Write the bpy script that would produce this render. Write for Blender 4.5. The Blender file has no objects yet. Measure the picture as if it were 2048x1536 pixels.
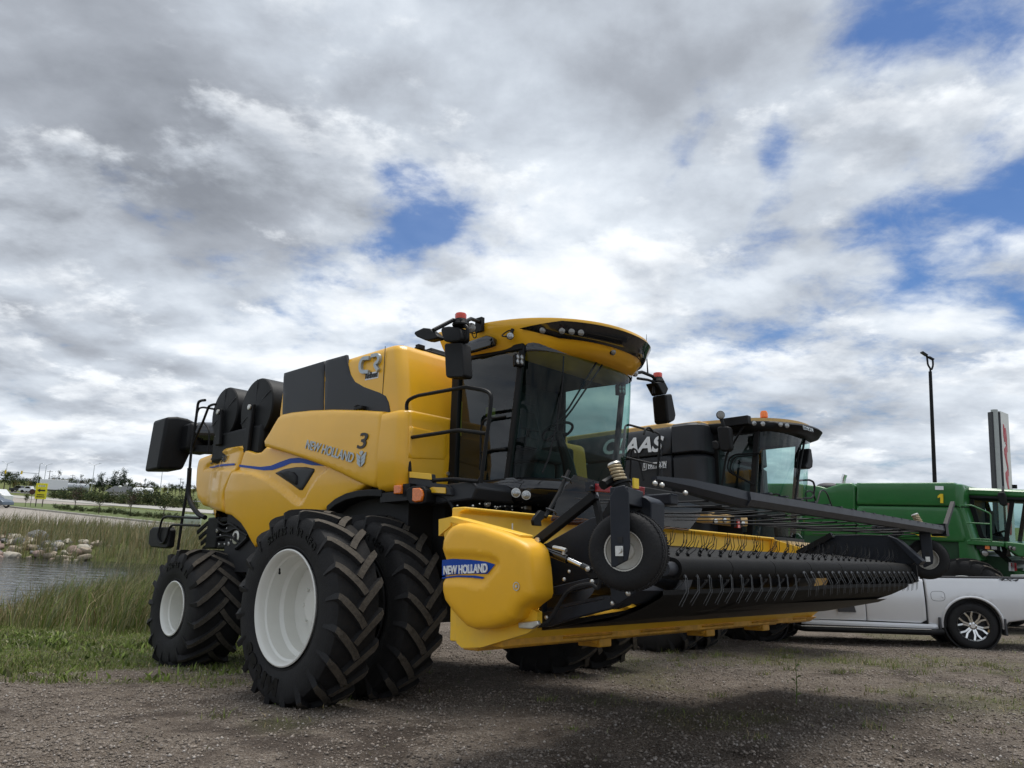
import bpy, bmesh, math, random
import numpy as np
from mathutils import Vector, Matrix
from mathutils.geometry import delaunay_2d_cdt
R_ = math.radians
scene = bpy.context.scene
col = scene.collection
random.seed(7); rng = np.random.default_rng(7)

# ------------------------------------------------------------------ camera
CZ = 1.6                                    # camera height in world coordinates
FPX = 1500.0                                # focal length in photo pixels (2048 wide)
PITCH, ROLL = R_(9.0), R_(2.7)
_f = np.array([0, math.cos(PITCH), math.sin(PITCH)]); _u = np.array([0, -math.sin(PITCH), math.cos(PITCH)]); _r = np.array([1., 0, 0])
CR = math.cos(ROLL) * _r + math.sin(ROLL) * _u
CU = -math.sin(ROLL) * _r + math.cos(ROLL) * _u
CF = _f
cam_d = bpy.data.cameras.new('camera'); cam = bpy.data.objects.new('camera', cam_d); col.objects.link(cam)
cam_d.sensor_width = 36; cam_d.lens = 36 * FPX / 2048; cam_d.clip_end = 6000; cam_d.clip_start = .05
_m = Matrix.Identity(4)
for i in range(3):
    _m[i][0] = CR[i]; _m[i][1] = CU[i]; _m[i][2] = -CF[i]
_m[2][3] = CZ
cam.matrix_world = _m
scene.camera = cam

def pdir(u, v):
    """unit direction in the world seen at photo pixel (u, v)"""
    d = CF + CR * (u - 1024) / FPX - CU * (v - 768) / FPX
    return d / np.linalg.norm(d)

# ------------------------------------------------------------------ sky and sun
SUN_DIR = Vector((0.12, 0.26, 0.93)).normalized()
world = bpy.data.worlds.new('World'); scene.world = world; world.use_nodes = True
nt = world.node_tree; N = nt.nodes; L = nt.links; N.clear()
def nn(t, **k):
    n = N.new(t)
    for a, b in k.items(): setattr(n, a, b)
    return n
def mth(op, a, b=None, c=None, clamp=False):
    n = nn('ShaderNodeMath', operation=op); n.use_clamp = clamp
    for i, x in enumerate((a, b, c)):
        if x is None: continue
        if isinstance(x, (int, float)): n.inputs[i].default_value = x
        else: L.new(x, n.inputs[i])
    return n.outputs[0]
tc = nn('ShaderNodeTexCoord'); D = tc.outputs['Generated']
nrm = nn('ShaderNodeVectorMath', operation='NORMALIZE'); L.new(D, nrm.inputs[0]); D = nrm.outputs[0]
sx = nn('ShaderNodeSeparateXYZ'); L.new(D, sx.inputs[0])
zz = mth('ADD', mth('MAXIMUM', sx.outputs[2], 0.0), 0.26)
cx = nn('ShaderNodeCombineXYZ'); L.new(mth('DIVIDE', sx.outputs[0], zz), cx.inputs[0]); L.new(mth('DIVIDE', sx.outputs[1], zz), cx.inputs[1])
def noise(scale, detail, rough, dist=0., off=(0, 0, 0), k=1.):
    mp = nn('ShaderNodeMapping'); L.new(cx.outputs[0], mp.inputs[0]); mp.inputs['Location'].default_value = off; mp.inputs['Scale'].default_value = (k, k, k)
    n = nn('ShaderNodeTexNoise'); L.new(mp.outputs[0], n.inputs['Vector'])
    n.inputs['Scale'].default_value = scale; n.inputs['Detail'].default_value = detail
    n.inputs['Roughness'].default_value = rough; n.inputs['Distortion'].default_value = dist
    return n.outputs[0]
# slow warp of the direction so that the placed clouds get ragged outlines
wn = nn('ShaderNodeTexNoise'); L.new(cx.outputs[0], wn.inputs['Vector']); wn.inputs['Scale'].default_value = 3.0; wn.inputs['Detail'].default_value = 6
wv = nn('ShaderNodeVectorMath', operation='MULTIPLY_ADD'); L.new(wn.outputs['Color'], wv.inputs[0]); wv.inputs[1].default_value = (.16, .16, .16)
ws = nn('ShaderNodeVectorMath', operation='SUBTRACT'); L.new(D, ws.inputs[0]); ws.inputs[1].default_value = (.08, .08, .08)
L.new(ws.outputs[0], wv.inputs[2]); wz = nn('ShaderNodeVectorMath', operation='NORMALIZE'); L.new(wv.outputs[0], wz.inputs[0]); WD = wz.outputs[0]
def blob(u, v, su, amp):
    """a soft lobe of the cloud field round the direction of photo pixel (u, v), su = radius in photo pixels"""
    d = pdir(u, v); n = nn('ShaderNodeVectorMath', operation='DOT_PRODUCT'); L.new(WD, n.inputs[0]); n.inputs[1].default_value = tuple(d)
    k = 1.0 / (su / FPX) ** 2
    e = mth('EXPONENT', mth('MULTIPLY', mth('SUBTRACT', n.outputs['Value'], 1.0), k))
    return mth('MULTIPLY', e, amp)
def total(a, lst):
    for b in lst: a = mth('ADD', a, b)
    return a
base = noise(1.05, 8, .52, .2)
PUFF = noise(2.7, 9, .56, .15, (1.3, 4.1, 0)); PUFF_UP = noise(2.7, 9, .56, .15, (1.3, 4.1, 0), .935)      # the same cloud a little nearer the zenith
FINE = noise(8.5, 8, .62, .3, (5.3, 2.1, 0))
cover = total(mth('ADD', mth('MULTIPLY', mth('SUBTRACT', base, .5), 1.1), mth('ADD', mth('MULTIPLY', mth('SUBTRACT', PUFF, .5), 2.0), mth('MULTIPLY', mth('SUBTRACT', FINE, .5), .9))), [
    blob(800, 405, 72, -0.605), blob(770, 505, 62, -0.521), blob(890, 440, 55, -0.420), blob(600, 590, 60, -0.294), blob(1010, 480, 60, -0.235),
    blob(1400, 240, 55, -0.437), blob(1520, 390, 62, -0.521), blob(1570, 320, 45, -0.521), blob(1330, 340, 45, -0.420),
    blob(1900, 370, 80, -0.521), blob(2030, 410, 60, -0.504), blob(1820, 60, 75, -0.504), blob(1990, 70, 60, -0.294), blob(1930, 170, 90, .3), blob(1700, 260, 110, .3), blob(1960, 330, 40, .2), blob(1620, 430, 90, .15), blob(2040, 320, 60, .2), blob(1710, 120, 50, -0.336), blob(1960, 250, 70, -0.336), blob(1710, 460, 45, -0.420),
    blob(1440, 370, 55, .45), blob(420, 200, 500, .35), blob(1250, 60, 260, .4), blob(1760, 230, 330, -.10), blob(690, 560, 190, -.16), blob(1450, 300, 200, -.12), blob(250, 940, 150, .25)])
mask = nn('ShaderNodeMapRange', interpolation_type='SMOOTHSTEP'); L.new(cover, mask.inputs[0])
mask.inputs[1].default_value = -.62; mask.inputs[2].default_value = .0; mask.inputs[3].default_value = .10
# shade of the cloud: bright lit edges, grey bellies
LIT = mth('SUBTRACT', PUFF, PUFF_UP)                     # upper edges catch the light, bases stay grey
SHN = mth('ADD', mth('MULTIPLY', mth('SUBTRACT', noise(1.3, 6, .5, .15, (3.1, 7.7, 0)), .5), .95), mth('ADD', mth('MULTIPLY', LIT, 1.1), mth('MULTIPLY', mth('SUBTRACT', noise(6., 9, .6, .2, (8.2, 2.7, 0)), .5), .38)))
sh = total(SHN, [
    blob(60, 420, 220, -0.245), blob(330, 500, 170, -0.187), blob(520, 250, 230, -0.144), blob(150, 120, 220, -0.158), blob(420, 60, 200, -0.115), blob(300, 300, 150, -0.072), blob(760, 110, 130, 0.115),
    blob(1220, 130, 300, -0.216), blob(1450, 60, 200, -0.144), blob(1250, 480, 200, 0.158), blob(980, 250, 170, 0.144), blob(1500, 520, 300, 0.202), blob(1150, 560, 200, 0.158),
    blob(1500, 690, 280, -0.187), blob(1750, 720, 120, -0.158), blob(1950, 650, 160, 0.043), blob(2040, 600, 45, -0.216), blob(180, 690, 260, 0.115), blob(250, 560, 120, 0.101), blob(470, 760, 110, 0.158),
    blob(560, 170, 90, 0.086), blob(690, 560, 140, 0.144), blob(1950, 760, 140, 0.130), blob(620, 330, 110, -0.130), blob(1650, 640, 150, -0.058)])
rp = nn('ShaderNodeValToRGB'); L.new(mth('ADD', mth('MULTIPLY', sh, .86), .615, clamp=True), rp.inputs[0])
e = rp.color_ramp.elements; e[0].position = 0.0; e[0].color = (.19, .207, .238, 1); e[1].position = .98; e[1].color = (.76, .78, .80, 1)
for p_, c_ in ((.32, (.295, .32, .362, 1)), (.55, (.425, .465, .52, 1)), (.75, (.565, .61, .665, 1))):
    el = e.new(p_); el.color = c_
# thin edges and the far deck pick up some of the blue behind them
sky = nn('ShaderNodeTexSky', sky_type='NISHITA', sun_disc=False); sky.sun_elevation = math.asin(SUN_DIR.z); sky.sun_rotation = math.atan2(SUN_DIR.x, SUN_DIR.y)
sky.air_density = 1.2; sky.dust_density = .6; sky.ozone_density = 2.2
sks = nn('ShaderNodeVectorMath', operation='SCALE'); L.new(sky.outputs[0], sks.inputs[0]); sks.inputs['Scale'].default_value = .05
skt = nn('ShaderNodeVectorMath', operation='MULTIPLY'); L.new(sks.outputs[0], skt.inputs[0]); skt.inputs[1].default_value = (.40, .74, 1.22)
mx = nn('ShaderNodeMix', data_type='RGBA'); L.new(mask.outputs[0], mx.inputs[0]); L.new(skt.outputs[0], mx.inputs[6]); L.new(rp.outputs[0], mx.inputs[7])
# a nearer deck of cumulus: crisp tops, grey bases
CB_ = noise(1.9, 13, .60, .1, (6.4, 1.9, 0)); CB_UP = noise(1.9, 13, .60, .1, (6.4, 1.9, 0), .955)
cbm = nn('ShaderNodeMapRange', interpolation_type='SMOOTHSTEP'); L.new(total(CB_, [mth('MULTIPLY', mth('SUBTRACT', cover, .1), .10)]), cbm.inputs[0]); cbm.inputs[1].default_value = .50; cbm.inputs[2].default_value = .585; cbm.inputs[4].default_value = .80
cbl = mth('ADD', mth('ADD', mth('MULTIPLY', mth('SUBTRACT', CB_, CB_UP), 3.2), mth('MULTIPLY', mth('SUBTRACT', .56, CB_), 2.2)), mth('ADD', mth('MULTIPLY', sh, .55), .62), clamp=True)
rb_ = nn('ShaderNodeValToRGB'); L.new(cbl, rb_.inputs[0]); eb = rb_.color_ramp.elements; eb[0].position = .05; eb[0].color = (.20, .218, .25, 1); eb[1].position = .95; eb[1].color = (.76, .785, .81, 1); em_ = eb.new(.5); em_.color = (.41, .445, .495, 1)
mx2 = nn('ShaderNodeMix', data_type='RGBA'); L.new(mth('MULTIPLY', cbm.outputs[0], mask.outputs[0]), mx2.inputs[0]); L.new(mx.outputs[2], mx2.inputs[6]); L.new(rb_.outputs[0], mx2.inputs[7])
bg = nn('ShaderNodeBackground'); L.new(mx2.outputs[2], bg.inputs[0]); bg.inputs[1].default_value = 1.0
out = nn('ShaderNodeOutputWorld'); L.new(bg.outputs[0], out.inputs[0])

sun_d = bpy.data.lights.new('sun', 'SUN'); sun = bpy.data.objects.new('sun', sun_d); col.objects.link(sun)
sun_d.energy = 2.1; sun_d.angle = R_(32); sun_d.color = (1, .96, .9)
sun.rotation_euler = SUN_DIR.to_track_quat('Z', 'Y').to_euler(); sun.location = (0, 0, 60)

vs = scene.view_settings; vs.view_transform = 'Standard'; vs.look = 'None'; vs.exposure = 0.5; vs.gamma = 1.0
scene.cycles.use_denoising = True
scene.cycles.use_adaptive_sampling = True; scene.cycles.adaptive_threshold = .012; scene.cycles.max_bounces = 6; scene.cycles.transparent_max_bounces = 12
scene.cycles.sample_clamp_indirect = 4.0

# ------------------------------------------------------------------ frames
class Frame:
    """a machine's own coordinates: X forward, Y to its left, Z up; world = R p + t"""
    def __init__(s, R, t): s.R = np.array(R, float); s.t = np.array(t, float); s.O = s.R.T @ (np.array([0, 0, CZ]) - s.t)
    def mat(s):
        m = Matrix.Identity(4)
        for i in range(3):
            for j in range(3): m[i][j] = s.R[i, j]
            m[i][3] = s.t[i]
        return m
    def hit(s, u, v, ax, val):
        d = s.R.T @ (CF + CR * (u - 1024) / FPX - CU * (v - 768) / FPX); a = 'XYZ'.index(ax)
        return s.O + d * (val - s.O[a]) / d[a]
    def surf(s, u, v, yfn):
        y = -1.6
        for _ in range(12):
            p = s.hit(u, v, 'Y', y); y = .5 * y + .5 * yfn(p[0], p[2])
        return p
    def w(s, p): return s.R @ np.array(p, float) + s.t
NHR = np.array([[0.7246, 0.6884, -0.0328], [-0.6838, 0.724, 0.0908], [0.0862, -0.0434, 0.9953]])
NH = Frame(NHR, np.array([-2.1442, 7.7241, -1.13 + CZ]) - NHR @ np.array([0, -2.55, .92]))
def crop(ox, oy, s): return lambda x, y: (ox + x / s, oy + y / s)
c1 = crop(280, 620, 3.4133); c3 = crop(780, 600, 3.4133); c4 = crop(840, 920, 3.938); c5 = crop(1180, 900, 4.267)
c6 = crop(1180, 800, 4.096); c7 = crop(1560, 940, 4.197); d1 = crop(380, 740, 8.533); d2 = crop(290, 820, 5.4875); d3 = crop(820, 610, 8.533)
d4 = crop(900, 690, 5.12); d5 = crop(780, 930, 6.4); d6 = crop(1060, 920, 7.314); d7 = crop(1880, 950, 6.143); d8 = crop(1220, 820, 10.24); d9 = crop(1400, 820, 8.192)
# ------------------------------------------------------------------ materials
MATS = {}
def mat(name, base, rough=.5, metal=0., var=.12, vscale=3., bump=0., bscale=40., coat=0., spec=.5, dust=0., dustcol=(.22, .18, .13), emit=None, detail=6):
    if name in MATS: return MATS[name]
    m = bpy.data.materials.new(name); m.use_nodes = True; t = m.node_tree; n = t.nodes; l = t.links
    b = n['Principled BSDF']; b.inputs['Roughness'].default_value = rough; b.inputs['Metallic'].default_value = metal
    b.inputs['Coat Weight'].default_value = coat; b.inputs['Coat Roughness'].default_value = .08; b.inputs['Specular IOR Level'].default_value = spec
    tcn = n.new('ShaderNodeTexCoord')
    nz = n.new('ShaderNodeTexNoise'); nz.inputs['Scale'].default_value = vscale; nz.inputs['Detail'].default_value = detail; l.new(tcn.outputs['Object'], nz.inputs['Vector'])
    mr = n.new('ShaderNodeMapRange'); l.new(nz.outputs[0], mr.inputs[0]); mr.inputs[1].default_value = .25; mr.inputs[2].default_value = .75
    mr.inputs[3].default_value = 1 - var; mr.inputs[4].default_value = 1 + var
    mu = n.new('ShaderNodeVectorMath'); mu.operation = 'SCALE'; mu.inputs[0].default_value = base[:3]; l.new(mr.outputs[0], mu.inputs['Scale'])
    out = mu.outputs[0]
    if dust > 0:
        nz2 = n.new('ShaderNodeTexNoise'); nz2.inputs['Scale'].default_value = vscale * 2.7; nz2.inputs['Detail'].default_value = 8; nz2.inputs['Roughness'].default_value = .65; l.new(tcn.outputs['Object'], nz2.inputs['Vector'])
        mr2 = n.new('ShaderNodeMapRange'); l.new(nz2.outputs[0], mr2.inputs[0]); mr2.inputs[1].default_value = .4; mr2.inputs[2].default_value = .75; mr2.inputs[4].default_value = dust
        mx = n.new('ShaderNodeMix'); mx.data_type = 'RGBA'; l.new(mr2.outputs[0], mx.inputs[0]); l.new(out, mx.inputs[6]); mx.inputs[7].default_value = (*dustcol, 1); out = mx.outputs[2]
        mr3 = n.new('ShaderNodeMapRange'); l.new(mr2.outputs[0], mr3.inputs[0]); mr3.inputs[3].default_value = rough; mr3.inputs[4].default_value = min(1, rough + .5); l.new(mr3.outputs[0], b.inputs['Roughness'])
    l.new(out, b.inputs['Base Color'])
    if bump > 0:
        bn = n.new('ShaderNodeTexNoise'); bn.inputs['Scale'].default_value = bscale; bn.inputs['Detail'].default_value = 6; l.new(tcn.outputs['Object'], bn.inputs['Vector'])
        bp = n.new('ShaderNodeBump'); bp.inputs['Strength'].default_value = bump; bp.inputs['Distance'].default_value = .02; l.new(bn.outputs[0], bp.inputs['Height']); l.new(bp.outputs[0], b.inputs['Normal'])
    if emit: b.inputs['Emission Color'].default_value = (*emit[0], 1); b.inputs['Emission Strength'].default_value = emit[1]
    MATS[name] = m; return m
def glass(name, tint, gloss=.9, ior=1.5, rough=.02):
    m = bpy.data.materials.new(name); m.use_nodes = True; t = m.node_tree; n = t.nodes; l = t.links; n.clear()
    o = n.new('ShaderNodeOutputMaterial'); tr = n.new('ShaderNodeBsdfTransparent'); tr.inputs[0].default_value = (*tint, 1)
    gl = n.new('ShaderNodeBsdfGlossy'); gl.inputs[0].default_value = (gloss, gloss, gloss, 1); gl.inputs['Roughness'].default_value = rough
    fr = n.new('ShaderNodeFresnel'); fr.inputs[0].default_value = ior; mx = n.new('ShaderNodeMixShader')
    geo = n.new('ShaderNodeNewGeometry'); mxx = n.new('ShaderNodeMath'); mxx.operation = 'MULTIPLY'; inv = n.new('ShaderNodeMath'); inv.operation = 'SUBTRACT'; inv.inputs[0].default_value = 1.0
    l.new(geo.outputs['Backfacing'], inv.inputs[1]); l.new(fr.outputs[0], mxx.inputs[0]); l.new(inv.outputs[0], mxx.inputs[1])
    l.new(mxx.outputs[0], mx.inputs[0]); l.new(tr.outputs[0], mx.inputs[1]); l.new(gl.outputs[0], mx.inputs[2]); l.new(mx.outputs[0], o.inputs[0])
    MATS[name] = m; return m
mat('yellow', (.86, .455, .014), .33, var=.05, coat=.35, vscale=1.2, dust=.10, dustcol=(.42, .27, .09))
mat('yellow_molded', (.87, .455, .012), .42, var=.05, vscale=2, bump=.04, bscale=260, dust=.10, dustcol=(.50, .30, .08))
mat('yellow_light', (.88, .53, .03), .4, var=.06, dust=.2, dustcol=(.5, .36, .16))
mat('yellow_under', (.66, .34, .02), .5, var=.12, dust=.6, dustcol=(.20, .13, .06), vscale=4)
mat('claas_yellow', (.62, .39, .13), .42, var=.08, dust=.2, dustcol=(.35, .26, .15))
mat('black', (.008, .0085, .0095), .5, var=.25, dust=.06, dustcol=(.07, .066, .06), bump=.05, bscale=120, spec=.2)
mat('black_panel', (.026, .028, .032), .42, var=.10, vscale=1, dust=.08, dustcol=(.06, .06, .06), bump=.03, bscale=300, spec=.28)
mat('black_gloss', (.008, .008, .009), .12, var=.2, coat=.5)
mat('steel_blue_black', (.016, .019, .026), .42, var=.2, dust=.08, dustcol=(.07, .066, .06), vscale=6, spec=.25)
mat('steel_worn', (.030, .033, .040), .45, var=.35, dust=.18, dustcol=(.11, .105, .10), vscale=9, spec=.35)
mat('dark_interior', (.010, .010, .011), .7, var=.3)
mat('rubber', (.021, .021, .022), .66, var=.22, vscale=5, bump=.25, bscale=60, dust=.28, dustcol=(.045, .041, .037), spec=.16)
mat('rubber_tread', (.078, .069, .058), .85, var=.35, vscale=14, bump=.5, bscale=120, dust=.75, dustcol=(.135, .117, .095), spec=.2)
mat('rubber_letter', (.004, .004, .004), .5, var=.1, spec=.2)
mat('tine_steel', (.10, .105, .11), .45, metal=.3, var=.3, vscale=20)
mat('belt', (.008, .0078, .0075), .66, var=.25, vscale=6, bump=.12, bscale=80, dust=.18, dustcol=(.035, .032, .029), spec=.2)
mat('rim', (.74, .735, .68), .34, var=.04, coat=.3, vscale=2, dust=.12, dustcol=(.5, .46, .38))
mat('rim_dirty', (.62, .60, .54), .45, var=.1, dust=.35, dustcol=(.36, .32, .26), vscale=8)
mat('chrome', (.75, .75, .74), .16, metal=1., var=.08)
mat('zinc', (.62, .61, .57), .34, metal=.85, var=.15, vscale=30)
mat('decal_silver', (.42, .47, .50), .38, metal=.35, var=.06)
mat('decal_blue', (.004, .055, .34), .4, var=.04, spec=.2)
mat('decal_white', (.80, .82, .83), .4, var=.03)
mat('decal_black', (.022, .02, .018), .45, var=.05)
mat('decal_red', (.45, .02, .03), .4, var=.05)
mat('decal_yellow', (.80, .56, .02), .4, var=.04)
mat('decal_lime', (.36, .40, .03), .5, var=.05)
mat('lens_clear', (.36, .37, .37), .22, metal=.6, var=.6, vscale=90)
mat('lens_grey', (.22, .215, .20), .25, metal=.5, var=.35, vscale=70)
mat('lens_amber', (.75, .17, .01), .2, var=.3, vscale=60, coat=.6)
mat('lens_red', (.60, .04, .01), .2, var=.3, vscale=50, coat=.6)
mat('reflector', (.80, .47, .02), .3, var=.06, coat=.5)
mat('red_paint', (.30, .015, .02), .35, var=.1, coat=.2)
mat('spring', (.42, .34, .21), .42, metal=.3, var=.2, vscale=20)
mat('green', (.018, .135, .028), .32, var=.08, coat=.3, dust=.10, dustcol=(.08, .16, .06))
mat('green_dark', (.008, .05, .014), .5, var=.1)
mat('seat_cloth', (.035, .037, .042), .85, var=.2)
mat('interior_grey', (.03, .033, .035), .7, var=.2)
mat('trim_yellow', (.55, .46, .12), .5, var=.06)
mat('mirror_glass', (.5, .53, .55), .04, metal=1., var=.03)
mat('silver_paint', (.74, .75, .765), .28, metal=.2, var=.025, coat=.7)
mat('plastic_grey', (.05, .05, .055), .6, var=.1)
mat('tail_red', (.35, .01, .01), .15, var=.1, coat=.5)
glass('glass', (.52, .72, .67), gloss=.48, ior=1.4); glass('glass_side', (.34, .40, .39), ior=1.6); glass('glass_smoke', (.40, .33, .26), ior=1.4); glass('glass_dark', (.06, .065, .07)); glass('glass_light', (.66, .80, .78))

# ------------------------------------------------------------------ mesh helpers
def link(o, parent=None):
    col.objects.link(o)
    if parent is not None: o.parent = parent
    return o
def tag(o, label=None, cat=None, group=None, kind=None):
    if label: o['label'] = label
    if cat: o['category'] = cat
    if group: o['group'] = group
    if kind: o['kind'] = kind
    return o
def empty(name, m=None, parent=None):
    o = bpy.data.objects.new(name, None); o.empty_display_size = .3
    if m is not None: o.matrix_world = m
    return link(o, parent)
def catmull(p, n=6, closed=False):
    p = [np.array(x, float) for x in p]; out = []; m = len(p)
    for i in range(m if closed else m - 1):
        a, b, c, d = (p[(i - 1) % m], p[i], p[(i + 1) % m], p[(i + 2) % m]) if closed else (p[max(i - 1, 0)], p[i], p[i + 1], p[min(i + 2, m - 1)])
        for k in range(n):
            t = k / n; out.append(.5 * (2 * b + (c - a) * t + (2 * a - 5 * b + 4 * c - d) * t * t + (3 * b - a - 3 * c + d) * t ** 3))
    if not closed: out.append(p[-1])
    return out
def fillet(p, r, n=5):
    p = [np.array(x, float) for x in p]; out = [p[0]]
    for a, b, c in zip(p, p[1:], p[2:]):
        u = a - b; w = c - b; lu, lw = np.linalg.norm(u), np.linalg.norm(w); k = min(r, .48 * lu, .48 * lw)
        s, e = b + u / lu * k, b + w / lw * k
        for i in range(n + 1):
            t = i / n; out.append((1 - t) ** 2 * s + 2 * t * (1 - t) * b + t * t * e)
    return out + [p[-1]]
class MB:
    def __init__(s): s.v = []; s.f = []; s.m = []
    def add(s, v, f, mi=0):
        o = len(s.v); s.v += [tuple(map(float, x)) for x in v]; s.f += [tuple(i + o for i in q) for q in f]; s.m += [mi] * len(f); return s
    def box(s, c, d, R=None, mi=0, taper=None):
        v = []
        for z in (-.5, .5):
            k = 1 if (taper is None or z < 0) else taper
            for x, y in ((-.5, -.5), (.5, -.5), (.5, .5), (-.5, .5)): v.append(np.array([x * d[0] * k, y * d[1] * k, z * d[2]]))
        if R is not None: v = [R @ p for p in v]
        return s.add([p + np.array(c, float) for p in v], [(3, 2, 1, 0), (4, 5, 6, 7), (0, 1, 5, 4), (1, 2, 6, 5), (2, 3, 7, 6), (3, 0, 4, 7)], mi)
    def bar(s, a, b, w, h, up=(0, 0, 1), mi=0):
        a, b = np.array(a, float), np.array(b, float); x = b - a; l = np.linalg.norm(x); x /= l; up = np.array(up, float)
        y = np.cross(up, x); y /= np.linalg.norm(y); z = np.cross(x, y); return s.box((a + b) / 2, (l, w, h), np.stack([x, y, z], 1), mi)
    def tube(s, p, r, n=8, closed=False, cap=True, mi=0):
        p = [np.array(x, float) for x in p]; m = len(p); rr = r if hasattr(r, '__len__') else [r] * m; rings = []; ref = None
        for i in range(m):
            t = (p[(i + 1) % m] - p[i - 1]) if closed else (p[min(i + 1, m - 1)] - p[max(i - 1, 0)])
            t = t / (np.linalg.norm(t) + 1e-9)
            if ref is None: ref = np.array([0, 0, 1.]) if abs(t[2]) < .9 else np.array([1., 0, 0])
            ref = ref - t * (ref @ t); ref /= np.linalg.norm(ref) + 1e-9; bb = np.cross(t, ref)
            rings.append([p[i] + rr[i] * (math.cos(2 * math.pi * k / n) * ref + math.sin(2 * math.pi * k / n) * bb) for k in range(n)])
        return s.loft(rings, cap and not closed, closed, mi)
    def loft(s, rings, cap=True, loop=False, mi=0, ring_closed=True):
        n = len(rings[0]); v = [x for r in rings for x in r]; f = []; m = len(rings)
        for i in range(m if loop else m - 1):
            j = (i + 1) % m
            for k in range(n if ring_closed else n - 1): f.append((i * n + k, i * n + (k + 1) % n, j * n + (k + 1) % n, j * n + k))
        if cap: f.append(tuple(range(n - 1, -1, -1))); f.append(tuple((m - 1) * n + k for k in range(n)))
        return s.add(v, f, mi)
    def cyl(s, a, b, r, r2=None, n=16, mi=0): return s.tube([a, b], [r, r if r2 is None else r2], n, mi=mi)
    def lathe(s, prof, c=(0, 0, 0), axis='Y', n=32, mi=0, cap=False, loop=False):
        rings = []
        for r, h in prof:
            ring = []
            for k in range(n):
                a = 2 * math.pi * k / n; x, y = r * math.cos(a), r * math.sin(a)
                q = {'Y': (x, h, -y), 'X': (h, x, y), 'Z': (x, y, h)}[axis]; ring.append(np.array(q) + np.array(c, float))
            rings.append(ring)
        return s.loft(rings, cap, loop, mi)
    def prism(s, poly, axis, a, b, mi=0):
        def P(q, h): return {'Y': (q[0], h, q[1]), 'X': (h, q[0], q[1]), 'Z': (q[0], q[1], h)}[axis]
        n = len(poly); v = [P(q, a) for q in poly] + [P(q, b) for q in poly]
        f = [tuple(range(n)), tuple(range(2 * n - 1, n - 1, -1))] + [(i, i + n, (i + 1) % n + n, (i + 1) % n) for i in range(n)]
        return s.add(v, f, mi)
    def sphere(s, c, r, n=12, m=8, mi=0):
        rr = r if hasattr(r, '__len__') else (r, r, r); rings = []
        for i in range(1, m):
            a = math.pi * i / m; rings.append([np.array(c) + np.array([rr[0] * math.sin(a) * math.cos(2 * math.pi * k / n), rr[1] * math.sin(a) * math.sin(2 * math.pi * k / n), -rr[2] * math.cos(a)]) for k in range(n)])
        return s.loft(rings, True, False, mi)
    def mesh(s, name, mats, smooth=35):
        me = bpy.data.meshes.new(name); me.from_pydata(s.v, [], s.f)
        for m in (mats if isinstance(mats, (list, tuple)) else [mats]): me.materials.append(MATS[m] if isinstance(m, str) else m)
        if max(s.m, default=0): me.polygons.foreach_set('material_index', s.m)
        bm = bmesh.new(); bm.from_mesh(me); bmesh.ops.recalc_face_normals(bm, faces=bm.faces[:]); bm.to_mesh(me); bm.free()
        if smooth: me.shade_smooth(); me.set_sharp_from_angle(angle=R_(smooth))
        return me
    def build(s, name, mats, parent=None, smooth=35, bevel=0., seg=2):
        o = link(bpy.data.objects.new(name, s.mesh(name, mats, smooth)), parent)
        if bevel:
            b = o.modifiers.new('bevel', 'BEVEL'); b.width = bevel; b.segments = seg; b.limit_method = 'ANGLE'; b.angle_limit = R_(40); b.use_clamp_overlap = True
        return o
def copy_obj(o, parent=None, name=None):
    c = o.copy(); col.objects.link(c); c.parent = parent
    if name: c.name = name
    return c
def copy_tree(o, parent=None):
    c = copy_obj(o, parent)
    for ch in list(o.children): copy_tree(ch, c)
    return c
def seg_dist(pts, poly, closed=True):
    """distance from every point (n,2) to the polyline"""
    pts = np.asarray(pts, float); best = np.full(len(pts), 1e9); m = len(poly)
    for i in range(m if closed else m - 1):
        a = np.array(poly[i], float); b = np.array(poly[(i + 1) % m], float); ab = b - a
        t = np.clip(((pts - a) @ ab) / (ab @ ab + 1e-12), 0, 1); best = np.minimum(best, np.linalg.norm(pts - a - t[:, None] * ab, axis=1))
    return best
def inside(pts, poly):
    pts = np.asarray(pts, float); c = np.zeros(len(pts), bool); m = len(poly)
    for i in range(m):
        a, b = poly[i], poly[(i + 1) % m]
        k = (a[1] > pts[:, 1]) != (b[1] > pts[:, 1])
        with np.errstate(divide='ignore', invalid='ignore'): x = (b[0] - a[0]) * (pts[:, 1] - a[1]) / (b[1] - a[1]) + a[0]
        c ^= k & (pts[:, 0] < x)
    return c
def smooth01(t): t = np.clip(t, 0, 1); return t * t * (3 - 2 * t)
def resample(poly, step):
    out = []; m = len(poly)
    for i in range(m):
        a = np.array(poly[i], float); b = np.array(poly[(i + 1) % m], float); k = max(1, int(np.linalg.norm(b - a) / step))
        for j in range(k): out.append(a + (b - a) * j / k)
    return out
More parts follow.
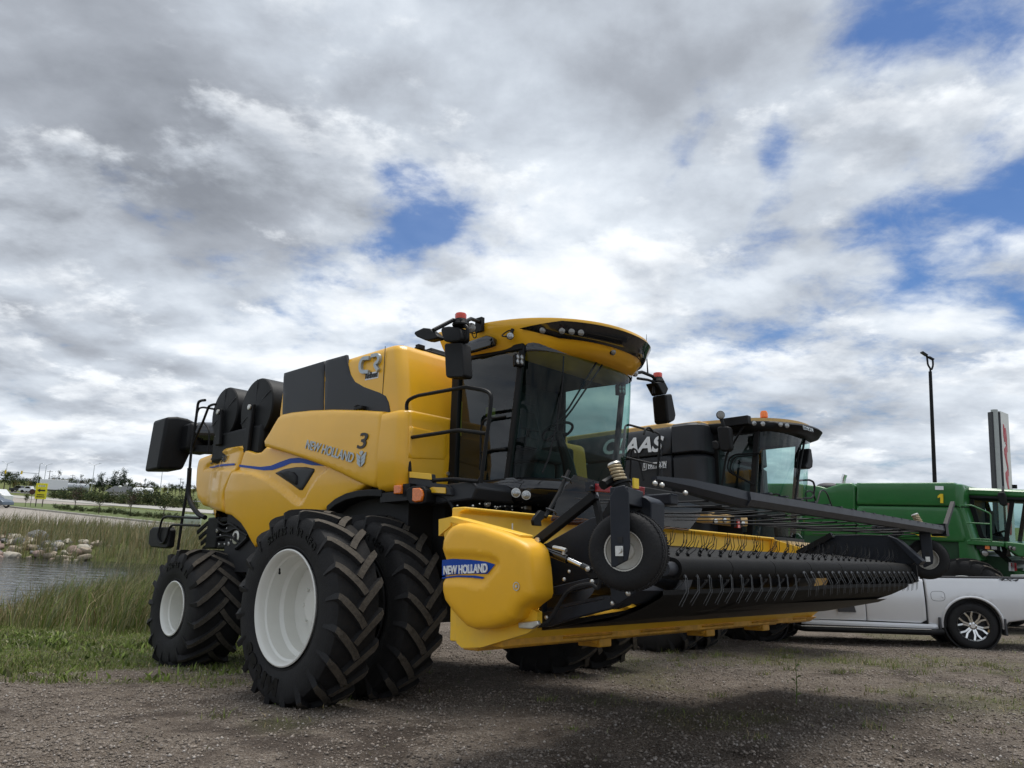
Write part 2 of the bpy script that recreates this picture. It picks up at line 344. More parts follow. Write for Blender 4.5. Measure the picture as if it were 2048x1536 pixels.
def panel(name, outline, yfn, mats, parent=None, rnd=.02, th=.04, step=.05, axis='Y', side=-1, recess=None, smooth=50):
    """a sheet-metal or moulded panel: outline in two machine coordinates, depth yfn(a, b), rounded rim folded back by th.
    recess = list of (polygon, depth, ramp)"""
    ol = np.array(resample(outline, step)); n = len(ol)
    pts = [ol]
    lo, hi = ol.min(0), ol.max(0)
    g = np.array([(x, y) for x in np.arange(lo[0], hi[0], step) for y in np.arange(lo[1], hi[1], step)]).reshape(-1, 2)
    if len(g): g = g[inside(g, ol)]
    if len(g): g = g[seg_dist(g, ol) > max(rnd * 1.4, step * .5)]; pts.append(g)
    if rnd:
        t = np.roll(ol, -1, 0) - np.roll(ol, 1, 0); t /= np.linalg.norm(t, axis=1)[:, None] + 1e-9; nv = np.stack([-t[:, 1], t[:, 0]], 1)
        for k in (.15, .45, 1.):
            q = ol + nv * rnd * k; q2 = ol - nv * rnd * k; q = np.where(inside(q, ol)[:, None], q, q2)
            q = q[inside(q, ol)]; q = q[seg_dist(q, ol) > rnd * k * .8]; pts.append(q)
    if recess:
        for poly, dep, ramp in recess:
            for k in (-.5, .0, .5, 1.0, 1.5):
                rp_ = np.array(resample(poly, step)); t = np.roll(rp_, -1, 0) - np.roll(rp_, 1, 0); t /= np.linalg.norm(t, axis=1)[:, None] + 1e-9
                q = rp_ + np.stack([-t[:, 1], t[:, 0]], 1) * ramp * (k - .5); q = q[inside(q, ol)]
                if len(q): pts.append(q[seg_dist(q, ol) > rnd])
    P = np.concatenate(pts)
    r = delaunay_2d_cdt([Vector(p) for p in P], [(i, (i + 1) % n) for i in range(n)], [], 1, 1e-4)
    V = np.array([(p[0], p[1]) for p in r[0]]); F = [tuple(f) for f in r[2]]
    d = seg_dist(V, ol); y = np.array([yfn(a, b) for a, b in V])
    if rnd: e = np.clip(1 - d / rnd, 0, 1); y = y - side * rnd * (1 - np.sqrt(1 - e * e + 1e-9)) * .9
    if recess:
        for poly, dep, ramp in recess:
            sd = seg_dist(V, poly) * np.where(inside(V, poly), 1, -1); y = y - side * dep * smooth01(sd / ramp + .5)
    def to3(a, b, c): return (a, c, b) if axis == 'Y' else ((c, a, b) if axis == 'X' else (a, b, c))
    mb = MB(); mb.add([to3(a, b, c) for (a, b), c in zip(V, y)], F)
    if th:
        idx = [int(np.argmin(((V - p) ** 2).sum(1))) for p in ol]
        base_ = len(mb.v); mb.v += [to3(V[i][0], V[i][1], y[i] - side * th) for i in idx]
        for k in range(n): mb.f.append((idx[k], idx[(k + 1) % n], base_ + (k + 1) % n, base_ + k)); mb.m.append(0)
    return mb.build(name, mats, parent, smooth)
def text_mesh(s, size, extrude=.003, bold=.0, shear=0., sx=1., align='CENTER', space=1.):
    cu = bpy.data.curves.new('t', 'FONT'); cu.body = s; cu.size = size; cu.extrude = extrude; cu.offset = bold; cu.shear = shear; cu.align_x = align; cu.align_y = 'CENTER'; cu.space_character = space
    o = bpy.data.objects.new('t', cu); col.objects.link(o); dg = bpy.context.evaluated_depsgraph_get(); dg.update()
    me = bpy.data.meshes.new_from_object(o.evaluated_get(dg)); bpy.data.objects.remove(o); bpy.data.curves.remove(cu)
    if sx != 1.:
        for v in me.vertices: v.co.x *= sx
    return me
def text(name, s, size, M4, m, parent, **k):
    """lettering: local x along the text, y up, z towards the reader"""
    me = text_mesh(s, size, **k); me.materials.clear(); me.materials.append(MATS[m]); me.name = name
    o = link(bpy.data.objects.new(name, me), parent); o.matrix_local = M4; return o
def basis(o, x, y, z=None):
    x = Vector(x).normalized(); y = Vector(y); z = x.cross(y).normalized() if z is None else Vector(z).normalized(); y = z.cross(x)
    m = Matrix.Identity(4)
    for i in range(3): m[i][0], m[i][1], m[i][2], m[i][3] = x[i], y[i], z[i], o[i]
    return m
def big_mesh(name, V, F, mats, mi=None, parent=None, smooth=False):
    """fast mesh from numpy arrays; F is (n,3) or (n,4)"""
    me = bpy.data.meshes.new(name); k = F.shape[1]
    me.vertices.add(len(V)); me.vertices.foreach_set('co', np.ascontiguousarray(V, np.float32).ravel())
    me.loops.add(F.size); me.loops.foreach_set('vertex_index', np.ascontiguousarray(F, np.int32).ravel())
    me.polygons.add(len(F)); me.polygons.foreach_set('loop_start', np.arange(0, F.size, k, dtype=np.int32)); me.polygons.foreach_set('loop_total', np.full(len(F), k, np.int32))
    for m in mats: me.materials.append(MATS[m] if isinstance(m, str) else m)
    if mi is not None: me.polygons.foreach_set('material_index', np.ascontiguousarray(mi, np.int32))
    me.update(calc_edges=True)
    if smooth: me.shade_smooth()
    return link(bpy.data.objects.new(name, me), parent)
# ------------------------------------------------------------------ terrain
def vnoise(x, y, s, seed=0):
    x = np.asarray(x, float) * s; y = np.asarray(y, float) * s; xi = np.floor(x).astype(np.int64); yi = np.floor(y).astype(np.int64); fx = x - xi; fy = y - yi
    def hsh(a, b):
        n = (a * 374761393 + b * 668265263 + seed * 974711) & 0x7fffffff; n = ((n ^ (n >> 13)) * 1274126177) & 0x7fffffff; return (n & 0xffff) / 65535.
    u = fx * fx * (3 - 2 * fx); w = fy * fy * (3 - 2 * fy)
    return (hsh(xi, yi) * (1 - u) + hsh(xi + 1, yi) * u) * (1 - w) + (hsh(xi, yi + 1) * (1 - u) + hsh(xi + 1, yi + 1) * u) * w
def fbm(x, y, s, o=4, seed=0):
    t = 0; a = .5
    for i in range(o): t = t + a * (vnoise(x, y, s * 2 ** i, seed + i) - .5); a *= .5
    return t * 2
POND = (-25.5, 28.5, 12.6, 9.0); WATER_Z = -2.22
def pond_r(x, y): return (np.abs((x - POND[0]) / POND[2]) ** 4 + np.abs((y - POND[1]) / POND[3]) ** 4) ** .25
def H(x, y, fine=False):
    x = np.asarray(x, float); y = np.asarray(y, float)
    pl = np.minimum(.321 + .0329 * np.clip(x, -40, 25) - .0912 * y, .9)
    r = np.hypot(x, y); far = -1.62 - .0016 * np.clip(r - 40, 0, 400)
    h = .5 * (pl + far + np.sqrt((pl - far) ** 2 + .06))
    pr = pond_r(x, y); h = h - 1.0 * smooth01((1.45 - pr) / .55)
    # ditch between the lawn and the road
    if fine:
        near = np.clip(1 - (r - 10) / 25, 0, 1)
        h = h + near * (.030 * fbm(x, y, 1.3, 4) + .022 * fbm(x, y, 5., 3, 9))
        # wheel ruts pressed into the gravel in front of the header
        for (ax, ay, bx, by) in ((-.2, 5.2, 4.6, 4.0), (.6, 6.1, 5.2, 4.7)):
            dx, dy = bx - ax, by - ay; t = ((x - ax) * dx + (y - ay) * dy) / (dx * dx + dy * dy); d = np.abs((x - ax) * dy - (y - ay) * dx) / math.hypot(dx, dy)
            k = np.exp(-(d / .22) ** 2) * smooth01((t + .2) * 3) * smooth01((1.2 - t) * 3); h = h + k * (-.035 + .03 * np.sin(t * 46 + d * 8))
    return h
def grass_mask(x, y, k=1.):
    n = fbm(x, y, .9, 4, 3)
    g = smooth01((y - (9.35 + .22 * (x + 6)) + n * 1.4) / .9) * smooth01((-2.2 - x + n) / 1.2)          # the verge beside the machine
    back = smooth01((y - 24 - .5 * np.maximum(x, 0) + 3 * n) / 3)
    near = smooth01((-3.1 - x + n * .8) / .6) * smooth01((5.1 - y + n) / .8) * smooth01((y - 2.0) / .6) * .8   # tuft at the lower left
    p = smooth01((fbm(x, y, .55, 4, 21) - .16) / .22) * .75 * smooth01((y - 4.5) / 2)
    e = np.exp(-(((x - 5.4) / 2.6) ** 2 + ((y - 12.2) / .9) ** 2)) * .9 + np.exp(-(((x - 6.0) / 2.2) ** 2 + ((y - 8.0) / .55) ** 2)) * .75
    return np.clip(np.maximum.reduce([g, back, near * (.5 + .5 * k), p * k, e * k]), 0, 1)
def dark_ground_mask(x, y):  # darker brown ground: a few placed patches plus random mottling
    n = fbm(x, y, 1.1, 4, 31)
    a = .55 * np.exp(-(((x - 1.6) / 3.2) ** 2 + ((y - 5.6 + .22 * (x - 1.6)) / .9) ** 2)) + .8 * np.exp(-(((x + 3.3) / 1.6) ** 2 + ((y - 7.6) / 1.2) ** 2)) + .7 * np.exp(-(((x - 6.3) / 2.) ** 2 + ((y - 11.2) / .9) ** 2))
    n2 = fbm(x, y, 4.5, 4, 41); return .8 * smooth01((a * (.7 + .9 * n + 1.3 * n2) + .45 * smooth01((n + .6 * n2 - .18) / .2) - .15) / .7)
def axis_pts(c, near, fine, far, n):
    a = list(np.arange(-near, near, fine)); g = near * (far / near) ** (np.arange(1, n + 1) / n)
    return np.array(sorted([-v for v in g] + a + list(g + 0))) + c
gx = axis_pts(0, 11, .11, 3000, 60); gy = axis_pts(9, 9, .11, 3000, 60)
X, Y = np.meshgrid(gx, gy); Zg = H(X, Y, True)
V = np.stack([X.ravel(), Y.ravel(), Zg.ravel()], 1); nx, ny = len(gx), len(gy)
i = np.arange(nx * ny).reshape(ny, nx); F = np.stack([i[:-1, :-1].ravel(), i[:-1, 1:].ravel(), i[1:, 1:].ravel(), i[1:, :-1].ravel()], 1)
# ground material: gravel, soil and grass by masks stored with the mesh
gm = bpy.data.materials.new('ground'); gm.use_nodes = True; MATS['ground'] = gm
t = gm.node_tree; n = t.nodes; l = t.links; b = n['Principled BSDF']; b.inputs['Roughness'].default_value = .95; b.inputs['Specular IOR Level'].default_value = .2
tcn = n.new('ShaderNodeTexCoord')
def gnoise(s, d=6, r=.6, kind='ShaderNodeTexNoise'):
    k = n.new(kind); k.inputs['Scale'].default_value = s
    if kind == 'ShaderNodeTexNoise': k.inputs['Detail'].default_value = d; k.inputs['Roughness'].default_value = r
    l.new(tcn.outputs['Object'], k.inputs['Vector']); return k
def gramp(src, els):
    k = n.new('ShaderNodeValToRGB'); l.new(src, k.inputs[0]); e = k.color_ramp.elements
    e[0].position, e[0].color = els[0][0], (*els[0][1], 1); e[1].position, e[1].color = els[-1][0], (*els[-1][1], 1)
    for p_, c_ in els[1:-1]: q = e.new(p_); q.color = (*c_, 1)
    return k.outputs[0]
def gmix(f, a, b_):
    k = n.new('ShaderNodeMix'); k.data_type = 'RGBA'
    if isinstance(f, float): k.inputs[0].default_value = f
    else: l.new(f, k.inputs[0])
    for s_, x in ((6, a), (7, b_)):
        if isinstance(x, tuple): k.inputs[s_].default_value = (*x, 1)
        else: l.new(x, k.inputs[s_])
    return k.outputs[2]
vo = gnoise(55, kind='ShaderNodeTexVoronoi'); vo2 = gnoise(130, kind='ShaderNodeTexVoronoi')
sp = n.new('ShaderNodeSeparateColor'); l.new(vo.outputs['Color'], sp.inputs[0]); sp2 = n.new('ShaderNodeSeparateColor'); l.new(vo2.outputs['Color'], sp2.inputs[0])
stone = gramp(sp.outputs[0], [(0, (.055, .043, .035)), (.4, (.205, .167, .132)), (.75, (.305, .256, .208)), (1, (.50, .45, .40))])
stone2 = gramp(sp2.outputs[0], [(0, (.05, .04, .033)), (.5, (.195, .158, .125)), (1, (.44, .39, .34))])
big = gnoise(1.1, 8, .62); soil = gramp(big.outputs[0], [(.3, (.085, .065, .050)), (.7, (.172, .136, .106))])
grav = gmix(.5, stone, stone2); fac = n.new('ShaderNodeMapRange'); l.new(gnoise(2.6, 9, .7).outputs[0], fac.inputs[0]); fac.inputs[1].default_value = .38; fac.inputs[2].default_value = .62; fac.inputs[3].default_value = .35; fac.inputs[4].default_value = .95
gcol = gmix(fac.outputs[0], soil, grav)
aw = n.new('ShaderNodeAttribute'); aw.attribute_name = 'dark_ground'; gcol = gmix(aw.outputs['Fac'], gcol, gramp(gnoise(14, 6).outputs[0], [(.3, (.040, .031, .026)), (.75, (.095, .074, .060))]))
ag = n.new('ShaderNodeAttribute'); ag.attribute_name = 'grass'
turf = gramp(gnoise(6, 8, .7).outputs[0], [(.25, (.065, .075, .022)), (.5, (.115, .135, .040)), (.75, (.175, .175, .065))])
gcol = gmix(ag.outputs['Fac'], gcol, turf); l.new(gcol, b.inputs['Base Color'])
bp = n.new('ShaderNodeBump'); bp.inputs['Strength'].default_value = 1.; bp.inputs['Distance'].default_value = .03; l.new(vo.outputs['Distance'], bp.inputs['Height'])
bp2 = n.new('ShaderNodeBump'); bp2.inputs['Strength'].default_value = .6; bp2.inputs['Distance'].default_value = .03; l.new(gnoise(24, 8, .7).outputs[0], bp2.inputs['Height']); l.new(bp.outputs[0], bp2.inputs['Normal']); l.new(bp2.outputs[0], b.inputs['Normal'])
ground = big_mesh('ground', V, F, ['ground'], smooth=True); tag(ground, 'brown gravel yard running into grass and flat prairie', 'ground', kind='structure')
for nm, fn in (('grass', lambda x, y: grass_mask(x, y, .4)), ('dark_ground', dark_ground_mask)):
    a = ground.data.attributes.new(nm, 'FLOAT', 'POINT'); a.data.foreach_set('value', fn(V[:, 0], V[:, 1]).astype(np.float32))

# gravel stones lying on the yard
def stones(npts, x0, x1, y0, y1, r0, r1, seed):
    g = np.random.default_rng(seed); x = g.uniform(x0, x1, npts); y = y0 + (y1 - y0) * g.uniform(0, 1, npts) ** 1.5
    ok = (g.uniform(0, 1, npts) < (1 - .8 * grass_mask(x, y)) * (1 - .45 * dark_ground_mask(x, y)) * (.35 + .65 * smooth01(fbm(x, y, 1.2, 4, 5) * 2 + .5))) & (np.abs(x) < .75 * y + 1.5); x, y = x[ok], y[ok]; k = len(x)
    r = r0 + (r1 - r0) * g.uniform(0, 1, k) ** 4; z = H(x, y, True) + r * .25
    o = np.array([[1, 0, 0], [0, 1, 0], [-1, 0, 0], [0, -1, 0], [.15, .1, .75], [0, 0, -.6]]) ; o = o[None] * g.uniform(.65, 1.25, (k, 6, 3)) * r[:, None, None]
    a = g.uniform(0, 6.28, k); c_, s_ = np.cos(a)[:, None], np.sin(a)[:, None]
    v = np.stack([o[:, :, 0] * c_ - o[:, :, 1] * s_ + x[:, None], o[:, :, 0] * s_ + o[:, :, 1] * c_ + y[:, None], o[:, :, 2] + z[:, None]], 2).reshape(-1, 3)
    f = np.array([[0, 1, 4], [1, 2, 4], [2, 3, 4], [3, 0, 4], [1, 0, 5], [2, 1, 5], [3, 2, 5], [0, 3, 5]])
    f = (f[None] + np.arange(k)[:, None, None] * 6).reshape(-1, 3); mi = np.repeat(g.choice(4, k, p=[.38, .38, .20, .04]), 8); return v, f, mi
mat('stone_a', (.14, .115, .094), .9, var=.3, vscale=6); mat('stone_b', (.22, .186, .155), .9, var=.3, vscale=6); mat('stone_c', (.27, .235, .205), .9, var=.3, vscale=6); mat('stone_d', (.36, .33, .30), .9, var=.2, vscale=6)
sv, sf, smi = stones(300000, -9, 13, 2.6, 17, .006, .021, 3)
tag(big_mesh('gravel', sv, sf, ['stone_a', 'stone_b', 'stone_c', 'stone_d'], smi), 'loose brown and grey gravel stones scattered over the yard', 'gravel', kind='stuff')

# ------------------------------------------------------------------ blades of grass, reeds and weeds
for nm, c_ in (('blade_green', (.17, .225, .05)), ('blade_dark', (.10, .14, .042)), ('blade_olive', (.22, .21, .095)), ('blade_straw', (.40, .32, .18)), ('blade_pale', (.27, .27, .16)), ('blade_rust', (.16, .085, .035))): mat(nm, c_, .75, var=.3, vscale=.9, spec=.25)
BL = ['blade_green', 'blade_dark', 'blade_olive', 'blade_straw', 'blade_pale', 'blade_rust']
def blades(x, y, h, w, lean, g, mix, z=None, wind=(.0, .0), z0=0.):
    k = len(x); z = (H(x, y, True) - .02 if z is None else z) + z0; a = g.uniform(0, 6.28, k); la = g.uniform(0, 6.28, k); ln = lean * g.uniform(.1, 1, k)
    dx = np.cos(la) * ln + wind[0]; dy = np.sin(la) * ln + wind[1]; wx, wy = np.cos(a) * w / 2, np.sin(a) * w / 2
    P = []
    for tz, tl, tw in ((0, 0, 1), (.55, .3, .8)):
        for s_ in (-1, 1): P.append(np.stack([x + dx * h * tl + s_ * wx * tw, y + dy * h * tl + s_ * wy * tw, z + h * tz], 1))
    P.append(np.stack([x + dx * h, y + dy * h, z + h * np.sqrt(np.clip(1 - .45 * (dx ** 2 + dy ** 2), .15, 1))], 1))
    v = np.stack(P, 1).reshape(-1, 3); f = np.array([[0, 1, 2], [1, 3, 2], [2, 3, 4]]); f = (f[None] + np.arange(k)[:, None, None] * 5).reshape(-1, 3)
    return v, f, np.repeat(g.choice(len(BL), k, p=np.array(mix) / sum(mix)), 3)
def merge(parts):
    vs_, fs_, ms_ = [], [], []; o = 0
    for v, f, m in parts: vs_.append(v); fs_.append(f + o); ms_.append(m); o += len(v)
    return np.concatenate(vs_), np.concatenate(fs_), np.concatenate(ms_)
def stuff(name, parts, label, cat):
    v, f, m = merge(parts); return tag(big_mesh(name, v, f, BL, m), label, cat, kind='stuff')
g = np.random.default_rng(11)
def scatter(npts, x0, x1, y0, y1, keep):
    x = g.uniform(x0, x1, npts); y = g.uniform(y0, y1, npts); k = g.uniform(0, 1, npts) < keep(x, y); return x[k], y[k]
# verge lawn beside the machine
x, y = scatter(120000, -15, -1.5, 8, 18, lambda x, y: grass_mask(x, y) * (pond_r(x, y) > 1.12) * smooth01((-1.4 - x) / .8))
h = .03 + .06 * g.uniform(0, 1, len(x)) ** 2 + .08 * smooth01(fbm(x, y, .8, 3, 77) * 2) * g.uniform(.3, 1, len(x))
lawn = blades(x, y, h, .008 + .006 * g.uniform(0, 1, len(x)), .8, g, [.62, .06, .16, .08, .08, 0])
x, y = scatter(9000, -14, -2.5, 9, 15, lambda x, y: grass_mask(x, y) * smooth01(fbm(x, y, .7, 3, 5) * 3))            # broad low leaves (clover)
clover = blades(x, y, .05 + .10 * g.uniform(0, 1, len(x)), .03 + .02 * g.uniform(0, 1, len(x)), 1.0, g, [.6, .2, 0, 0, .2, 0])
stuff('grass', [lawn, clover], 'short green grass and clover on the verge beside the gravel', 'grass')
# sparse weeds in the gravel
x, y = scatter(110000, -9, 13, 2.8, 18, lambda x, y: grass_mask(x, y) * (1 - .93 * smooth01((-2.4 - x) / .5) * smooth01((y - 9.3) / .5)) * .55 + .012)
sparse = blades(x, y, .02 + .075 * g.uniform(0, 1, len(x)) ** 1.6, .006 + .006 * g.uniform(0, 1, len(x)), 1.0, g, [.30, .14, .30, .20, .06, 0])
cl = []
for k in range(190):
    cx_, cy_ = (g.uniform(-3.5, 11), g.uniform(3.2, 13)) if k < 80 else ((g.normal(5.2, 1.6), g.normal(12.0, .8)) if k < 130 else (g.normal(6.6, 1.5), g.normal(8.4, .7))); m = 36
    x = cx_ + g.normal(0, .07, m); y = cy_ + g.normal(0, .05, m); cl.append(blades(x, y, g.uniform(.05, .16) * g.uniform(.4, 1, m), np.full(m, .007), 1.0, g, [.4, .15, .3, .15, 0, 0]))
stuff('weeds', [sparse] + cl, 'thin weeds and dry grass tufts sprouting through the gravel', 'weeds')
# bank plants: dry weeds in front of the pond
def clumps(nc, x0, x1, y0, y1, keep, hh, per, spread, width, lean, mix, wind=(0, 0)):
    cx_, cy_ = scatter(nc, x0, x1, y0, y1, keep); k = len(cx_); s_ = g.uniform(.55, 1.15, k)
    x = np.repeat(cx_, per) + g.normal(0, spread, k * per); y = np.repeat(cy_, per) + g.normal(0, spread, k * per)
    h = np.repeat(s_, per) * hh * g.uniform(.35, 1, k * per); z = H(x, y) - .03
    return blades(x, y, h, width * g.uniform(.6, 1.4, k * per), lean, g, mix, z, wind)
uu_ = lambda x, y: 1024 + 1500 * x / y
nearbank = lambda x, y: ((pond_r(x, y) > 1.0) & (pond_r(x, y) < 1.6) & (y < 21)) * smooth01((-4.5 - x) / 1.5) * smooth01((y - 13.0) / 1.2) * np.where(uu_(x, y) > 60, .6, 1)
A = clumps(4600, -24, -4, 12, 24, nearbank, .74, 12, .10, .014, .55, [.10, .08, .34, .38, .10, .04])
stuff('dry_weeds', [A], 'dry straw-coloured weeds along the near edge of the pond', 'weeds')
reedkeep = lambda x, y: ((pond_r(x, y) > .80) & (pond_r(x, y) < 1.75) & (x < -5)) * smooth01((y - 14.5) / 2) * smooth01((uu_(x, y) - 85 + 90 * fbm(x, y, .3, 3, 8)) / 50) * np.where(y > 34, .4, 1)
B_ = clumps(5200, -22, -4, 14, 38, reedkeep, 1.25, 14, .16, .016, .6, [.24, .12, .28, .18, .18, 0], wind=(.28, -.05))
B2 = clumps(70, -22, -12, 20, 24, lambda x, y: (pond_r(x, y) > .80) & (pond_r(x, y) < 1.05) & (uu_(x, y) > 40), .9, 9, .12, .014, .4, [.3, .4, .2, .1, 0, 0], wind=(.25, -.05))
B3 = clumps(130, -15.5, -11.5, 26, 33, lambda x, y: (pond_r(x, y) > .8) & (pond_r(x, y) < 1.05), .45, 20, .25, .02, 1., [.05, 0, .2, .3, 0, .45])
stuff('reeds', [B_, B2, B3], 'green reeds leaning in the wind round the pond edge', 'reeds')
farbank = lambda x, y: (pond_r(x, y) > 1.12) * smooth01((y - 33) / 4) * (y - .12 * (x + 20) < 54 + 3 * fbm(x, y, .2, 3))
C_ = clumps(5200, -46, 6, 30, 58, farbank, 1.35, 13, .22, .03, .42, [.04, .06, .34, .26, .28, .02], wind=(.12, 0))
stuff('tall_weeds', [C_], 'tall feathery grey-green weeds on the far bank of the pond', 'weeds')
# single thin stalk and a few seedlings standing in the gravel
mb = MB(); p0 = (3.05, 8.05)
zb = float(H(*p0, True)); mb.tube([(p0[0], p0[1], zb - .02), (p0[0] + .01, p0[1], zb + .2), (p0[0] + .005, p0[1] + .01, zb + .44)], [.006, .005, .002], 5)
for k in range(9):
    a = k * 2.4; hh = .08 + .035 * k; mb.add([(p0[0], p0[1], zb + hh), (p0[0] + .06 * math.cos(a), p0[1] + .06 * math.sin(a), zb + hh + .03), (p0[0] + .03 * math.cos(a + .4), p0[1] + .03 * math.sin(a + .4), zb + hh + .035)], [(0, 1, 2)])
tag(mb.build('weed_stalk', 'blade_dark', None, 0), 'single thin upright weed stalk growing alone in the gravel', 'weed')
# ------------------------------------------------------------------ pond
wm = bpy.data.materials.new('water'); wm.use_nodes = True; MATS['water'] = wm; t = wm.node_tree; n = t.nodes; l = t.links; b = n['Principled BSDF']
b.inputs['Base Color'].default_value = (.018, .020, .018, 1); b.inputs['Roughness'].default_value = .06; b.inputs['IOR'].default_value = 1.33
tcn = n.new('ShaderNodeTexCoord'); mp = n.new('ShaderNodeMapping'); mp.inputs['Scale'].default_value = (1., 3.2, 1); mp.inputs['Rotation'].default_value = (0, 0, .25); l.new(tcn.outputs['Object'], mp.inputs[0])
nz = n.new('ShaderNodeTexNoise'); nz.inputs['Scale'].default_value = .8; nz.inputs['Detail'].default_value = 3; nz.inputs['Roughness'].default_value = .5; l.new(mp.outputs[0], nz.inputs['Vector'])
bp = n.new('ShaderNodeBump'); bp.inputs['Strength'].default_value = 1.; bp.inputs['Distance'].default_value = .09; l.new(nz.outputs[0], bp.inputs['Height']); l.new(bp.outputs[0], b.inputs['Normal'])
ring = [(POND[0] + POND[2] * 1.12 * np.sign(math.cos(a)) * abs(math.cos(a)) ** .5, POND[1] + POND[3] * 1.12 * np.sign(math.sin(a)) * abs(math.sin(a)) ** .5, WATER_Z) for a in np.arange(0, 2 * math.pi, .07)]
mb = MB(); mb.add(ring, [tuple(range(len(ring)))]); tag(mb.build('water', 'water', None, 0), 'rippled grey pond water reflecting the clouds', 'pond', kind='structure')
# stones of the far shore
mat('rock_tan', (.30, .25, .19), .9, var=.3, vscale=5, bump=.4, bscale=14); mat('rock_grey', (.17, .17, .175), .9, var=.3, vscale=5, bump=.4, bscale=14); mat('rock_pink', (.26, .19, .16), .9, var=.3, vscale=5, bump=.4, bscale=14); mat('rock_pale', (.42, .38, .31), .9, var=.25, vscale=5, bump=.4, bscale=14)
def rock_mesh(seed, m):
    gg = np.random.default_rng(seed); bm = bmesh.new(); bmesh.ops.create_icosphere(bm, subdivisions=2, radius=1); pl = gg.normal(0, 1, (7, 3)); pl /= np.linalg.norm(pl, axis=1)[:, None]; dd = gg.uniform(.55, .9, 7)
    for v in bm.verts:
        p = np.array(v.co)
        for q, e_ in zip(pl, dd):
            s_ = p @ q - e_
            if s_ > 0: p = p - q * s_ * .9
        v.co = p * (1 + .04 * gg.normal())
    me = bpy.data.meshes.new('rock'); bm.to_mesh(me); bm.free(); me.materials.append(MATS[m]); me.shade_smooth(); me.set_sharp_from_angle(angle=R_(30)); return me
RM = [rock_mesh(k, m) for k, m in enumerate(['rock_tan', 'rock_grey', 'rock_pink', 'rock_pale', 'rock_tan', 'rock_pale'])]
def rock(me, x, y, s, label, group=None):
    o = link(bpy.data.objects.new('rock', me)); o.location = (x, y, float(H(x, y)) + s * .25); o.scale = (s * 1.2, s, s * .72); o.rotation_euler = (g.uniform(-.3, .3), g.uniform(-.3, .3), g.uniform(0, 6.28)); return tag(o, label, 'rock', group)
rock(RM[1], -25.2, 41.6, .62, 'large blue-grey boulder on the stony far shore of the pond')
rock(RM[2], -28.0, 41.3, .55, 'large pinkish brown boulder on the stony far shore of the pond')
for k in range(200):
    a = g.uniform(0, 1); x = -30.5 + 9.4 * a + g.normal(0, .3); y = 38.3 + 3.4 * g.uniform(0, 1) - .12 * (x + 25); s = .12 + .24 * g.uniform(0, 1) ** 1.7
    rock(RM[int(g.integers(0, 6))], x, y, s, 'small pale fieldstone heaped on the far shore of the pond', 'fieldstones on the far shore of the pond')
# ------------------------------------------------------------------ tractor tyres and wheels (axle along Y, outer face towards -Y)
def tyre_mesh(name, Rt, w, rim, nlug, lugh, d, sweep, load, mats=('rubber', 'rubber_tread'), lugw=.05, n=72):
    mb = MB(); hw = w / 2; cr = Rt - lugh
    half = [(rim - .01, .78 * hw), (rim + .02, .84 * hw), (rim + .25 * (cr - rim), .97 * hw), (rim + .5 * (cr - rim), 1.0 * hw), (rim + .74 * (cr - rim), .985 * hw), (cr - .055, .95 * hw), (cr - .018, .86 * hw), (cr, .6 * hw), (cr + .008, .3 * hw)]
    prof = [(r, -y) for r, y in half] + [(cr + .01, 0)] + [(r, y) for r, y in half[::-1]]
    mb.lathe(prof, n=n)
    mb.lathe([(rim + .045, -.905 * hw), (rim + .05, -.925 * hw), (rim + .06, -.925 * hw), (rim + .065, -.91 * hw)], n=n)
    T = [0, .18, .4, .62, .8, .92, 1.0, 1.03]
    for s in (-1, 1):
        for i in range(nlug):
            th0 = 2 * math.pi * (i + (0 if s > 0 else .5)) / nlug; rows = []
            for t in T:
                y = s * (-.035 + (hw * .97 + .035) * min(t, 1)); th = th0 + d * sweep * (t ** .85 if t <= 1 else 1.0)
                rt = Rt - .018 * t * t if t <= .8 else (Rt - .018 if t < .95 else (Rt - .035 if t <= 1 else Rt - .16)); rb = cr - .02 if t <= .8 else cr - .05
                if t > 1: y = s * hw * 1.004; rb = cr - .17
                ty, tt = s * hw, d * sweep * .85 * max(t, .06) ** (-.15) * Rt; q = math.hypot(ty, tt); py, pt = -tt / q, ty / q     # perpendicular to the bar
                lw = lugw * (1.15 if t > .8 else 1.0); row = []
                for k, rr in ((-.62, rb), (-.5, rt), (.5, rt), (.62, rb)):
                    a = th + pt * lw * k / Rt; yy = y + py * lw * k * (1 if t < .9 else .3); row.append((rr * math.cos(a), yy, -rr * math.sin(a)))
                rows.append(row)
            o = len(mb.v); mb.v += [tuple(p) for r_ in rows for p in r_]; m = len(rows)
            for j in range(m - 1):
                for k in range(3): mb.f.append((o + j * 4 + k, o + j * 4 + k + 1, o + (j + 1) * 4 + k + 1, o + (j + 1) * 4 + k)); mb.m.append(1 if (k == 1 and j < m - 2) else 0)
            mb.f.append((o, o + 1, o + 2, o + 3)); mb.m.append(0); e_ = o + (m - 1) * 4; mb.f.append((e_ + 3, e_ + 2, e_ + 1, e_)); mb.m.append(0)
    v = []
    for x, y, z in mb.v:                                        # the tyre sits flattened on the ground
        if z < -load: k = (-load - z) / (Rt - load + 1e-6); z = -load - .006 * k; y *= 1 + .05 * k
        elif z < -load * .6: y *= 1 + .05 * ((-z - load * .6) / (load * .4)) ** 2
        v.append((x, y, z))
    mb.v = v; return mb.mesh(name, list(mats), 40)
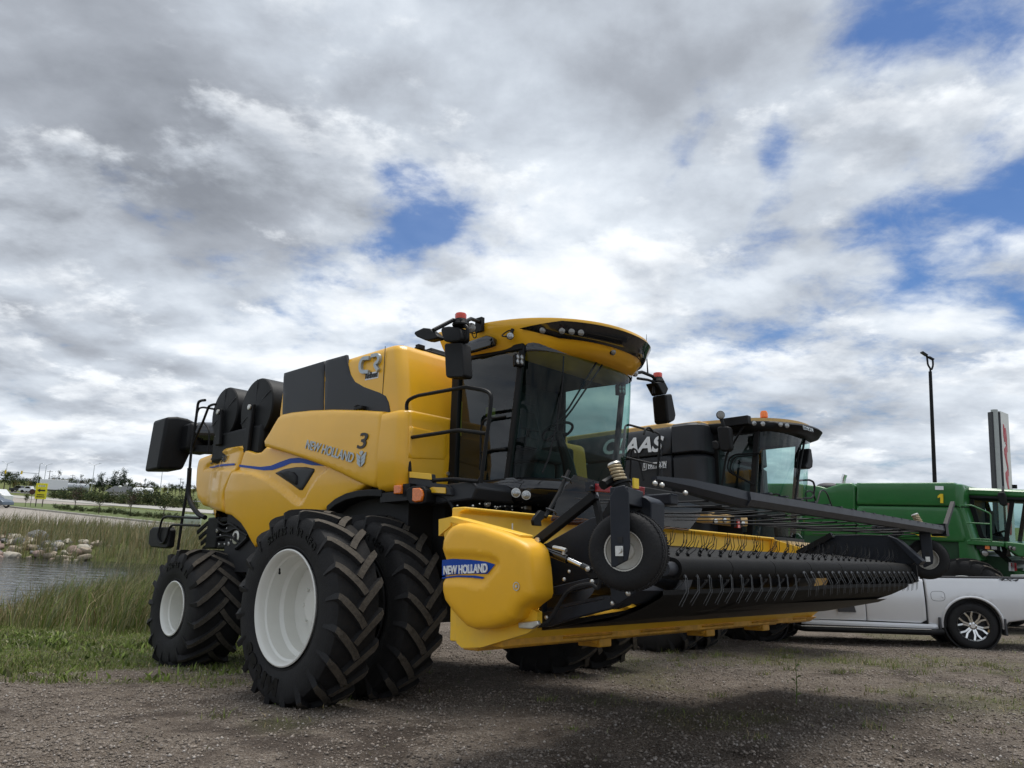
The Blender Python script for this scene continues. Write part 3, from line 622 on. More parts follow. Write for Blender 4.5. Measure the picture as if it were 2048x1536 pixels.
def ring_text(s, r, y, a_mid, size, m, parent, name='tyre_lettering', gap=1.0, bold=.004, sx=1.0):
    """lettering round the sidewall on the -Y face; a_mid is measured from straight up, clockwise seen from outside"""
    ws = []; ms = []
    for ch in s:
        if ch == ' ': ws.append(size * .45); ms.append(None); continue
        me = text_mesh(ch, size, .006, bold, 0, sx); xs = [v.co.x for v in me.vertices]; ws.append((max(xs) - min(xs)) + size * .16 * gap); ms.append(me)
    a = a_mid - sum(ws) / r / 2; mb = MB()
    for w_, me in zip(ws, ms):
        a += w_ / r / 2
        if me:
            c, s_ = math.cos(a), math.sin(a); rad = np.array([s_, 0, c]); tan = np.array([c, 0, -s_])
            mb.add([np.array([0, y, 0]) + rad * (r + v.co.y) + tan * v.co.x + np.array([0, -v.co.z - .004, 0]) for v in me.vertices], [tuple(p.vertices) for p in me.polygons])
        a += w_ / r / 2
    return mb.build(name, m, parent, 0)
TY_F = tyre_mesh('tyre', .975, .53, .535, 20, .062, -1, .30, .925, lugw=.068)
TY_R = tyre_mesh('tyre', .805, .75, .335, 17, .055, 1, .46, .755, lugw=.066)
def rim_mesh(rf, w, mats='rim', deep=.42, n=64):
    y0 = -w * .46; mb = MB()
    mb.lathe([(rf - .03, y0 + .05), (rf - .004, y0 + .02), (rf + .012, y0), (rf + .016, y0 - .012), (rf + .004, y0 - .018), (rf - .014, y0 - .006), (rf - .026, y0 + .02), (rf - .034, y0 + .075), (rf - .052, y0 + .09), (rf - .056, y0 + deep * .55),
              (rf - .095, y0 + deep * .62), (rf - .10, y0 + deep * .92), (rf * .55, y0 + deep), (rf * .42, y0 + deep - .03), (rf * .30, y0 + deep - .03), (rf * .28, y0 + deep - .10), (.0, y0 + deep - .10)], n=n)
    for k in range(10): a = 2 * math.pi * k / 10; mb.cyl((rf * .48 * math.cos(a), y0 + deep - .02, rf * .48 * math.sin(a)), (rf * .48 * math.cos(a), y0 + deep - .05, rf * .48 * math.sin(a)), .016, n=6)
    return mb.mesh('wheel', mats, 40)
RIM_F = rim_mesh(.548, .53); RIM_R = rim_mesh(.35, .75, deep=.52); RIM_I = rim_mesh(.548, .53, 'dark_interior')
def wheel(me_rim, me_ty, loc, parent, flip=False, tname='tyre'):
    o = link(bpy.data.objects.new('wheel', me_rim), parent); o.location = loc
    if flip: o.rotation_euler = (0, 0, math.pi)
    link(bpy.data.objects.new(tname, me_ty), o); return o

# ------------------------------------------------------------------ the yellow combine
nh = empty('combine_harvester', NH.mat())
tag(nh, 'yellow combine harvester with black grain tank panels, number 3 and white dual wheels', 'combine harvester')
for y, fl in ((-2.315, 0), (-1.50, 0), (1.50, 1), (2.315, 1)):
    wo = wheel(RIM_F if abs(y) > 2 else RIM_I, TY_F, (0, y, .925), nh, fl)
    if y == -2.315:
        ring_text('520/85 R 42 CFO', .745, -.264, R_(5), .10, 'rubber_letter', wo)
        ring_text('Mitas', .735, -.262, R_(208), .20, 'rubber_letter', wo, bold=.014, sx=1.3)
        v_ = MB(); v_.cyl((-.30, -.16, .37), (-.26, -.18, .33), .009, n=8); v_.cyl((-.26, -.18, .33), (-.25, -.185, .32), .012, n=8); v_.build('valve', 'black', wo)
    elif y == -1.50: ring_text('520/85 R 42 CFO', .745, -.264, R_(5), .10, 'rubber_letter', wo)
for y, fl in ((-1.66, 0), (1.66, 1)):
    wo = wheel(RIM_R, TY_R, (-3.8, y, .755), nh, fl)
    if y < 0: ring_text('750/65 R 26', .58, -.375, R_(8), .11, 'rubber_letter', wo)
def yb(x, z): return -1.60 + .26 * (min(1.6, max(0, -3.0 - x)) / 1.5) ** 2 + .05 * ((z - 2.5) / .6) ** 2
def yU(x, z): return -1.665 + .04 * ((z - 2.6) / .5) ** 2
def yT(x, z): return -1.50 + .012 * (z - 3.0)
def S(pts, f=yb, cr=c1): return [tuple(NH.surf(*cr(*p), f)[[0, 2]]) for p in pts]
# dark machinery inside
mb = MB(); mb.box((-1.55, 0, 2.05), (4.1, 2.9, 1.6)); mb.box((-3.9, 0, 2.35), (1.0, 2.5, 1.1)); mb.box((.2, 0, 1.75), (1.0, 2.2, .9)); mb.box((0, 0, .95), (.5, 3.0, .45)); mb.box((-3.8, 0, .85), (.35, 2.6, .3)); mb.box((-2.6, 0, 1.1), (3.2, 1.6, .8)); mb.box((-2.6, 0, 3.05), (2.6, 2.6, .5))
mb.build('chassis', 'dark_interior', nh, 0)
# upper and lower side panels
pU = S([(1652, 690), (1500, 680), (1300, 676), (1150, 682), (1030, 695), (960, 710), (938, 730), (880, 830), (840, 893), (834, 928), (900, 947), (1000, 978), (1120, 1018), (1250, 1065), (1350, 1110), (1450, 1160), (1530, 1196), (1590, 1212), (1622, 1211), (1632, 1100), (1645, 900)], yU)
up = panel('upper_side_panel', pU, yU, 'yellow', nh, rnd=.05, th=.10, step=.05)
blue_top = [(655, 1052), (700, 1058), (800, 1068), (870, 1060), (930, 1035), (1000, 1010), (1060, 1005), (1150, 1025), (1262, 1062)]
blue_bot = [(1150, 1056), (1080, 1040), (1010, 1042), (940, 1070), (880, 1090), (820, 1092), (730, 1078), (655, 1068)]
scoop = S([(640, 1098), (760, 1108), (860, 1150), (950, 1215), (1030, 1285), (1080, 1318), (1110, 1295), (1150, 1215), (1210, 1130), (1270, 1080), (1300, 1030), (1150, 900), (900, 900), (600, 960)])
pL = S([(690, 950), (760, 972), (800, 966), (836, 930), (920, 935), (1100, 985), (1300, 1060), (1450, 1140), (1545, 1188), (1500, 1225), (1400, 1272), (1330, 1310), (1285, 1355), (1200, 1400), (1000, 1470), (870, 1545)] ) + S([(830, 350), (775, 395), (755, 410), (735, 380), (700, 310), (660, 250), (600, 200), (560, 190)], yb, crop(280, 970, 3.3032)) + S([(572, 1300), (575, 1230), (620, 1110), (650, 1080)])
low = panel('lower_side_panel', pL, yb, 'yellow', nh, rnd=.03, th=.10, step=.04, recess=[(scoop, .055, .06)])
def yS(x, z):
    k = bool(inside(np.array([[x, z]]), scoop)[0]); return yb(x, z) + (.055 if k else 0) - .006
panel('blue_stripe', S(blue_top + blue_bot), yS, 'decal_blue', low, rnd=0, th=0, step=.05, smooth=60)
vent = S([(895, 1110), (960, 1082), (1040, 1068), (1110, 1068), (1168, 1080), (1165, 1100), (1110, 1190), (1085, 1228), (1065, 1228), (1000, 1180)])
panel('side_vent', vent, lambda x, z: yS(x, z) - .012, 'black_panel', low, rnd=.025, th=.03, step=.04)
panel('vent_cover', S([(930, 1110), (985, 1098), (1035, 1105), (1058, 1130), (1060, 1185), (1050, 1195), (1000, 1165)]), lambda x, z: yS(x, z) - .03, 'black', low, rnd=.02, th=.02, step=.04)
pR = S([(405, 1010), (470, 985), (520, 955), (600, 935), (680, 924), (688, 945), (655, 1060), (640, 1095), (600, 1180), (567, 1270), (568, 1385), (480, 1360), (420, 1335), (385, 1290), (374, 1200), (380, 1090), (392, 1030)])
def yR(x, z): return yb(x, z)
rearp = panel('rear_side_panel', pR, yR, 'yellow', nh, rnd=.06, th=.22, step=.05, recess=[(S([(440, 1085), (455, 1060), (520, 1000), (620, 960), (700, 940), (690, 1090)]), .035, .05)])
panel('blue_stripe', S([(468, 1068), (540, 1052), (637, 1045), (634, 1058), (540, 1066), (462, 1076)]), lambda x, z: yR(x, z) + .024, 'decal_blue', rearp, rnd=0, th=0, step=.06, smooth=60)
# curved tail behind the rear panel
mb = MB(); rings = []
for z, xe in ((2.02, -4.1), (2.12, -4.42), (2.35, -4.52), (2.65, -4.50), (2.85, -4.36), (2.94, -4.1)):
    ring = []
    for k in range(9):
        a = k / 8 * math.pi / 2; ring.append((-4.0 + (xe + 4.0) * math.sin(a), -1.44 + .35 * (1 - math.cos(a)) * 1.4 + (.9 * max(0, k - 6) / 2), z))
    rings.append(ring)
mb.loft(rings, False, False, ring_closed=False); mb.build('tail_panel', 'yellow', nh, 60)
mb = MB(); mb.box((-4.2, .3, 2.5), (.5, 2.5, .85)); mb.build('rear_hood', 'yellow', nh, bevel=.12, seg=4)
# mirrored panels of the far side
for o_ in (up, low, rearp):
    c_ = copy_obj(o_, nh); c_.scale = (1, -1, 1)
# front corner shield: side, rounded corner, front face up to the cab
def rounded(x0, x1, y0, y1, r, n=6):
    """open plan line: from (x0,y0) forward to x1, round the corner, then along y to y1"""
    p = [(x0, y0)]
    for k in range(n + 1): a = -math.pi / 2 + k / n * math.pi / 2; p.append((x1 - r + r * math.cos(a), y0 + r + r * math.sin(a)))
    return p + [(x1, y1)]
xg = NH.surf(*c1(1668, 700), yU)[0]
for sgn in (1, -1):
    mb = MB(); rings = []
    for z, ins, dx in ((2.13, .07, -.03), (2.15, .03, -.01), (2.2, .0, 0), (2.55, -.02, .02), (2.9, .0, 0), (2.985, .012, -.01), (3.015, .04, -.03), (3.03, .10, -.10)):
        rings.append([(x, y * sgn, z) for x, y in rounded(xg - .02, .60 + dx, -1.665 + ins, -.86, .13)])
    mb.loft(rings, False, ring_closed=False); o_ = mb.build('front_corner_shield', 'yellow', nh, 50)
    if sgn == 1:
        mb = MB(); q = NH.hit(*d5(745, 110), 'X', .625); mb.cyl(q + np.array([-.01, 0, 0]), q + np.array([.008, 0, 0]), .022); mb.build('latch', 'zinc', o_)
        q0 = NH.hit(*c3(135, 860), 'X', .615); q1 = NH.hit(*c3(375, 1090), 'X', .615)
        panel('access_cover', [(q0[1], q0[2]), (q1[1] + .02, q0[2] - .02), (q1[1] + .03, q1[2]), (q0[1], q1[2] - .05)], lambda y, z: .624, 'yellow', o_, rnd=.015, th=.02, axis='X', side=1, step=.06)
# grain tank
TX0 = S([(980, 560)], yT)[0][0] - .02
mb = MB(); rings = []
for z, i_ in ((2.9, .0), (3.4, .0), (3.80, .012), (3.86, .03), (3.885, .06), (3.89, .12)):
    xf = .44 - .20 * (z - 2.98) / .9; rr = rounded(TX0 + i_, xf - i_, -1.50 + i_, 0, .13); rings.append([(x, y, z) for x, y in rr] + [(x, -y, z) for x, y in rr[::-1]])
mb.loft(rings, False); mb.add([(x, y, 3.86) for x, y, z in rings[-1]], [tuple(range(len(rings[-1])))])
tank = mb.build('grain_tank', 'yellow', nh, 40)
bp1 = S([(985, 432), (1262, 348), (1258, 720), (975, 735)], yT); bp2 = S([(1268, 346), (1412, 306), (1424, 380), (1440, 440), (1470, 490), (1530, 525), (1640, 565), (1680, 588), (1700, 630), (1712, 700), (1712, 740), (1263, 720)], yT)
for k, q in enumerate((bp1, bp2)): panel('tank_panel', q, lambda x, z: yT(x, z) - .014, 'black_panel', tank, rnd=.012, th=.03, step=.07)
mb = MB(); mb.box((.12, 0, 3.9), (.05, 2.3, .06)); mb.prism([(-.95, 3.9), (-.4, 3.97), (.12, 3.98), (.15, 3.9)], 'Y', -.9, 1.2); mb.build('tank_cover', 'black', tank, bevel=.01)
mb = MB()
for a in range(5): mb.box((.15, -1.1 + a * .55, 3.93), (.06, .1, .05))
mb.build('cover_hinge', 'black', tank)
seam = NH.surf(*c1(1672, 400), yT)[0]; mb = MB(); mb.box((seam - .005, -1.502, 3.45), (.006, .006, .86)); mb.build('panel_gap', 'decal_black', tank, 0)
mb = MB(); q = NH.surf(*c1(1470, 665), yU); mb.box((q[0], q[1] + .08, q[2] + .0), (.16, .10, .045)); mb.box((q[0] - .05, q[1] + .07, q[2] + .03), (.06, .08, .03)); mb.build('panel_hinge', 'black', nh, bevel=.01)
# fender over the dual wheels
mb = MB(); arc = []
for u, v in ((1290, 1350), (1350, 1300), (1420, 1265), (1500, 1245), (1580, 1238), (1665, 1240)):
    p = NH.hit(*c1(u, v), 'Y', -1.62); arc.append(p)
top = [(p[0], p[2] + .02) for p in arc]; bot = [(p[0] + .01, p[2] - .06) for p in arc[::-1]]; mb.prism(top + bot, 'Y', -1.66, -1.0); mb.build('wheel_arch', 'black', nh, bevel=.01)
mb = MB(); mb.box((.55, -1.2, 2.06), (.6, .9, .10)); mb.build('arch_cover', 'dark_interior', nh)
# rear machinery seen under the side panel
mb = MB(); gg = np.random.default_rng(5); E_ = crop(290, 820, 5.4875)
for u0, v0, u1, v1, y in ((690, 1180, 770, 1520, -1.42), (780, 1180, 900, 1230, -1.4), (800, 1300, 960, 1420, -1.36), (960, 1350, 1080, 1450, -1.4), (760, 1440, 900, 1520, -1.4), (980, 1240, 1100, 1330, -1.36)):
    a = NH.hit(*E_(u0, v0), 'Y', y); b_ = NH.hit(*E_(u1, v1), 'Y', y); mb.box(((a[0] + b_[0]) / 2, y + .15, (a[2] + b_[2]) / 2), (abs(b_[0] - a[0]), .3, abs(a[2] - b_[2])))
mb.build('rear_gearbox', 'black', nh, bevel=.02)
mb = MB()
for u, v, r in ((808, 1325, .03), (935, 1470, .03), (1015, 1395, .10), (845, 1380, .022), (890, 1475, .02), (830, 1475, .02), (770, 1138, .02), (1035, 1320, .015), (915, 1300, .015), (960, 1425, .015)):
    a = NH.hit(*E_(u, v), 'Y', -1.43); mb.lathe([(r, a[1]), (r, a[1] - .03), (r * .6, a[1] - .035), (r * .5, a[1] - .01)], (a[0], 0, a[2]), n=14)
mb.build('rear_fitting', 'zinc', nh)
mb = MB()
for pts, r in (([(800, 1300), (900, 1340), (1000, 1300), (1060, 1340), (1130, 1380)], .02), ([(790, 1400), (880, 1380), (960, 1400), (1050, 1480)], .018), ([(1000, 1520), (1060, 1470), (1130, 1400)], .03), ([(770, 1200), (860, 1260), (930, 1250), (1010, 1290)], .015)):
    mb.tube(catmull([NH.hit(*E_(u, v), 'Y', -1.47) for u, v in pts], 5), r, 7)
mb.build('rear_hose', 'black', nh)
# dust screen drums with their support arms
for (hu, hv), rr, nm in (((588, 735), .41, 'a'), ((1130, 655), .455, 'b')):
    y = -1.42; hb = NH.hit(*d1(hu, hv), 'Y', y); mb = MB()
    mb.lathe([(rr - .012, y + .62), (rr, y + .60), (rr, y + .02), (rr - .012, y), (rr * .5, y - .012), (.03, y - .016), (0, y - .016)], (hb[0], 0, hb[2]), n=48)
    dr = mb.build('dust_screen_drum', 'black', nh, 30); mb = MB()
    for a in (math.pi / 2 + .05, R_(30), R_(205), R_(268)):
        for k in range(9):
            t_ = rr * (.25 + .085 * k); mb.box((hb[0] + t_ * math.cos(a), y - .012, hb[2] + t_ * math.sin(a)), (.03, .008, .008), np.array([[math.cos(a), 0, -math.sin(a)], [0, 1, 0], [math.sin(a), 0, math.cos(a)]]))
    mb.build('drum_rib', 'black_panel', dr); mb = MB(); dz = -.52 if nm == 'a' else -.66
    mb.prism([(hb[0] - .045, hb[2] + .05), (hb[0] + .045, hb[2] + .05), (hb[0] + .13, hb[2] + dz), (hb[0] - .03, hb[2] + dz)] if nm == 'a' else [(hb[0] - .04, hb[2] + .05), (hb[0] + .05, hb[2] + .05), (hb[0] + .03, hb[2] + dz), (hb[0] - .14, hb[2] + dz)], 'Y', y - .09, y - .03)
    mb.build('drum_arm', 'black', dr, bevel=.015); mb = MB(); mb.lathe([(.04, y - .10), (.04, y - .12), (.02, y - .125), (0, y - .125)], (hb[0], 0, hb[2]), n=14); mb.build('drum_bolt', 'zinc', dr)
a = NH.hit(*d1(700, 1130), 'Y', -1.4); mb = MB(); mb.box((a[0] + .25, -1.1, a[2] - .15), (1.5, .7, .45)); mb.build('engine_cover', 'black', nh, bevel=.05)
# unloading auger folded to the rear with its spout
mb = MB(); A_ = np.array([-6.35, -.78, 3.67]); B_a = np.array([-1.2, 1.85, 3.35]); mb.cyl(A_, B_a, .20, n=24); mb.cyl(B_a, B_a - np.array([0, 0, 1.6]), .24, n=20); mb.build('unloading_auger', 'black_gloss', nh)
mb = MB(); mb.bar(A_ + np.array([0, 0, -.30]), A_ + .5 * (B_a - A_) + np.array([0, 0, -.30]), .30, .12); mb.build('auger_trough', 'black', nh)
Sx = -6.75; ps = [NH.hit(*c1(u, v), 'X', Sx) for u, v in ((140, 742), (78, 1096), (252, 1098), (318, 960), (345, 860), (385, 800), (290, 752), (220, 738))]
mb = MB(); mb.prism([(p[1], p[2]) for p in ps], 'X', Sx - .32, Sx + .25); sp_ = mb.build('auger_spout', 'black', nh, bevel=.05, seg=3)
mb = MB(); mb.box(A_ + np.array([-.1, 0, -.1]), (.5, .5, .5)); mb.build('spout_joint', 'black', sp_, bevel=.06)
# rails, ladder and mirror at the rear
def rail(name, pts, cr, ax, val, r, parent=nh, m='black', fr=.06):
    mb = MB(); mb.tube(fillet([NH.hit(*cr(*p), ax, val) for p in pts], fr), r, 8); return mb.build(name, m, parent)
rail('rear_rail', [(360, 1536), (400, 1250), (450, 950), (490, 650), (512, 400), (535, 250), (560, 100), (580, -60), (590, -90), (620, -105), (660, -108)], d2, 'Y', -1.62, .022)
rail('rear_rail', [(500, 460), (560, 300), (640, 120), (685, 0), (700, -40), (740, -60), (775, -62)], d2, 'Y', -1.60, .02)
rail('rear_rail', [(640, 130), (690, 190), (708, 240), (695, 480)], d2, 'Y', -1.35, .016)
rail('rear_rail', [(520, 440), (535, 250), (565, 60), (590, -20), (640, -30), (760, -10)], d2, 'Y', -1.5, .016)
rail('rear_handhold', [(490, 640), (478, 850), (480, 960), (520, 1060), (590, 1150), (660, 1180)], d2, 'Y', -1.60, .036, fr=.15)
rail('mirror_bracket', [(600, 1188), (400, 1178), (240, 1166), (190, 1190), (165, 1280), (140, 1380), (150, 1440), (180, 1468), (215, 1450), (245, 1380), (262, 1300), (300, 1262), (420, 1262), (600, 1270)], d2, 'Y', -1.80, .017, fr=.08)
mp_ = [NH.hit(*d2(u, v), 'Y', -1.76) for u, v in ((95, 1285), (270, 1285), (288, 1320), (265, 1500), (235, 1520), (75, 1505), (48, 1470), (60, 1320))]
mb = MB(); mb.prism([(p[0], p[2]) for p in mp_], 'Y', -1.78, -1.68); rm = mb.build('rear_mirror', 'black', nh, bevel=.02, seg=3)
mb = MB(); mb.box((sum(p[0] for p in mp_) / 8, -1.672, sum(p[2] for p in mp_) / 8), (.30, .01, .30)); mb.build('mirror_glass', 'mirror_glass', rm)
mb = MB()
for k in range(4):
    for s_ in (0, 1):
        a = NH.hit(*d2(575 + 20 * k, 1345 + 62 * k), 'Y', -1.3); b_ = a + np.array([.33, 0, .14]); mb.bar(a, b_, .02, .06)
mb.build('rear_deflector', 'black', nh)
# ------------------------------------------------------------------ lettering and marks on the side
def text_fit(name, s, P0, P1, hgt, m, parent, up=(0, 0, 1), off=(0, -.006, 0), **k):
    P0, P1 = Vector(P0) + Vector(off), Vector(P1) + Vector(off); me = text_mesh(s, 1., k.pop('extrude', .004), **k); xs = [v.co.x for v in me.vertices]; ys = [v.co.y for v in me.vertices]
    w = max(xs) - min(xs); hh = max(ys) - min(ys); mx_, my_ = (max(xs) + min(xs)) / 2, (max(ys) + min(ys)) / 2; d = (P1 - P0).length
    for v in me.vertices: v.co.x = (v.co.x - mx_) * d / w; v.co.y = (v.co.y - my_) * hgt / hh
    me.materials.clear(); me.materials.append(MATS[m]); me.name = name; o = link(bpy.data.objects.new(name, me), parent); o.matrix_local = basis((P0 + P1) / 2, P1 - P0, up); return o
sU = lambda u, v, f=yU: NH.surf(*c1(u, v), f)
text_fit('lettering', 'NEW HOLLAND', sU(1140, 915), sU(1465, 1012), .115, 'decal_silver', up, bold=.02, shear=.1, space=1.0, off=(0, -.012, 0))
text_fit('lettering', '3', sU(1490, 893), sU(1556, 893), .185, 'decal_black', up, bold=.012, shear=.15, off=(0, -.008, 0))
text_fit('lettering', 'CR10.90', NH.surf(*c1(470, 1030), yR) + [0, .024, 0], NH.surf(*c1(580, 1012), yR) + [0, .024, 0], .10, 'decal_black', rearp, bold=.015, shear=.35)
lc = sU(1514, 1015); mb = MB()
for s_ in (-1, 1):
    for k in range(3):
        z0 = lc[2] - .095 + k * .042; mb.prism([(lc[0] + s_ * .008, z0), (lc[0] + s_ * (.070 + .010 * k), z0 + .042), (lc[0] + s_ * (.072 + .008 * k), z0 + .080), (lc[0] + s_ * .008, z0 + .034)], 'Y', lc[1] - .014, lc[1] - .004)
mb.prism([(lc[0] - .007, lc[2] + .035), (lc[0] + .007, lc[2] + .035), (lc[0] + .04, lc[2] + .075), (lc[0], lc[2] + .092), (lc[0] - .04, lc[2] + .075)], 'Y', lc[1] - .014, lc[1] - .004); mb.build('leaf_emblem', 'decal_silver', up)
# CR emblem: two rounded strokes, each a bent band
def band(pts, w, y0, y1, mb):
    P = [np.array(p) for p in pts]; o1, o2 = [], []
    for i, p in enumerate(P):
        t = P[min(i + 1, len(P) - 1)] - P[max(i - 1, 0)]; t = t / np.linalg.norm(t); nrm_ = np.array([-t[1], t[0]]); o1.append(p + nrm_ * w / 2); o2.append(p - nrm_ * w / 2)
    for i in range(len(P) - 1): mb.prism([o1[i], o1[i + 1], o2[i + 1], o2[i]], 'Y', y0, y1)
mb = MB(); fl = lambda pts: [np.array(q)[:2] for q in fillet([(*S([p], yT)[0], 0) for p in pts], .05, 4)]
y_ = -1.53; band(fl([(1578, 330), (1530, 335), (1514, 380), (1520, 425), (1572, 425)]), .045, y_, -1.49, mb); band(fl([(1592, 318), (1642, 306), (1644, 352), (1612, 374), (1638, 415)]), .042, y_, -1.49, mb)
mb.build('emblem', 'decal_silver', tank)
a = NH.surf(*c1(1541, 458), yT); b_ = NH.surf(*c1(1630, 440), yT); mb = MB(); mb.bar(a + [0, -.004, 0], b_ + [0, -.004, 0], .006, .085, (0, 0, 1)); mb.build('sticker', 'decal_white', tank)
text_fit('lettering', 'Redhead', a + (b_ - a) * .03 + [0, 0, .01], a + (b_ - a) * .95 + [0, 0, .01], .075, 'decal_black', tank, bold=.02, off=(0, -.010, 0))
# ------------------------------------------------------------------ cab of the yellow combine
def plan(xs, yw, xn, n=25, p=2.25):
    out_ = []
    for i_ in range(n):
        t_ = -math.pi / 2 + math.pi * i_ / (n - 1); c_, s_ = math.cos(t_), math.sin(t_)
        out_.append((xs + (xn - xs) * abs(c_) ** (2 / p), yw * math.copysign(abs(s_) ** (2 / p), s_)))
    return out_
cab = nh
GB, GT = plan(1.50, .93, 1.93), plan(1.70, .93, 2.07); zb_, zt_ = 2.24, 3.66
mb = MB(); mb.loft([[(xa + (xb - xa) * k / 6 + .03 * math.sin(math.pi * k / 6), ya + (yb_ - ya) * k / 6, zb_ + (zt_ - zb_) * k / 6) for (xa, ya), (xb, yb_) in zip(GB, GT)] for k in range(7)], False, ring_closed=False)
ws_ = mb.build('windshield', 'glass', cab, 60)
for sgn in (-1, 1):
    mb = MB(); y = .955 * sgn; mb.add([(.70, y, 2.24), (1.46, y, 2.24), (1.66, y, 3.66), (.72, y, 3.70)], [(0, 1, 2, 3)]); mb.build('side_window', 'glass_side', cab, 0)
    mb = MB(); mb.bar((1.49, .945 * sgn, 2.2), (1.70, .945 * sgn, 3.68), .05, .07, (1, 0, 0)); mb.build('front_pillar', 'black', cab, bevel=.012)
    mb = MB(); mb.bar((.66, .96 * sgn, 2.2), (.68, .96 * sgn, 3.74), .06, .12, (1, 0, 0)); mb.bar((.66, .96 * sgn, 2.22), (1.5, .96 * sgn, 2.22), .05, .06); mb.bar((.66, .955 * sgn, 3.71), (1.72, .955 * sgn, 3.66), .06, .07); mb.build('door_frame', 'black', cab, bevel=.01)
mb = MB(); rings = []
for z, k in ((3.60, 1.0), (3.63, 1.012), (3.70, 1.0)): rings.append([(1.70 + (x - 1.70) * k, y * k, z) for x, y in plan(1.70, .94, 2.08)])
mb.loft(rings, False, ring_closed=False); mb.build('windshield_header', 'black_gloss', cab)
# rear wall, floor and headliner
mb = MB(); mb.box((.62, 0, 2.95), (.06, 1.86, 1.5)); mb.build('cab_rear_wall', 'interior_grey', cab)
mb = MB(); mb.prism([(.62, -.9)] + plan(1.5, .9, 1.9) + [(.62, .9)], 'Z', 2.12, 2.2); mb.build('cab_floor', 'interior_grey', cab)
mb = MB(); mb.prism([(.62, -.9)] + plan(1.68, .9, 2.02) + [(.62, .9)], 'Z', 3.64, 3.69); mb.build('headliner', 'interior_grey', cab)
# seat, console, steering wheel
mb = MB(); mb.box((1.05, 0, 2.62), (.5, .52, .14)); mb.box((.83, 0, 2.98), (.14, .50, .72)); mb.box((.83, 0, 3.38), (.10, .28, .16)); mb.box((1.05, 0, 2.38), (.36, .36, .36)); seat = mb.build('operator_seat', 'seat_cloth', cab, bevel=.04, seg=3)
mb = MB(); mb.box((1.08, -.40, 2.72), (.55, .2, .12)); mb.tube([(1.3, -.42, 2.75), (1.34, -.42, 2.9)], .03); mb.box((1.40, -.52, 2.95), (.03, .30, .24), np.array([[.8, 0, -.3], [0, 1, 0], [.3, 0, .95]])); mb.build('armrest_console', 'black', cab, bevel=.02)
mb = MB(); mb.tube([(1.62, 0, 2.2), (1.56, 0, 2.5), (1.42, 0, 2.86)], [.09, .07, .04]); mb.build('steering_column', 'black', cab)
stc = np.array([1.40, 0, 2.90]); nv = np.array([-.45, 0, .89]); e1 = np.array([0, 1., 0]); e2 = np.cross(nv, e1)
mb = MB(); mb.tube([stc + .19 * (math.cos(a) * e1 + math.sin(a) * e2) for a in np.arange(0, 2 * math.pi, .25)], .016, 8, closed=True); mb.tube([stc - .19 * e1, stc, stc + .19 * e1], .014); mb.tube([stc, stc + .19 * e2], .014); mb.build('steering_wheel', 'black', cab)
mb = MB(); mb.box((1.0, .45, 2.55), (.35, .32, .5)); mb.build('passenger_seat', 'seat_cloth', cab, bevel=.04)
mb = MB(); mb.box((.90, -.62, 3.1), (.06, .10, .10)); mb.box((.72, -.93, 3.0), (.004, .05, .4)); mb.build('cab_sticker', 'decal_lime', cab)
# wipers
for pts in (((1540, 110), (1220, 640), (1080, 820)), ((1610, 125), (1250, 660), (1130, 810))):
    mb = MB(); mb.tube([NH.hit(*d4(*p), 'X', 2.09 - .14 * k) for k, p in enumerate(pts)], .011, 6); mb.build('wiper_arm', 'black', cab)
mb = MB(); mb.tube([NH.hit(*d4(*p), 'X', 1.98) for p in ((1165, 115), (1150, 400), (1090, 830), (1010, 1160), (945, 1310))], .009, 6); mb.build('wiper_blade', 'black', cab)
mb = MB(); mb.tube(fillet([NH.hit(*c3(*p), 'X', 2.0) for p in ((1490, 400), (1480, 440), (1560, 480), (1620, 510), (1640, 490), (1620, 470), (1570, 440))], .05), .012, 6); mb.build('wiper_guard', 'black', cab)
# roof: yellow shell with a black lamp visor
def rring(xs, yw, xn, z, x0, tilt=.07, p=2.2):
    q = plan(xs, yw, xn, 33, p); r_ = [(x0, -yw)] + q + [(x0, yw)]; return [(x, y, z - tilt * (x - 1.2)) for x, y in r_]
roof_spec = [(1.42, .96, 2.12, 3.655, .56), (1.36, 1.00, 2.24, 3.70, .55), (1.28, 1.06, 2.36, 3.80, .52), (1.22, 1.10, 2.44, 3.90, .50), (1.20, 1.12, 2.48, 3.965, .49), (1.20, 1.11, 2.47, 3.995, .49), (1.18, 1.05, 2.38, 4.015, .52), (1.1, .8, 1.9, 4.045, .6)]
mb = MB(); rings = [rring(*r_) for r_ in roof_spec]; mb.loft(rings, True); roof = mb.build('roof', 'yellow', cab, 50)
def on_roof(u, v, off=.0):
    """point of the roof's front surface seen at a photo pixel"""
    best = None
    for i_ in range(1, len(rings) - 3):
        for k in range(6):
            z = roof_spec[i_][3] + (roof_spec[i_ + 1][3] - roof_spec[i_][3]) * k / 6
            A_r, B_r = rings[i_], rings[i_ + 1]
            for pa, pb in zip(A_r, B_r):
                P = np.array(pa) + (np.array(pb) - np.array(pa)) * k / 6; w_ = NH.w(P) - np.array([0, 0, CZ]); dd = w_ @ CF
                uu, vv = 1024 + FPX * (w_ @ CR) / dd, 768 - FPX * (w_ @ CU) / dd; e_ = (uu - u) ** 2 + (vv - v) ** 2
                if best is None or e_ < best[0]: best = (e_, P)
    return best[1]
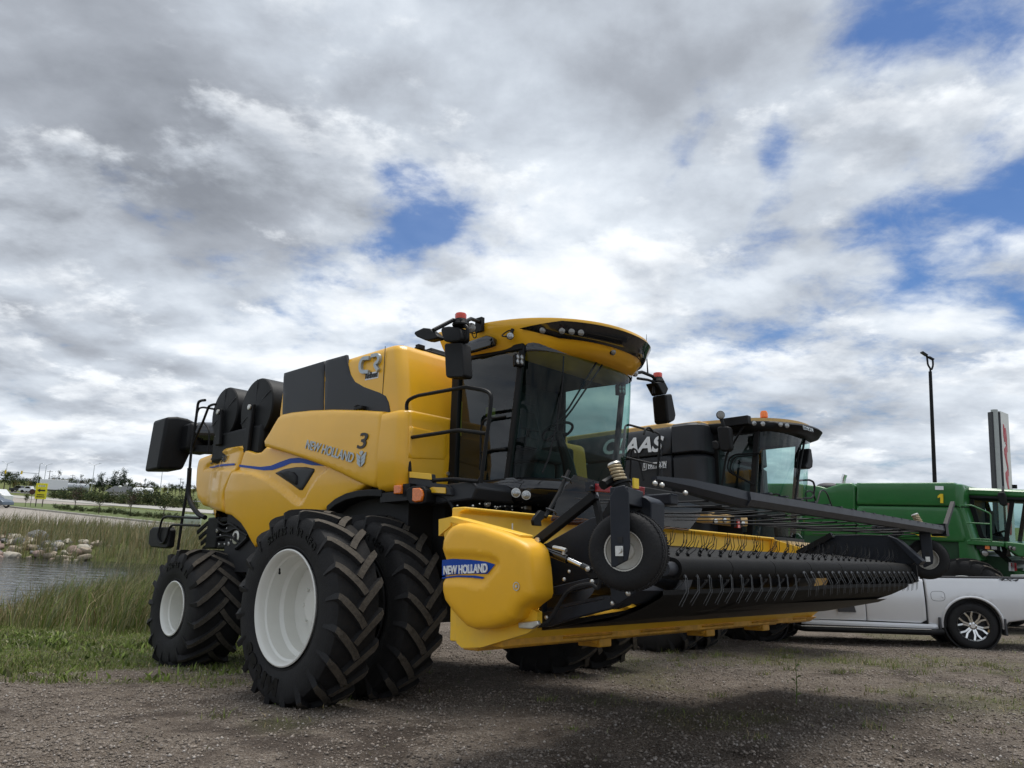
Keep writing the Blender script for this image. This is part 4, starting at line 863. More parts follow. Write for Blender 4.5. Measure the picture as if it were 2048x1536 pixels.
# visor band following the roof, between two of its rings
lo_, hi_ = rring(1.29, 1.06, 2.35, 3.785, .5), rring(1.21, 1.12, 2.475, 3.955, .49)
mid_ = [tuple((np.array(a) + np.array(b__)) / 2) for a, b__ in zip(lo_, hi_)]
sel = range(5, 31); mb = MB(); R3 = []
for ring, grow in ((lo_, .0), (lo_, .018), (mid_, .022), (hi_, .018), (hi_, .0)):
    row = []
    for j, i_ in enumerate(sel):
        x, y, z = ring[i_]; k_ = min(1, j / 4) if j < 4 else min(1, (len(sel) - 1 - j) / 3 + .3)
        zc = mid_[i_][2]; row.append((x + grow * .8, y * (1 + grow), zc + (z - zc) * k_))
    R3.append(row)
mb.loft(R3, False, ring_closed=False); visor = mb.build('lamp_visor', 'black_gloss', roof, 60)
def lamp(name, P, d, r, parent, m_lens='lens_clear', depth=.05, body='black'):
    P = np.array(P, float); d = np.array(d, float); d /= np.linalg.norm(d); mb = MB(); mb.tube([P - d * depth, P - d * depth * .3, P], [r * .75, r * 1.12, r * 1.12], 16); o = mb.build(name, body, parent)
    mb = MB(); mb.tube([P - d * .006, P + d * .004, P + d * .012], [r, r, r * .6], 16); mb.build('lens', m_lens, o); return o
for u, v in ((1045, 215), (1135, 215), (1218, 222), (1302, 232)): P = on_roof(*c3(u, v)); lamp('work_lamp', P + np.array([.035, -.012, 0]), (.8, -.55, -.15), .034, visor, 'lens_grey', .03)
P = on_roof(*c3(1725, 375)); lamp('work_lamp', P + np.array([.04, .0, 0]), (.9, .1, -.2), .034, visor, 'lens_clear')
P = on_roof(*c3(1527, 355)); lamp('work_lamp', P + np.array([.01, 0, 0]), (.9, -.2, -.3), .034, roof, 'lens_grey')
P = NH.hit(*c3(820, 245), 'Y', -1.12); lamp('work_lamp', P, (.75, -.65, -.1), .036, roof, 'lens_clear', .06)
mb = MB(); mb.tube(catmull([P + np.array([-.04, 0, .0]), P + np.array([-.10, -.02, .02]), P + np.array([-.06, .02, .07]), P + np.array([-.01, .04, .08])], 5), .008, 6); mb.tube([P + np.array([-.02, .02, .0]), P + np.array([-.01, .05, .09])], .02, 8); mb.build('lamp_bracket', 'black', roof)
q = [NH.hit(*d3(u, v), 'Y', -1.105) for u, v in ((905, 660), (1310, 520), (1400, 545), (1425, 580), (1415, 680), (1370, 700), (915, 835))]
panel('roof_side_panel', [(p[0], p[2]) for p in q], lambda x, z: -1.115, 'black_gloss', roof, rnd=.01, th=.05, step=.08)
# cube lamps at the pillar tops
for u, v, X_ in ((890, 405, 1.72), (1585, 608, 1.74)):
    P = NH.hit(*c3(u, v), 'Y', -1.02) if u < 1000 else NH.hit(*c3(u, v), 'X', X_); Rm = np.array([[.87, .5, 0], [-.5, .87, 0], [0, 0, 1]])
    mb = MB(); mb.box(P + Rm @ np.array([-.05, 0, 0]), (.08, .115, .135), Rm); o_ = mb.build('cube_lamp', 'black', cab, bevel=.012); mb = MB()
    for a in (-.022, .022):
        for b__ in (-.026, .026): mb.sphere(P + Rm @ np.array([-.008, a, b__]), (.012, .026, .03), 10, 6)
    mb.build('lens', 'lens_clear', o_)
# beacon arms, beacons and mirrors
def beacon(P, parent):
    mb = MB(); mb.lathe([(.02, -.09), (.085, -.075), (.09, -.06), (.065, -.01), (.06, 0), (0, 0)], P, 'Z', 20); b0 = mb.build('beacon', 'black', parent); mb = MB(); mb.lathe([(.06, 0), (.062, .05), (.055, .062), (0, .066)], P, 'Z', 20); mb.build('lens', 'lens_red', b0)
YM = -1.62; B1 = NH.hit(*d3(865, 245), 'Y', YM); beacon(B1, nh)
mb = MB(); mb.tube([NH.hit(*d3(1200, 290), 'Y', -1.15), NH.hit(*d3(1110, 260), 'Y', -1.25), NH.hit(*d3(1040, 235), 'Y', -1.45), NH.hit(*d3(900, 300), 'Y', YM), NH.hit(*d3(740, 255), 'Y', -1.70), NH.hit(*d3(400, 430), 'Y', -1.95)], .022, 8)
mb.tube(fillet([NH.hit(*d3(*p), 'Y', YM) for p in ((900, 330), (985, 380), (985, 580), (930, 620), (820, 590))], .05), .02, 8); mb.box(NH.hit(*d3(1190, 340), 'Y', -1.14), (.10, .05, .16)); mb.box(NH.hit(*d3(870, 320), 'Y', YM), (.12, .12, .05)); arm = mb.build('mirror_arm', 'black', nh)
def poly_body(name, pts, cr, Yp, th, m, parent, bev):
    q = [NH.hit(*cr(*p), 'Y', Yp) for p in pts]; mb = MB(); mb.prism([(p[0], p[2]) for p in q], 'Y', Yp, Yp + th); return mb.build(name, m, parent, bevel=bev, seg=4)
o_ = poly_body('main_mirror', [(600, 650), (870, 640), (890, 680), (920, 1190), (895, 1230), (630, 1238), (605, 1200), (580, 690)], d3, YM - .06, .13, 'black', arm, .035)
q = [NH.hit(*d3(*p), 'Y', YM) for p in ((610, 690), (860, 690), (890, 1180), (640, 1190))]; 
o_ = poly_body('wide_mirror', [(540, 375), (650, 358), (810, 375), (860, 420), (880, 560), (840, 620), (690, 635), (590, 620), (555, 590), (518, 430)], d3, YM - .07, .13, 'black', arm, .04)
o_ = poly_body('front_mirror', [(80, 450), (220, 385), (320, 395), (440, 490), (475, 540), (450, 570), (310, 605), (250, 600), (110, 540), (62, 490)], d3, -1.95, .10, 'black', arm, .03)
P = NH.hit(*d3(1045, 390), 'Y', -1.35); lamp('work_lamp', P, (.8, -.6, -.15), .05, arm, 'lens_grey', .07)
mb = MB(); mb.tube(catmull([NH.hit(*d3(*p), 'Y', -1.3) for p in ((1000, 450), (1080, 490), (1190, 440), (1140, 480), (1130, 540), (1095, 560), (1060, 500))], 4), .006, 5); mb.build('cable', 'black', arm)
# far side beacon arm
B2 = NH.hit(*c3(1828, 530), 'X', 1.75); beacon(B2, nh); mb = MB(); mb.tube([NH.hit(*c3(*p), 'X', 1.75) for p in ((1660, 500), (1720, 492), (1790, 520), (1830, 560), (1800, 590), (1800, 640))], .022, 8); mb.tube([NH.hit(*c3(*p), 'X', 1.75) for p in ((1690, 535), (1760, 545), (1820, 565))], .018, 8); arm2 = mb.build('mirror_arm', 'black', nh)
def poly_x(name, pts, cr, Xp, th, m, parent, bev):
    q = [NH.hit(*cr(*p), 'X', Xp) for p in pts]; mb = MB(); mb.prism([(p[1], p[2]) for p in q], 'X', Xp, Xp + th); return mb.build(name, m, parent, bevel=bev, seg=4)
poly_x('main_mirror', [(1785, 660), (1830, 655), (1858, 800), (1850, 835), (1815, 855), (1800, 840)], c3, 1.65, .22, 'black', arm2, .03)
poly_x('wide_mirror', [(1740, 575), (1800, 570), (1825, 620), (1810, 655), (1785, 660)], c3, 1.65, .18, 'black', arm2, .02)
lamp('work_lamp', NH.hit(*c3(1678, 500), 'X', 1.82), (.9, -.1, -.2), .04, arm2, 'lens_clear', .07)
mb = MB(); mb.tube([NH.hit(*c3(1760, 500), 'X', 1.6), NH.hit(*c3(1752, 380), 'X', 1.6), NH.hit(*c3(1751, 235), 'X', 1.6)], [.012, .007, .003], 6); mb.build('antenna', 'black', nh)
# ------------------------------------------------------------------ platform, rails, front lamps
def railY(name, pts, cr, Yp, r, parent=nh, fr=.07): mb = MB(); mb.tube(fillet([NH.hit(*cr(*p), 'Y', Yp) for p in pts], fr), r, 8); return mb.build(name, 'black', parent)
railY('platform_rail', [(135, 1170), (120, 900), (112, 690), (180, 655), (480, 600), (520, 595), (640, 615), (690, 640), (688, 720), (660, 940), (620, 1250)], c3, -1.55, .021)
railY('platform_rail', [(135, 940), (470, 888), (655, 912)], c3, -1.55, .021); railY('platform_rail', [(285, 1232), (430, 1222), (610, 1240), (628, 1200)], c3, -1.55, .021)
railY('door_handle', [(790, 795), (650, 815), (620, 860), (618, 1080), (615, 1160)], c3, -1.0, .012); railY('door_handle', [(620, 1040), (700, 1022), (790, 1018)], c3, -1.0, .012)
mb = MB(); a = NH.hit(*d5(530, 200), 'Y', -1.5); mb.prism([(.62, 2.02), (.62, 2.16), (1.3, 2.16), (1.55, 2.17), (1.62, 2.10), (1.56, 1.98), (.9, 1.96)], 'Y', -1.52, -.9); plat = mb.build('platform', 'black_panel', nh, bevel=.02)
mb = MB(); q = [NH.hit(*d5(*p), 'Y', -1.56) for p in ((243, 85), (530, 115), (545, 230), (720, 250), (770, 300), (790, 390), (560, 380), (480, 360), (300, 290), (243, 250))]; mb.prism([(p[0], p[2]) for p in q], 'Y', -1.57, -1.50); mb.build('kick_plate', 'black_panel', plat, bevel=.01)
for pts, m in ((((250, 85), (525, 112), (530, 188), (250, 160)), 'yellow_light'), (((500, 300), (540, 282), (710, 290), (712, 365), (498, 352)), 'reflector')):
    q = [NH.hit(*d5(*p), 'Y', -1.58) for p in pts]; mb = MB(); mb.prism([(p[0], p[2]) for p in q], 'Y', -1.585, -1.57); mb.build('warning_strip' if m == 'yellow_light' else 'reflector', m, plat, bevel=.004)
q = [NH.hit(*d5(*p), 'Y', -1.66) for p in ((230, 290), (285, 265), (420, 268), (462, 320), (455, 480), (400, 505), (255, 500), (210, 440), (205, 320))]; mb = MB(); mb.prism([(p[0], p[2]) for p in q], 'Y', -1.66, -1.52); tl = mb.build('turn_signal', 'black', nh, bevel=.012)
q = [NH.hit(*d5(*p), 'Y', -1.675) for p in ((290, 295), (380, 292), (415, 330), (425, 390), (405, 465), (320, 478), (285, 460))]; mb = MB(); mb.prism([(p[0], p[2]) for p in q], 'Y', -1.685, -1.65); mb.build('lens', 'lens_amber', tl, bevel=.012)
q = [NH.hit(*d5(*p), 'Y', -1.66) for p in ((60, 260), (155, 255), (155, 370), (60, 375))]; mb = MB(); mb.prism([(p[0], p[2]) for p in q], 'Y', -1.68, -1.58); sm = mb.build('side_marker', 'lens_amber', nh, bevel=.012); mb = MB(); mb.box((q[1][0] + .06, -1.60, q[1][2] - .06), (.12, .10, .14)); mb.build('marker_bracket', 'black', sm)
railY('step_rail', [(470, 385), (640, 395), (740, 440), (800, 520), (830, 600), (835, 680)], d5, -1.5, .022, fr=.1)
# cowl under the windshield with twin lamps
mb = MB(); rings = []
for z, k, dx in ((1.98, .93, -.10), (2.02, .99, -.02), (2.10, 1.02, .06), (2.20, 1.01, .06), (2.25, .985, .0)): rings.append([(.7, -.98 * k, z), *[(x + dx, y * k, z) for x, y in plan(1.50, .99, 2.02)], (.7, .98 * k, z)])
mb.loft(rings, True); cowl = mb.build('cab_cowl', 'black_gloss', nh, 50)
for u, v in ((860, 1315), (930, 1332)): P = NH.hit(*c3(u, v), 'X', 1.85); lamp('head_lamp', P, (.8, -.6, 0), .042, cowl, 'lens_clear', .06, 'zinc')
for u, v, r in ((664, 1390, .035), (937, 1420, .045)): P = NH.hit(*c3(u, v), 'X', 1.5); lamp('lower_lamp', P, (.8, -.6, 0), r, nh, 'lens_grey', .05)
# feeder house down to the header
mb = MB(); mb.prism([(.3, 1.95), (1.7, 1.9), (3.05, 1.50), (3.05, .80), (2.2, .85), (.4, 1.2)], 'Y', -.78, .78); mb.build('feeder_house', 'dark_interior', nh, bevel=.03)
mb = MB(); gg = np.random.default_rng(8)
for k in range(26): P = NH.hit(*c3(gg.uniform(450, 1080), gg.uniform(1385, 1490)), 'X', 1.62); mb.sphere(P, gg.uniform(.006, .014), 8, 5)
mb.build('bolt', 'zinc', nh); mb = MB()
for k in range(8): P = NH.hit(*c3(460 + k * 80, 1440 + gg.uniform(-30, 40)), 'X', 1.5); mb.tube(catmull([P, P + np.array([.02, .2, .05]), P + np.array([0, .4, -.06]), P + np.array([0, .6, .02])], 4), .018, 6)
mb.build('hydraulic_hose', 'black', nh)
# ------------------------------------------------------------------ pickup header carried in front of the combine
hd = empty('pickup_header', NH.mat()); tag(hd, 'yellow and black pickup header with tined belts, carried raised by the yellow combine', 'pickup header')
def hx(cr, u, v, X_): return NH.hit(*cr(u, v), 'X', X_)
def hy(cr, u, v, Y_): return NH.hit(*cr(u, v), 'Y', Y_)
# trough and back sheet
mb = MB(); mb.prism([(2.74, .80), (3.20, .795), (3.34, .90), (3.34, .97), (3.1, .95), (2.86, 1.05), (2.80, 1.25), (2.80, 1.71), (2.86, 1.73), (2.86, 1.75), (2.72, 1.75)], 'Y', -2.85, 2.45); tro = mb.build('trough', 'yellow_light', hd, 30, bevel=.008)
mb = MB()
for k in range(5):
    y = -2.2 + k * 1.02; mb.prism([(2.85, .76), (3.2, .775), (3.29, .83), (2.9, .84)], 'Y', y, y + .62)
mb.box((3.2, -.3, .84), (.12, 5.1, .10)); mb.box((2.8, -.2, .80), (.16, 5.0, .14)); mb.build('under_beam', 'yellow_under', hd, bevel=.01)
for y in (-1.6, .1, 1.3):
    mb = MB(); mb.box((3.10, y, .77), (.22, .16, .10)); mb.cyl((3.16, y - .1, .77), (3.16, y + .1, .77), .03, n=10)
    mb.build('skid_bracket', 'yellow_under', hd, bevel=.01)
a, b_ = hx(c5, 1200, 720, 2.82), hy(c5, 1795, 832, 2.43)
mb = MB(); mb.prism([(2.74, .9), (3.3, .95), (min(3.7, float(b_[0])), float(b_[2])), (2.82, 1.74), (2.74, 1.74)], 'Y', 2.42, 2.46); mb.build('end_sheet', 'yellow_light', hd)
# feed auger with flighting
mb = MB(); mb.cyl((3.20, -2.8, 1.27), (3.20, 2.4, 1.27), .15, n=20); o_ = mb.build('feed_auger', 'steel_worn', hd); mb = MB()
for s_, y0 in ((1, -2.7), (-1, 2.3)):
    p1, p2 = [], []
    for k in range(64):
        a = k * .32; y = y0 + s_ * k * .035; p1.append((3.20 + .14 * math.cos(a), y, 1.27 + .14 * math.sin(a))); p2.append((3.20 + .27 * math.cos(a), y, 1.27 + .27 * math.sin(a)))
    mb.loft([p1, p2], False, ring_closed=False)
mb.build('flighting', 'steel_worn', o_)
# end plates, channel on top of the near shield
mb = MB(); q = [hy(c4, *p, -2.88) for p in ((180, 470), (275, 450), (280, 480), (820, 598), (830, 690), (870, 800), (950, 780), (960, 990), (870, 1010), (860, 1150), (930, 1200), (930, 1310), (850, 1365), (490, 1475), (335, 1478), (295, 1440), (290, 1250))]
mb.prism([(p[0], p[2]) for p in q], 'Y', -2.89, -2.84); endp = mb.build('end_plate', 'yellow_light', hd)
mb = MB(); a0, a1 = hy(c4, 272, 470, -2.9), hy(c4, 825, 618, -2.9); mb.bar(a0 + [0, .02, 0], a1 + [0, .02, 0], .13, .05); mb.build('top_channel', 'yellow_light', hd, bevel=.008)
q = [hy(c4, *p, -2.86) for p in ((178, 470), (272, 450), (272, 520), (178, 600))]; mb = MB(); mb.prism([(p[0], p[2]) for p in q], 'Y', -2.9, -2.7); mb.build('channel_end', 'yellow_light', hd)
mb = MB(); P = hx(c4, 727, 520, 2.95); mb.cyl(P - [0, 0, .06], P + [0, 0, .02], .006, n=8); mb.cyl(P - [0, 0, .06], P - [0, 0, .03], .014, n=8); mb.build('adjuster_bolt', 'zinc', hd)
# moulded side shield
so = [(255, 497), (330, 492), (480, 522), (620, 568), (740, 618), (800, 655), (832, 700), (847, 770), (858, 850), (864, 930), (868, 1050), (855, 1090), (790, 1140), (745, 1185), (722, 1245), (640, 1298), (520, 1332), (410, 1340), (345, 1318), (290, 1268), (220, 1185), (165, 1110), (148, 1040), (146, 900), (150, 790), (140, 700), (148, 620), (185, 550), (220, 515)]
shp = [tuple(hy(c4, *p, -3.05)[[0, 2]]) for p in so]
cxs, czs = np.mean([p[0] for p in shp]), np.mean([p[1] for p in shp])
def ysh(x, z): return -3.06 + .025 * ((x - cxs) / .45) ** 2 + .03 * ((z - czs) / .42) ** 2
rec = [tuple(hy(c4, *p, -3.06)[[0, 2]]) for p in ((60, 735), (300, 745), (480, 755), (570, 775), (605, 810), (600, 840), (540, 925), (500, 968), (470, 985), (300, 955), (60, 945))]
shield = panel('side_shield', shp, ysh, 'yellow_molded', hd, rnd=.055, th=.16, step=.03, recess=[(rec, .03, .05)])
yl = lambda x, z: ysh(x, z) + .024
lab = [tuple(hy(c4, *p, -3.03)[[0, 2]]) for p in ((158, 788), (250, 778), (400, 785), (520, 800), (595, 822), (560, 865), (535, 897), (400, 895), (250, 902), (160, 912))]
o_ = panel('decal', lab, yl, 'decal_blue', shield, rnd=0, th=0, step=.04, smooth=60)
panel('decal_band', [tuple(hy(c4, *p, -3.03)[[0, 2]]) for p in ((160, 922), (300, 908), (440, 910), (512, 922), (500, 936), (400, 925), (280, 922), (160, 936))], yl, 'decal_blue', shield, rnd=0, th=0, step=.04, smooth=60)
A0, A1 = hy(c4, 168, 868, -3.05), hy(c4, 526, 850, -3.05); text_fit('lettering', 'NEW HOLLAND', (A0[0], yl(A0[0], A0[2]) - .004, A0[2]), (A1[0], yl(A1[0], A1[2]) - .004, A1[2]), .060, 'decal_white', shield, bold=.03, off=(0, -.006, 0))
P = hy(c4, 757, 995, -3.05); P = np.array([P[0], ysh(P[0], P[2]), P[2]]); mb = MB(); mb.lathe([(.028, -.004), (.022, -.004), (.018, .012), (0, .012)], P, 'Y', 18); mb.lathe([(.012, .0), (.010, -.006), (0, -.006)], P, 'Y', 6); mb.build('shield_lock', 'zinc', shield)
# side frame of the pickup
def plate(name, pts, cr, Y0, Y1, m, parent=hd, bev=.006):
    q = [hy(cr, *p, Y0) for p in pts]; mb = MB(); mb.prism([(p[0], p[2]) for p in q], 'Y', Y0, Y1); return mb.build(name, m, parent, bevel=bev)
plate('inner_sheet', [(1010, 645), (1345, 455), (1430, 440), (1425, 890), (1350, 930), (905, 1010), (880, 720), (940, 690)], c4, -2.55, -2.53, 'steel_blue_black')
fr = plate('side_frame', [(872, 1042), (1340, 925), (1432, 900), (1440, 960), (1330, 1000), (960, 1095), (960, 1200), (1490, 1088), (1500, 1060), (1490, 960), (1560, 960), (1660, 1000), (1725, 1030), (1620, 1105), (1560, 1140), (1500, 1172), (1230, 1240), (985, 1318), (930, 1295), (935, 1110), (870, 1100)], c4, -2.76, -2.70, 'steel_blue_black')
plate('flare_plate', [(1490, 965), (1570, 965), (1725, 1028), (1560, 1140), (1500, 1090)], c4, -2.80, -2.50, 'steel_blue_black')
mb = MB(); P0, P1 = hy(c4, 975, 1190, -2.62), hy(c4, 1500, 1080, -2.62); mb.bar(P0, P1, .16, .02); P0, P1 = hy(c4, 960, 1080, -2.62), hy(c4, 1440, 950, -2.62); mb.bar(P0, P1, .14, .02); mb.build('frame_web', 'steel_worn', hd)
plate('frame_bracket', [(865, 980), (875, 900), (900, 870), (915, 905), (945, 935), (950, 990)], c4, -2.92, -2.89, 'black')
mb = MB()
for u, v, r in ((885, 948, .014), (925, 942, .014), (1135, 940, .014), (1355, 958, .016), (1640, 1050, .018), (995, 1240, .014), (1515, 1128, .014), (1175, 878, .012), (1320, 860, .018), (1625, 225, .012)):
    P = hy(c4, u, v, -2.80); mb.sphere(P, (r, r * .8, r), 10, 6)
mb.build('bolt', 'zinc', hd)
mb = MB(); a, b_, c_ = hy(c4, 850, 672, -2.78), hy(c4, 1165, 782, -2.78), hy(c4, 1275, 832, -2.78); d_ = hy(c4, 1335, 862, -2.78); mb.cyl(a, b_, .028, n=14); mb.cyl(c_, d_, .02, n=10); ram = mb.build('lift_cylinder', 'black_gloss', hd); mb = MB(); mb.cyl(b_, c_, .016, n=12); mb.build('cylinder_rod', 'chrome', ram)
mb = MB(); mb.tube(catmull([hy(c4, *p, -2.80) for p in ((850, 690), (930, 680), (1000, 672), (1052, 688))], 5), .012, 7); mb.build('hydraulic_hose', 'black', hd); mb = MB(); mb.tube([hy(c4, *p, -2.80) for p in ((1052, 688), (1110, 700), (1150, 712))], .014, 8); mb.tube([hy(c4, *p, -2.80) for p in ((1135, 708), (1130, 745))], .012, 8); mb.build('hose_fitting', 'zinc', hd)
mb = MB(); mb.tube(catmull([hy(c4, *p, -2.86) for p in ((745, 1215), (770, 1270), (830, 1305), (900, 1312), (985, 1290), (1050, 1210), (1110, 1110), (1160, 1040), (1240, 995), (1345, 980), (1400, 1010), (1415, 960), (1425, 890))], 5), .013, 7); mb.build('hydraulic_hose', 'rubber', hd)
plate('hose_guard', [(770, 1280), (925, 1265), (930, 1300), (880, 1330), (775, 1325)], c4, -2.93, -2.90, 'zinc')
plate('cylinder_mount', [(1330, 840), (1400, 870), (1425, 930), (1340, 940), (1300, 890)], c4, -2.78, -2.72, 'black')
# belts
belt_sec = [(4.33 + 0.07 * math.cos(a), 1.35 + 0.07 * math.sin(a)) for a in np.linspace(-1.75, 1.45, 12)] + [(3.60 + .06 * math.cos(a), 1.46 + .06 * math.sin(a)) for a in np.linspace(1.45, 4.5, 8)]
bw = 4.83 / 7; belts = []
for k in range(7):
    mb = MB(); y0 = -2.40 + k * bw; mb.prism(belt_sec, 'Y', y0 + .004, y0 + bw - .004); belts.append(mb.build('pickup_belt', 'belt', hd, 40))
# spring tines: two prongs from one bolt, bent
def tine_mesh(bend, ln, sp_, m='tine_steel'):
    mb = MB()
    for s_ in (-1, 1): mb.tube([(0, s_ * .008, 0), (.004, s_ * sp_, .012), (.004 + ln * .5, s_ * sp_, .016), (.004 + ln * .95, s_ * sp_ * 1.2, .016 + bend)], [.0034, .003, .0028, .0022], 4)
    mb.box((0, 0, .004), (.018, .034, .010)); return mb.mesh('tine', m, 40)
T1 = tine_mesh(-.05, .19, .018); T2 = tine_mesh(.05, .13, .02, 'black')
def put_tine(me, P, fwd, out_, parent):
    f_ = Vector(fwd).normalized(); o__ = Vector(out_).normalized(); y__ = o__.cross(f_).normalized(); o__ = f_.cross(y__); m = Matrix.Identity(4)
    for i_ in range(3): m[i_][0], m[i_][1], m[i_][2], m[i_][3] = f_[i_], y__[i_], o__[i_], P[i_]
    o = link(bpy.data.objects.new('tine', me), parent); o.matrix_local = m
gg = np.random.default_rng(4)
for k in range(32):
    y = -2.34 + k * 4.75 / 31; par = belts[min(6, int((y + 2.40) / bw))]; a = -.75 if y < -.55 else -.35; lean = -.30 if y < -.55 else .22
    P = (4.33 + 0.07 * math.cos(a), y, 1.35 + 0.07 * math.sin(a)); put_tine(T1, P, (.12 if y < -.55 else .30, lean + gg.uniform(-.08, .08), -1), (math.cos(a), 0, math.sin(a) + .2), par)
    if k % 2 == 0: a = -1.5; put_tine(T1, (4.33 + 0.07 * math.cos(a), y + .05, 1.35 + 0.07 * math.sin(a)), (-.7, -.2, -.7), (.3, 0, -1), par)
    for j, xx in enumerate((4.24, 4.0, 3.8)):
        if j and k % 2 == (j % 2): continue
        z = 1.428 + (4.33 - xx) * .15; put_tine(T2, (xx, y + gg.uniform(-.02, .02), z), (.55 + gg.uniform(-.25, .2), .25 + gg.uniform(-.45, .35), .62), (-1, 0, .3), par)
mb = MB(); mb.cyl((4.33, -2.5, 1.35), (4.33, 2.46, 1.35), .045, n=12); mb.build('front_roller', 'steel_worn', hd)
# dark pan below the belts, in overlapping sheets
for k in range(4):
    y0 = -2.52 + k * 1.25; y1 = y0 + 1.25; mb = MB(); rows = []
    for x, z in ((4.33, 1.19), (4.30, 1.165), (4.15, 1.095), (3.93, 1.02), (3.60, .97), (3.28, .915)): rows.append([(x, y0, z - .004 * (k % 2)), (x, y1, z - .004 * (k % 2))])
    rows2 = [[(x, y, z + .03) for x, y, z in r_] for r_ in rows[::-1]]; mb.loft(rows + rows2, False, True, ring_closed=False); mb.build('pan_sheet', 'belt', hd, 50)
# wind guard: beam with long fingers
W0, W1 = np.array([4.52, -2.62, 1.80]), np.array([4.52, 3.30, 1.84])
sec = [(-.07, -.045), (.02, -.05), (.05, -.01), (.045, .045), (-.045, .055), (-.075, .02)]
mb = MB(); mb.loft([[P + np.array([x, 0, z]) for x, z in sec] for P in (W0 + (W1 - W0) * .15, W1)], True); wg = mb.build('wind_guard_beam', 'steel_worn', hd)
P0 = np.array([4.50, -2.72, 1.86]); mb = MB(); mb.loft([[np.array([4.50, y, zc]) + np.array([x * k, 0, z * k]) for x, z in sec] for y, zc, k in ((-2.85, 1.835, .35), (-2.5, 1.83, .8), (-1.95, 1.81, 1.1), (-1.65, 1.80, 1.1))], True); mb.build('beam_bracket', 'steel_blue_black', hd)
mb = MB()
for u, v in ((1850, 1245), (1905, 1258), (2090, 1320)): P = hx(c4, u * 1.0, v - 1060, 4.58); mb.sphere(P, .016, 10, 6)
mb.build('bolt', 'zinc', wg)
fing = MB(); fing.tube([(0, 0, 0), (-.35, 0, .0), (-1.12, 0, .05)], [.006, .005, .004], 6); fing = fing.mesh('wind_guard_finger', 'dark_interior', 40)
for k in range(30):
    y = -2.15 + k * .176; t_ = (y - W0[1]) / (W1[1] - W0[1]); P = W0 + (W1 - W0) * t_; o = link(bpy.data.objects.new('wind_guard_finger', fing), wg); o.location = (P[0] - .05, P[1], P[2] - .045 - .02 * (k % 3)); o.rotation_euler = (0, gg.uniform(-.03, .03), gg.uniform(-.02, .02))
mb = MB()
for k in range(17):
    y = -1.4 + k * .28; mb.box((4.535, y, 1.867 + .003 * k / 17), (.07, .05, .010)); 
mb.build('beam_clip', 'steel_blue_black', wg)
# arms of the wind guard
mb = MB(); mb.bar(hy(c4, 925, 640, -2.80), hy(c4, 1385, 275, -2.80), .055, .06); wa = mb.build('wind_guard_arm', 'black', hd, bevel=.006)
mb = MB(); P = hy(c4, 928, 636, -2.84); mb.lathe([(.022, -.0), (.022, -.012), (0, -.012)], P, 'Y', 14); mb.build('arm_pin', 'zinc', wa)
mb = MB(); mb.bar(hy(c4, 1375, 218, -2.80), hy(c4, 1755, 245, -2.80), .05, .05); rb = mb.build('lift_link', 'red_paint', hd, bevel=.005); mb = MB(); mb.box(hy(c4, 1362, 212, -2.80), (.07, .07, .06)); mb.sphere(hy(c4, 1352, 212, -2.85), .014, 10, 6); mb.build('link_pivot', 'steel_blue_black', rb)
mb = MB(); mb.bar(hy(c4, 1385, 320, -2.78), hy(c4, 1430, 540, -2.78), .035, .035, (1, 0, 0)); sc_ = mb.build('float_cylinder', 'black', hd); mb = MB(); mb.bar(hy(c4, 1382, 250, -2.78), hy(c4, 1394, 318, -2.78), .022, .022, (1, 0, 0)); mb.bar(hy(c4, 1412, 535, -2.78), hy(c4, 1425, 590, -2.78), .022, .022, (1, 0, 0)); mb.build('cylinder_rod', 'decal_white', sc_)
mb = MB(); mb.bar(hy(c4, 1545, 330, -2.5), hy(c4, 1440, 520, -2.5), .05, .07); mb.build('guard_strut', 'black', hd)
mb = MB(); P = hx(c5, 390, 285, 4.45); mb.box(P, (.012, .05, .06)); mb.build('warning_tag', 'decal_yellow', hd); mb = MB(); mb.tube(catmull([hx(c5, *p, 4.3) for p in ((110, 300), (180, 262), (240, 258), (300, 262))], 4), .03, 8); mb.build('guard_hose', 'black', hd)
# smoked deflector with its posts
XD = 2.90; q = [hx(d6, 640, 218, XD), hx(d6, 1050, 330, XD), hx(c5, 530, 380, XD), hx(c5, 960, 478, XD), hx(c5, 935, 560, XD), hx(c5, 835, 690, XD), hx(c5, 560, 660, XD), hx(d6, 560, 950, XD), hx(d6, 300, 890, XD), hx(d6, 380, 620, XD), hx(d6, 480, 440, XD)]
mb = MB(); mb.prism([(p[1], p[2]) for p in q], 'X', XD, XD + .006); mb.build('smoked_deflector', 'glass_smoke', hd, 0)
mb = MB(); mb.tube([hx(c4, 1172, 85, XD + .05), hx(c4, 1100, 250, XD + .05), hx(c4, 985, 450, XD + .05)], .017, 8); mb.build('deflector_post', 'black', hd)
mb = MB()
for u, v in ((1150, 155), (1030, 405)): P = hx(c4, u, v, XD + .05); mb.tube([P + [0, -.06, .02], P + [.04, 0, 0], P + [0, .07, -.02]], .008, 6)
mb.build('deflector_clamp', 'steel_worn', hd)
q = [hx(c4, *p, XD + .06) for p in ((950, 395), (985, 410), (980, 460), (955, 480), (960, 520), (900, 515), (893, 475), (905, 450))]; mb = MB(); mb.prism([(p[1], p[2]) for p in q], 'X', XD + .03, XD + .06); mb.build('post_bracket', 'black', hd, bevel=.004)
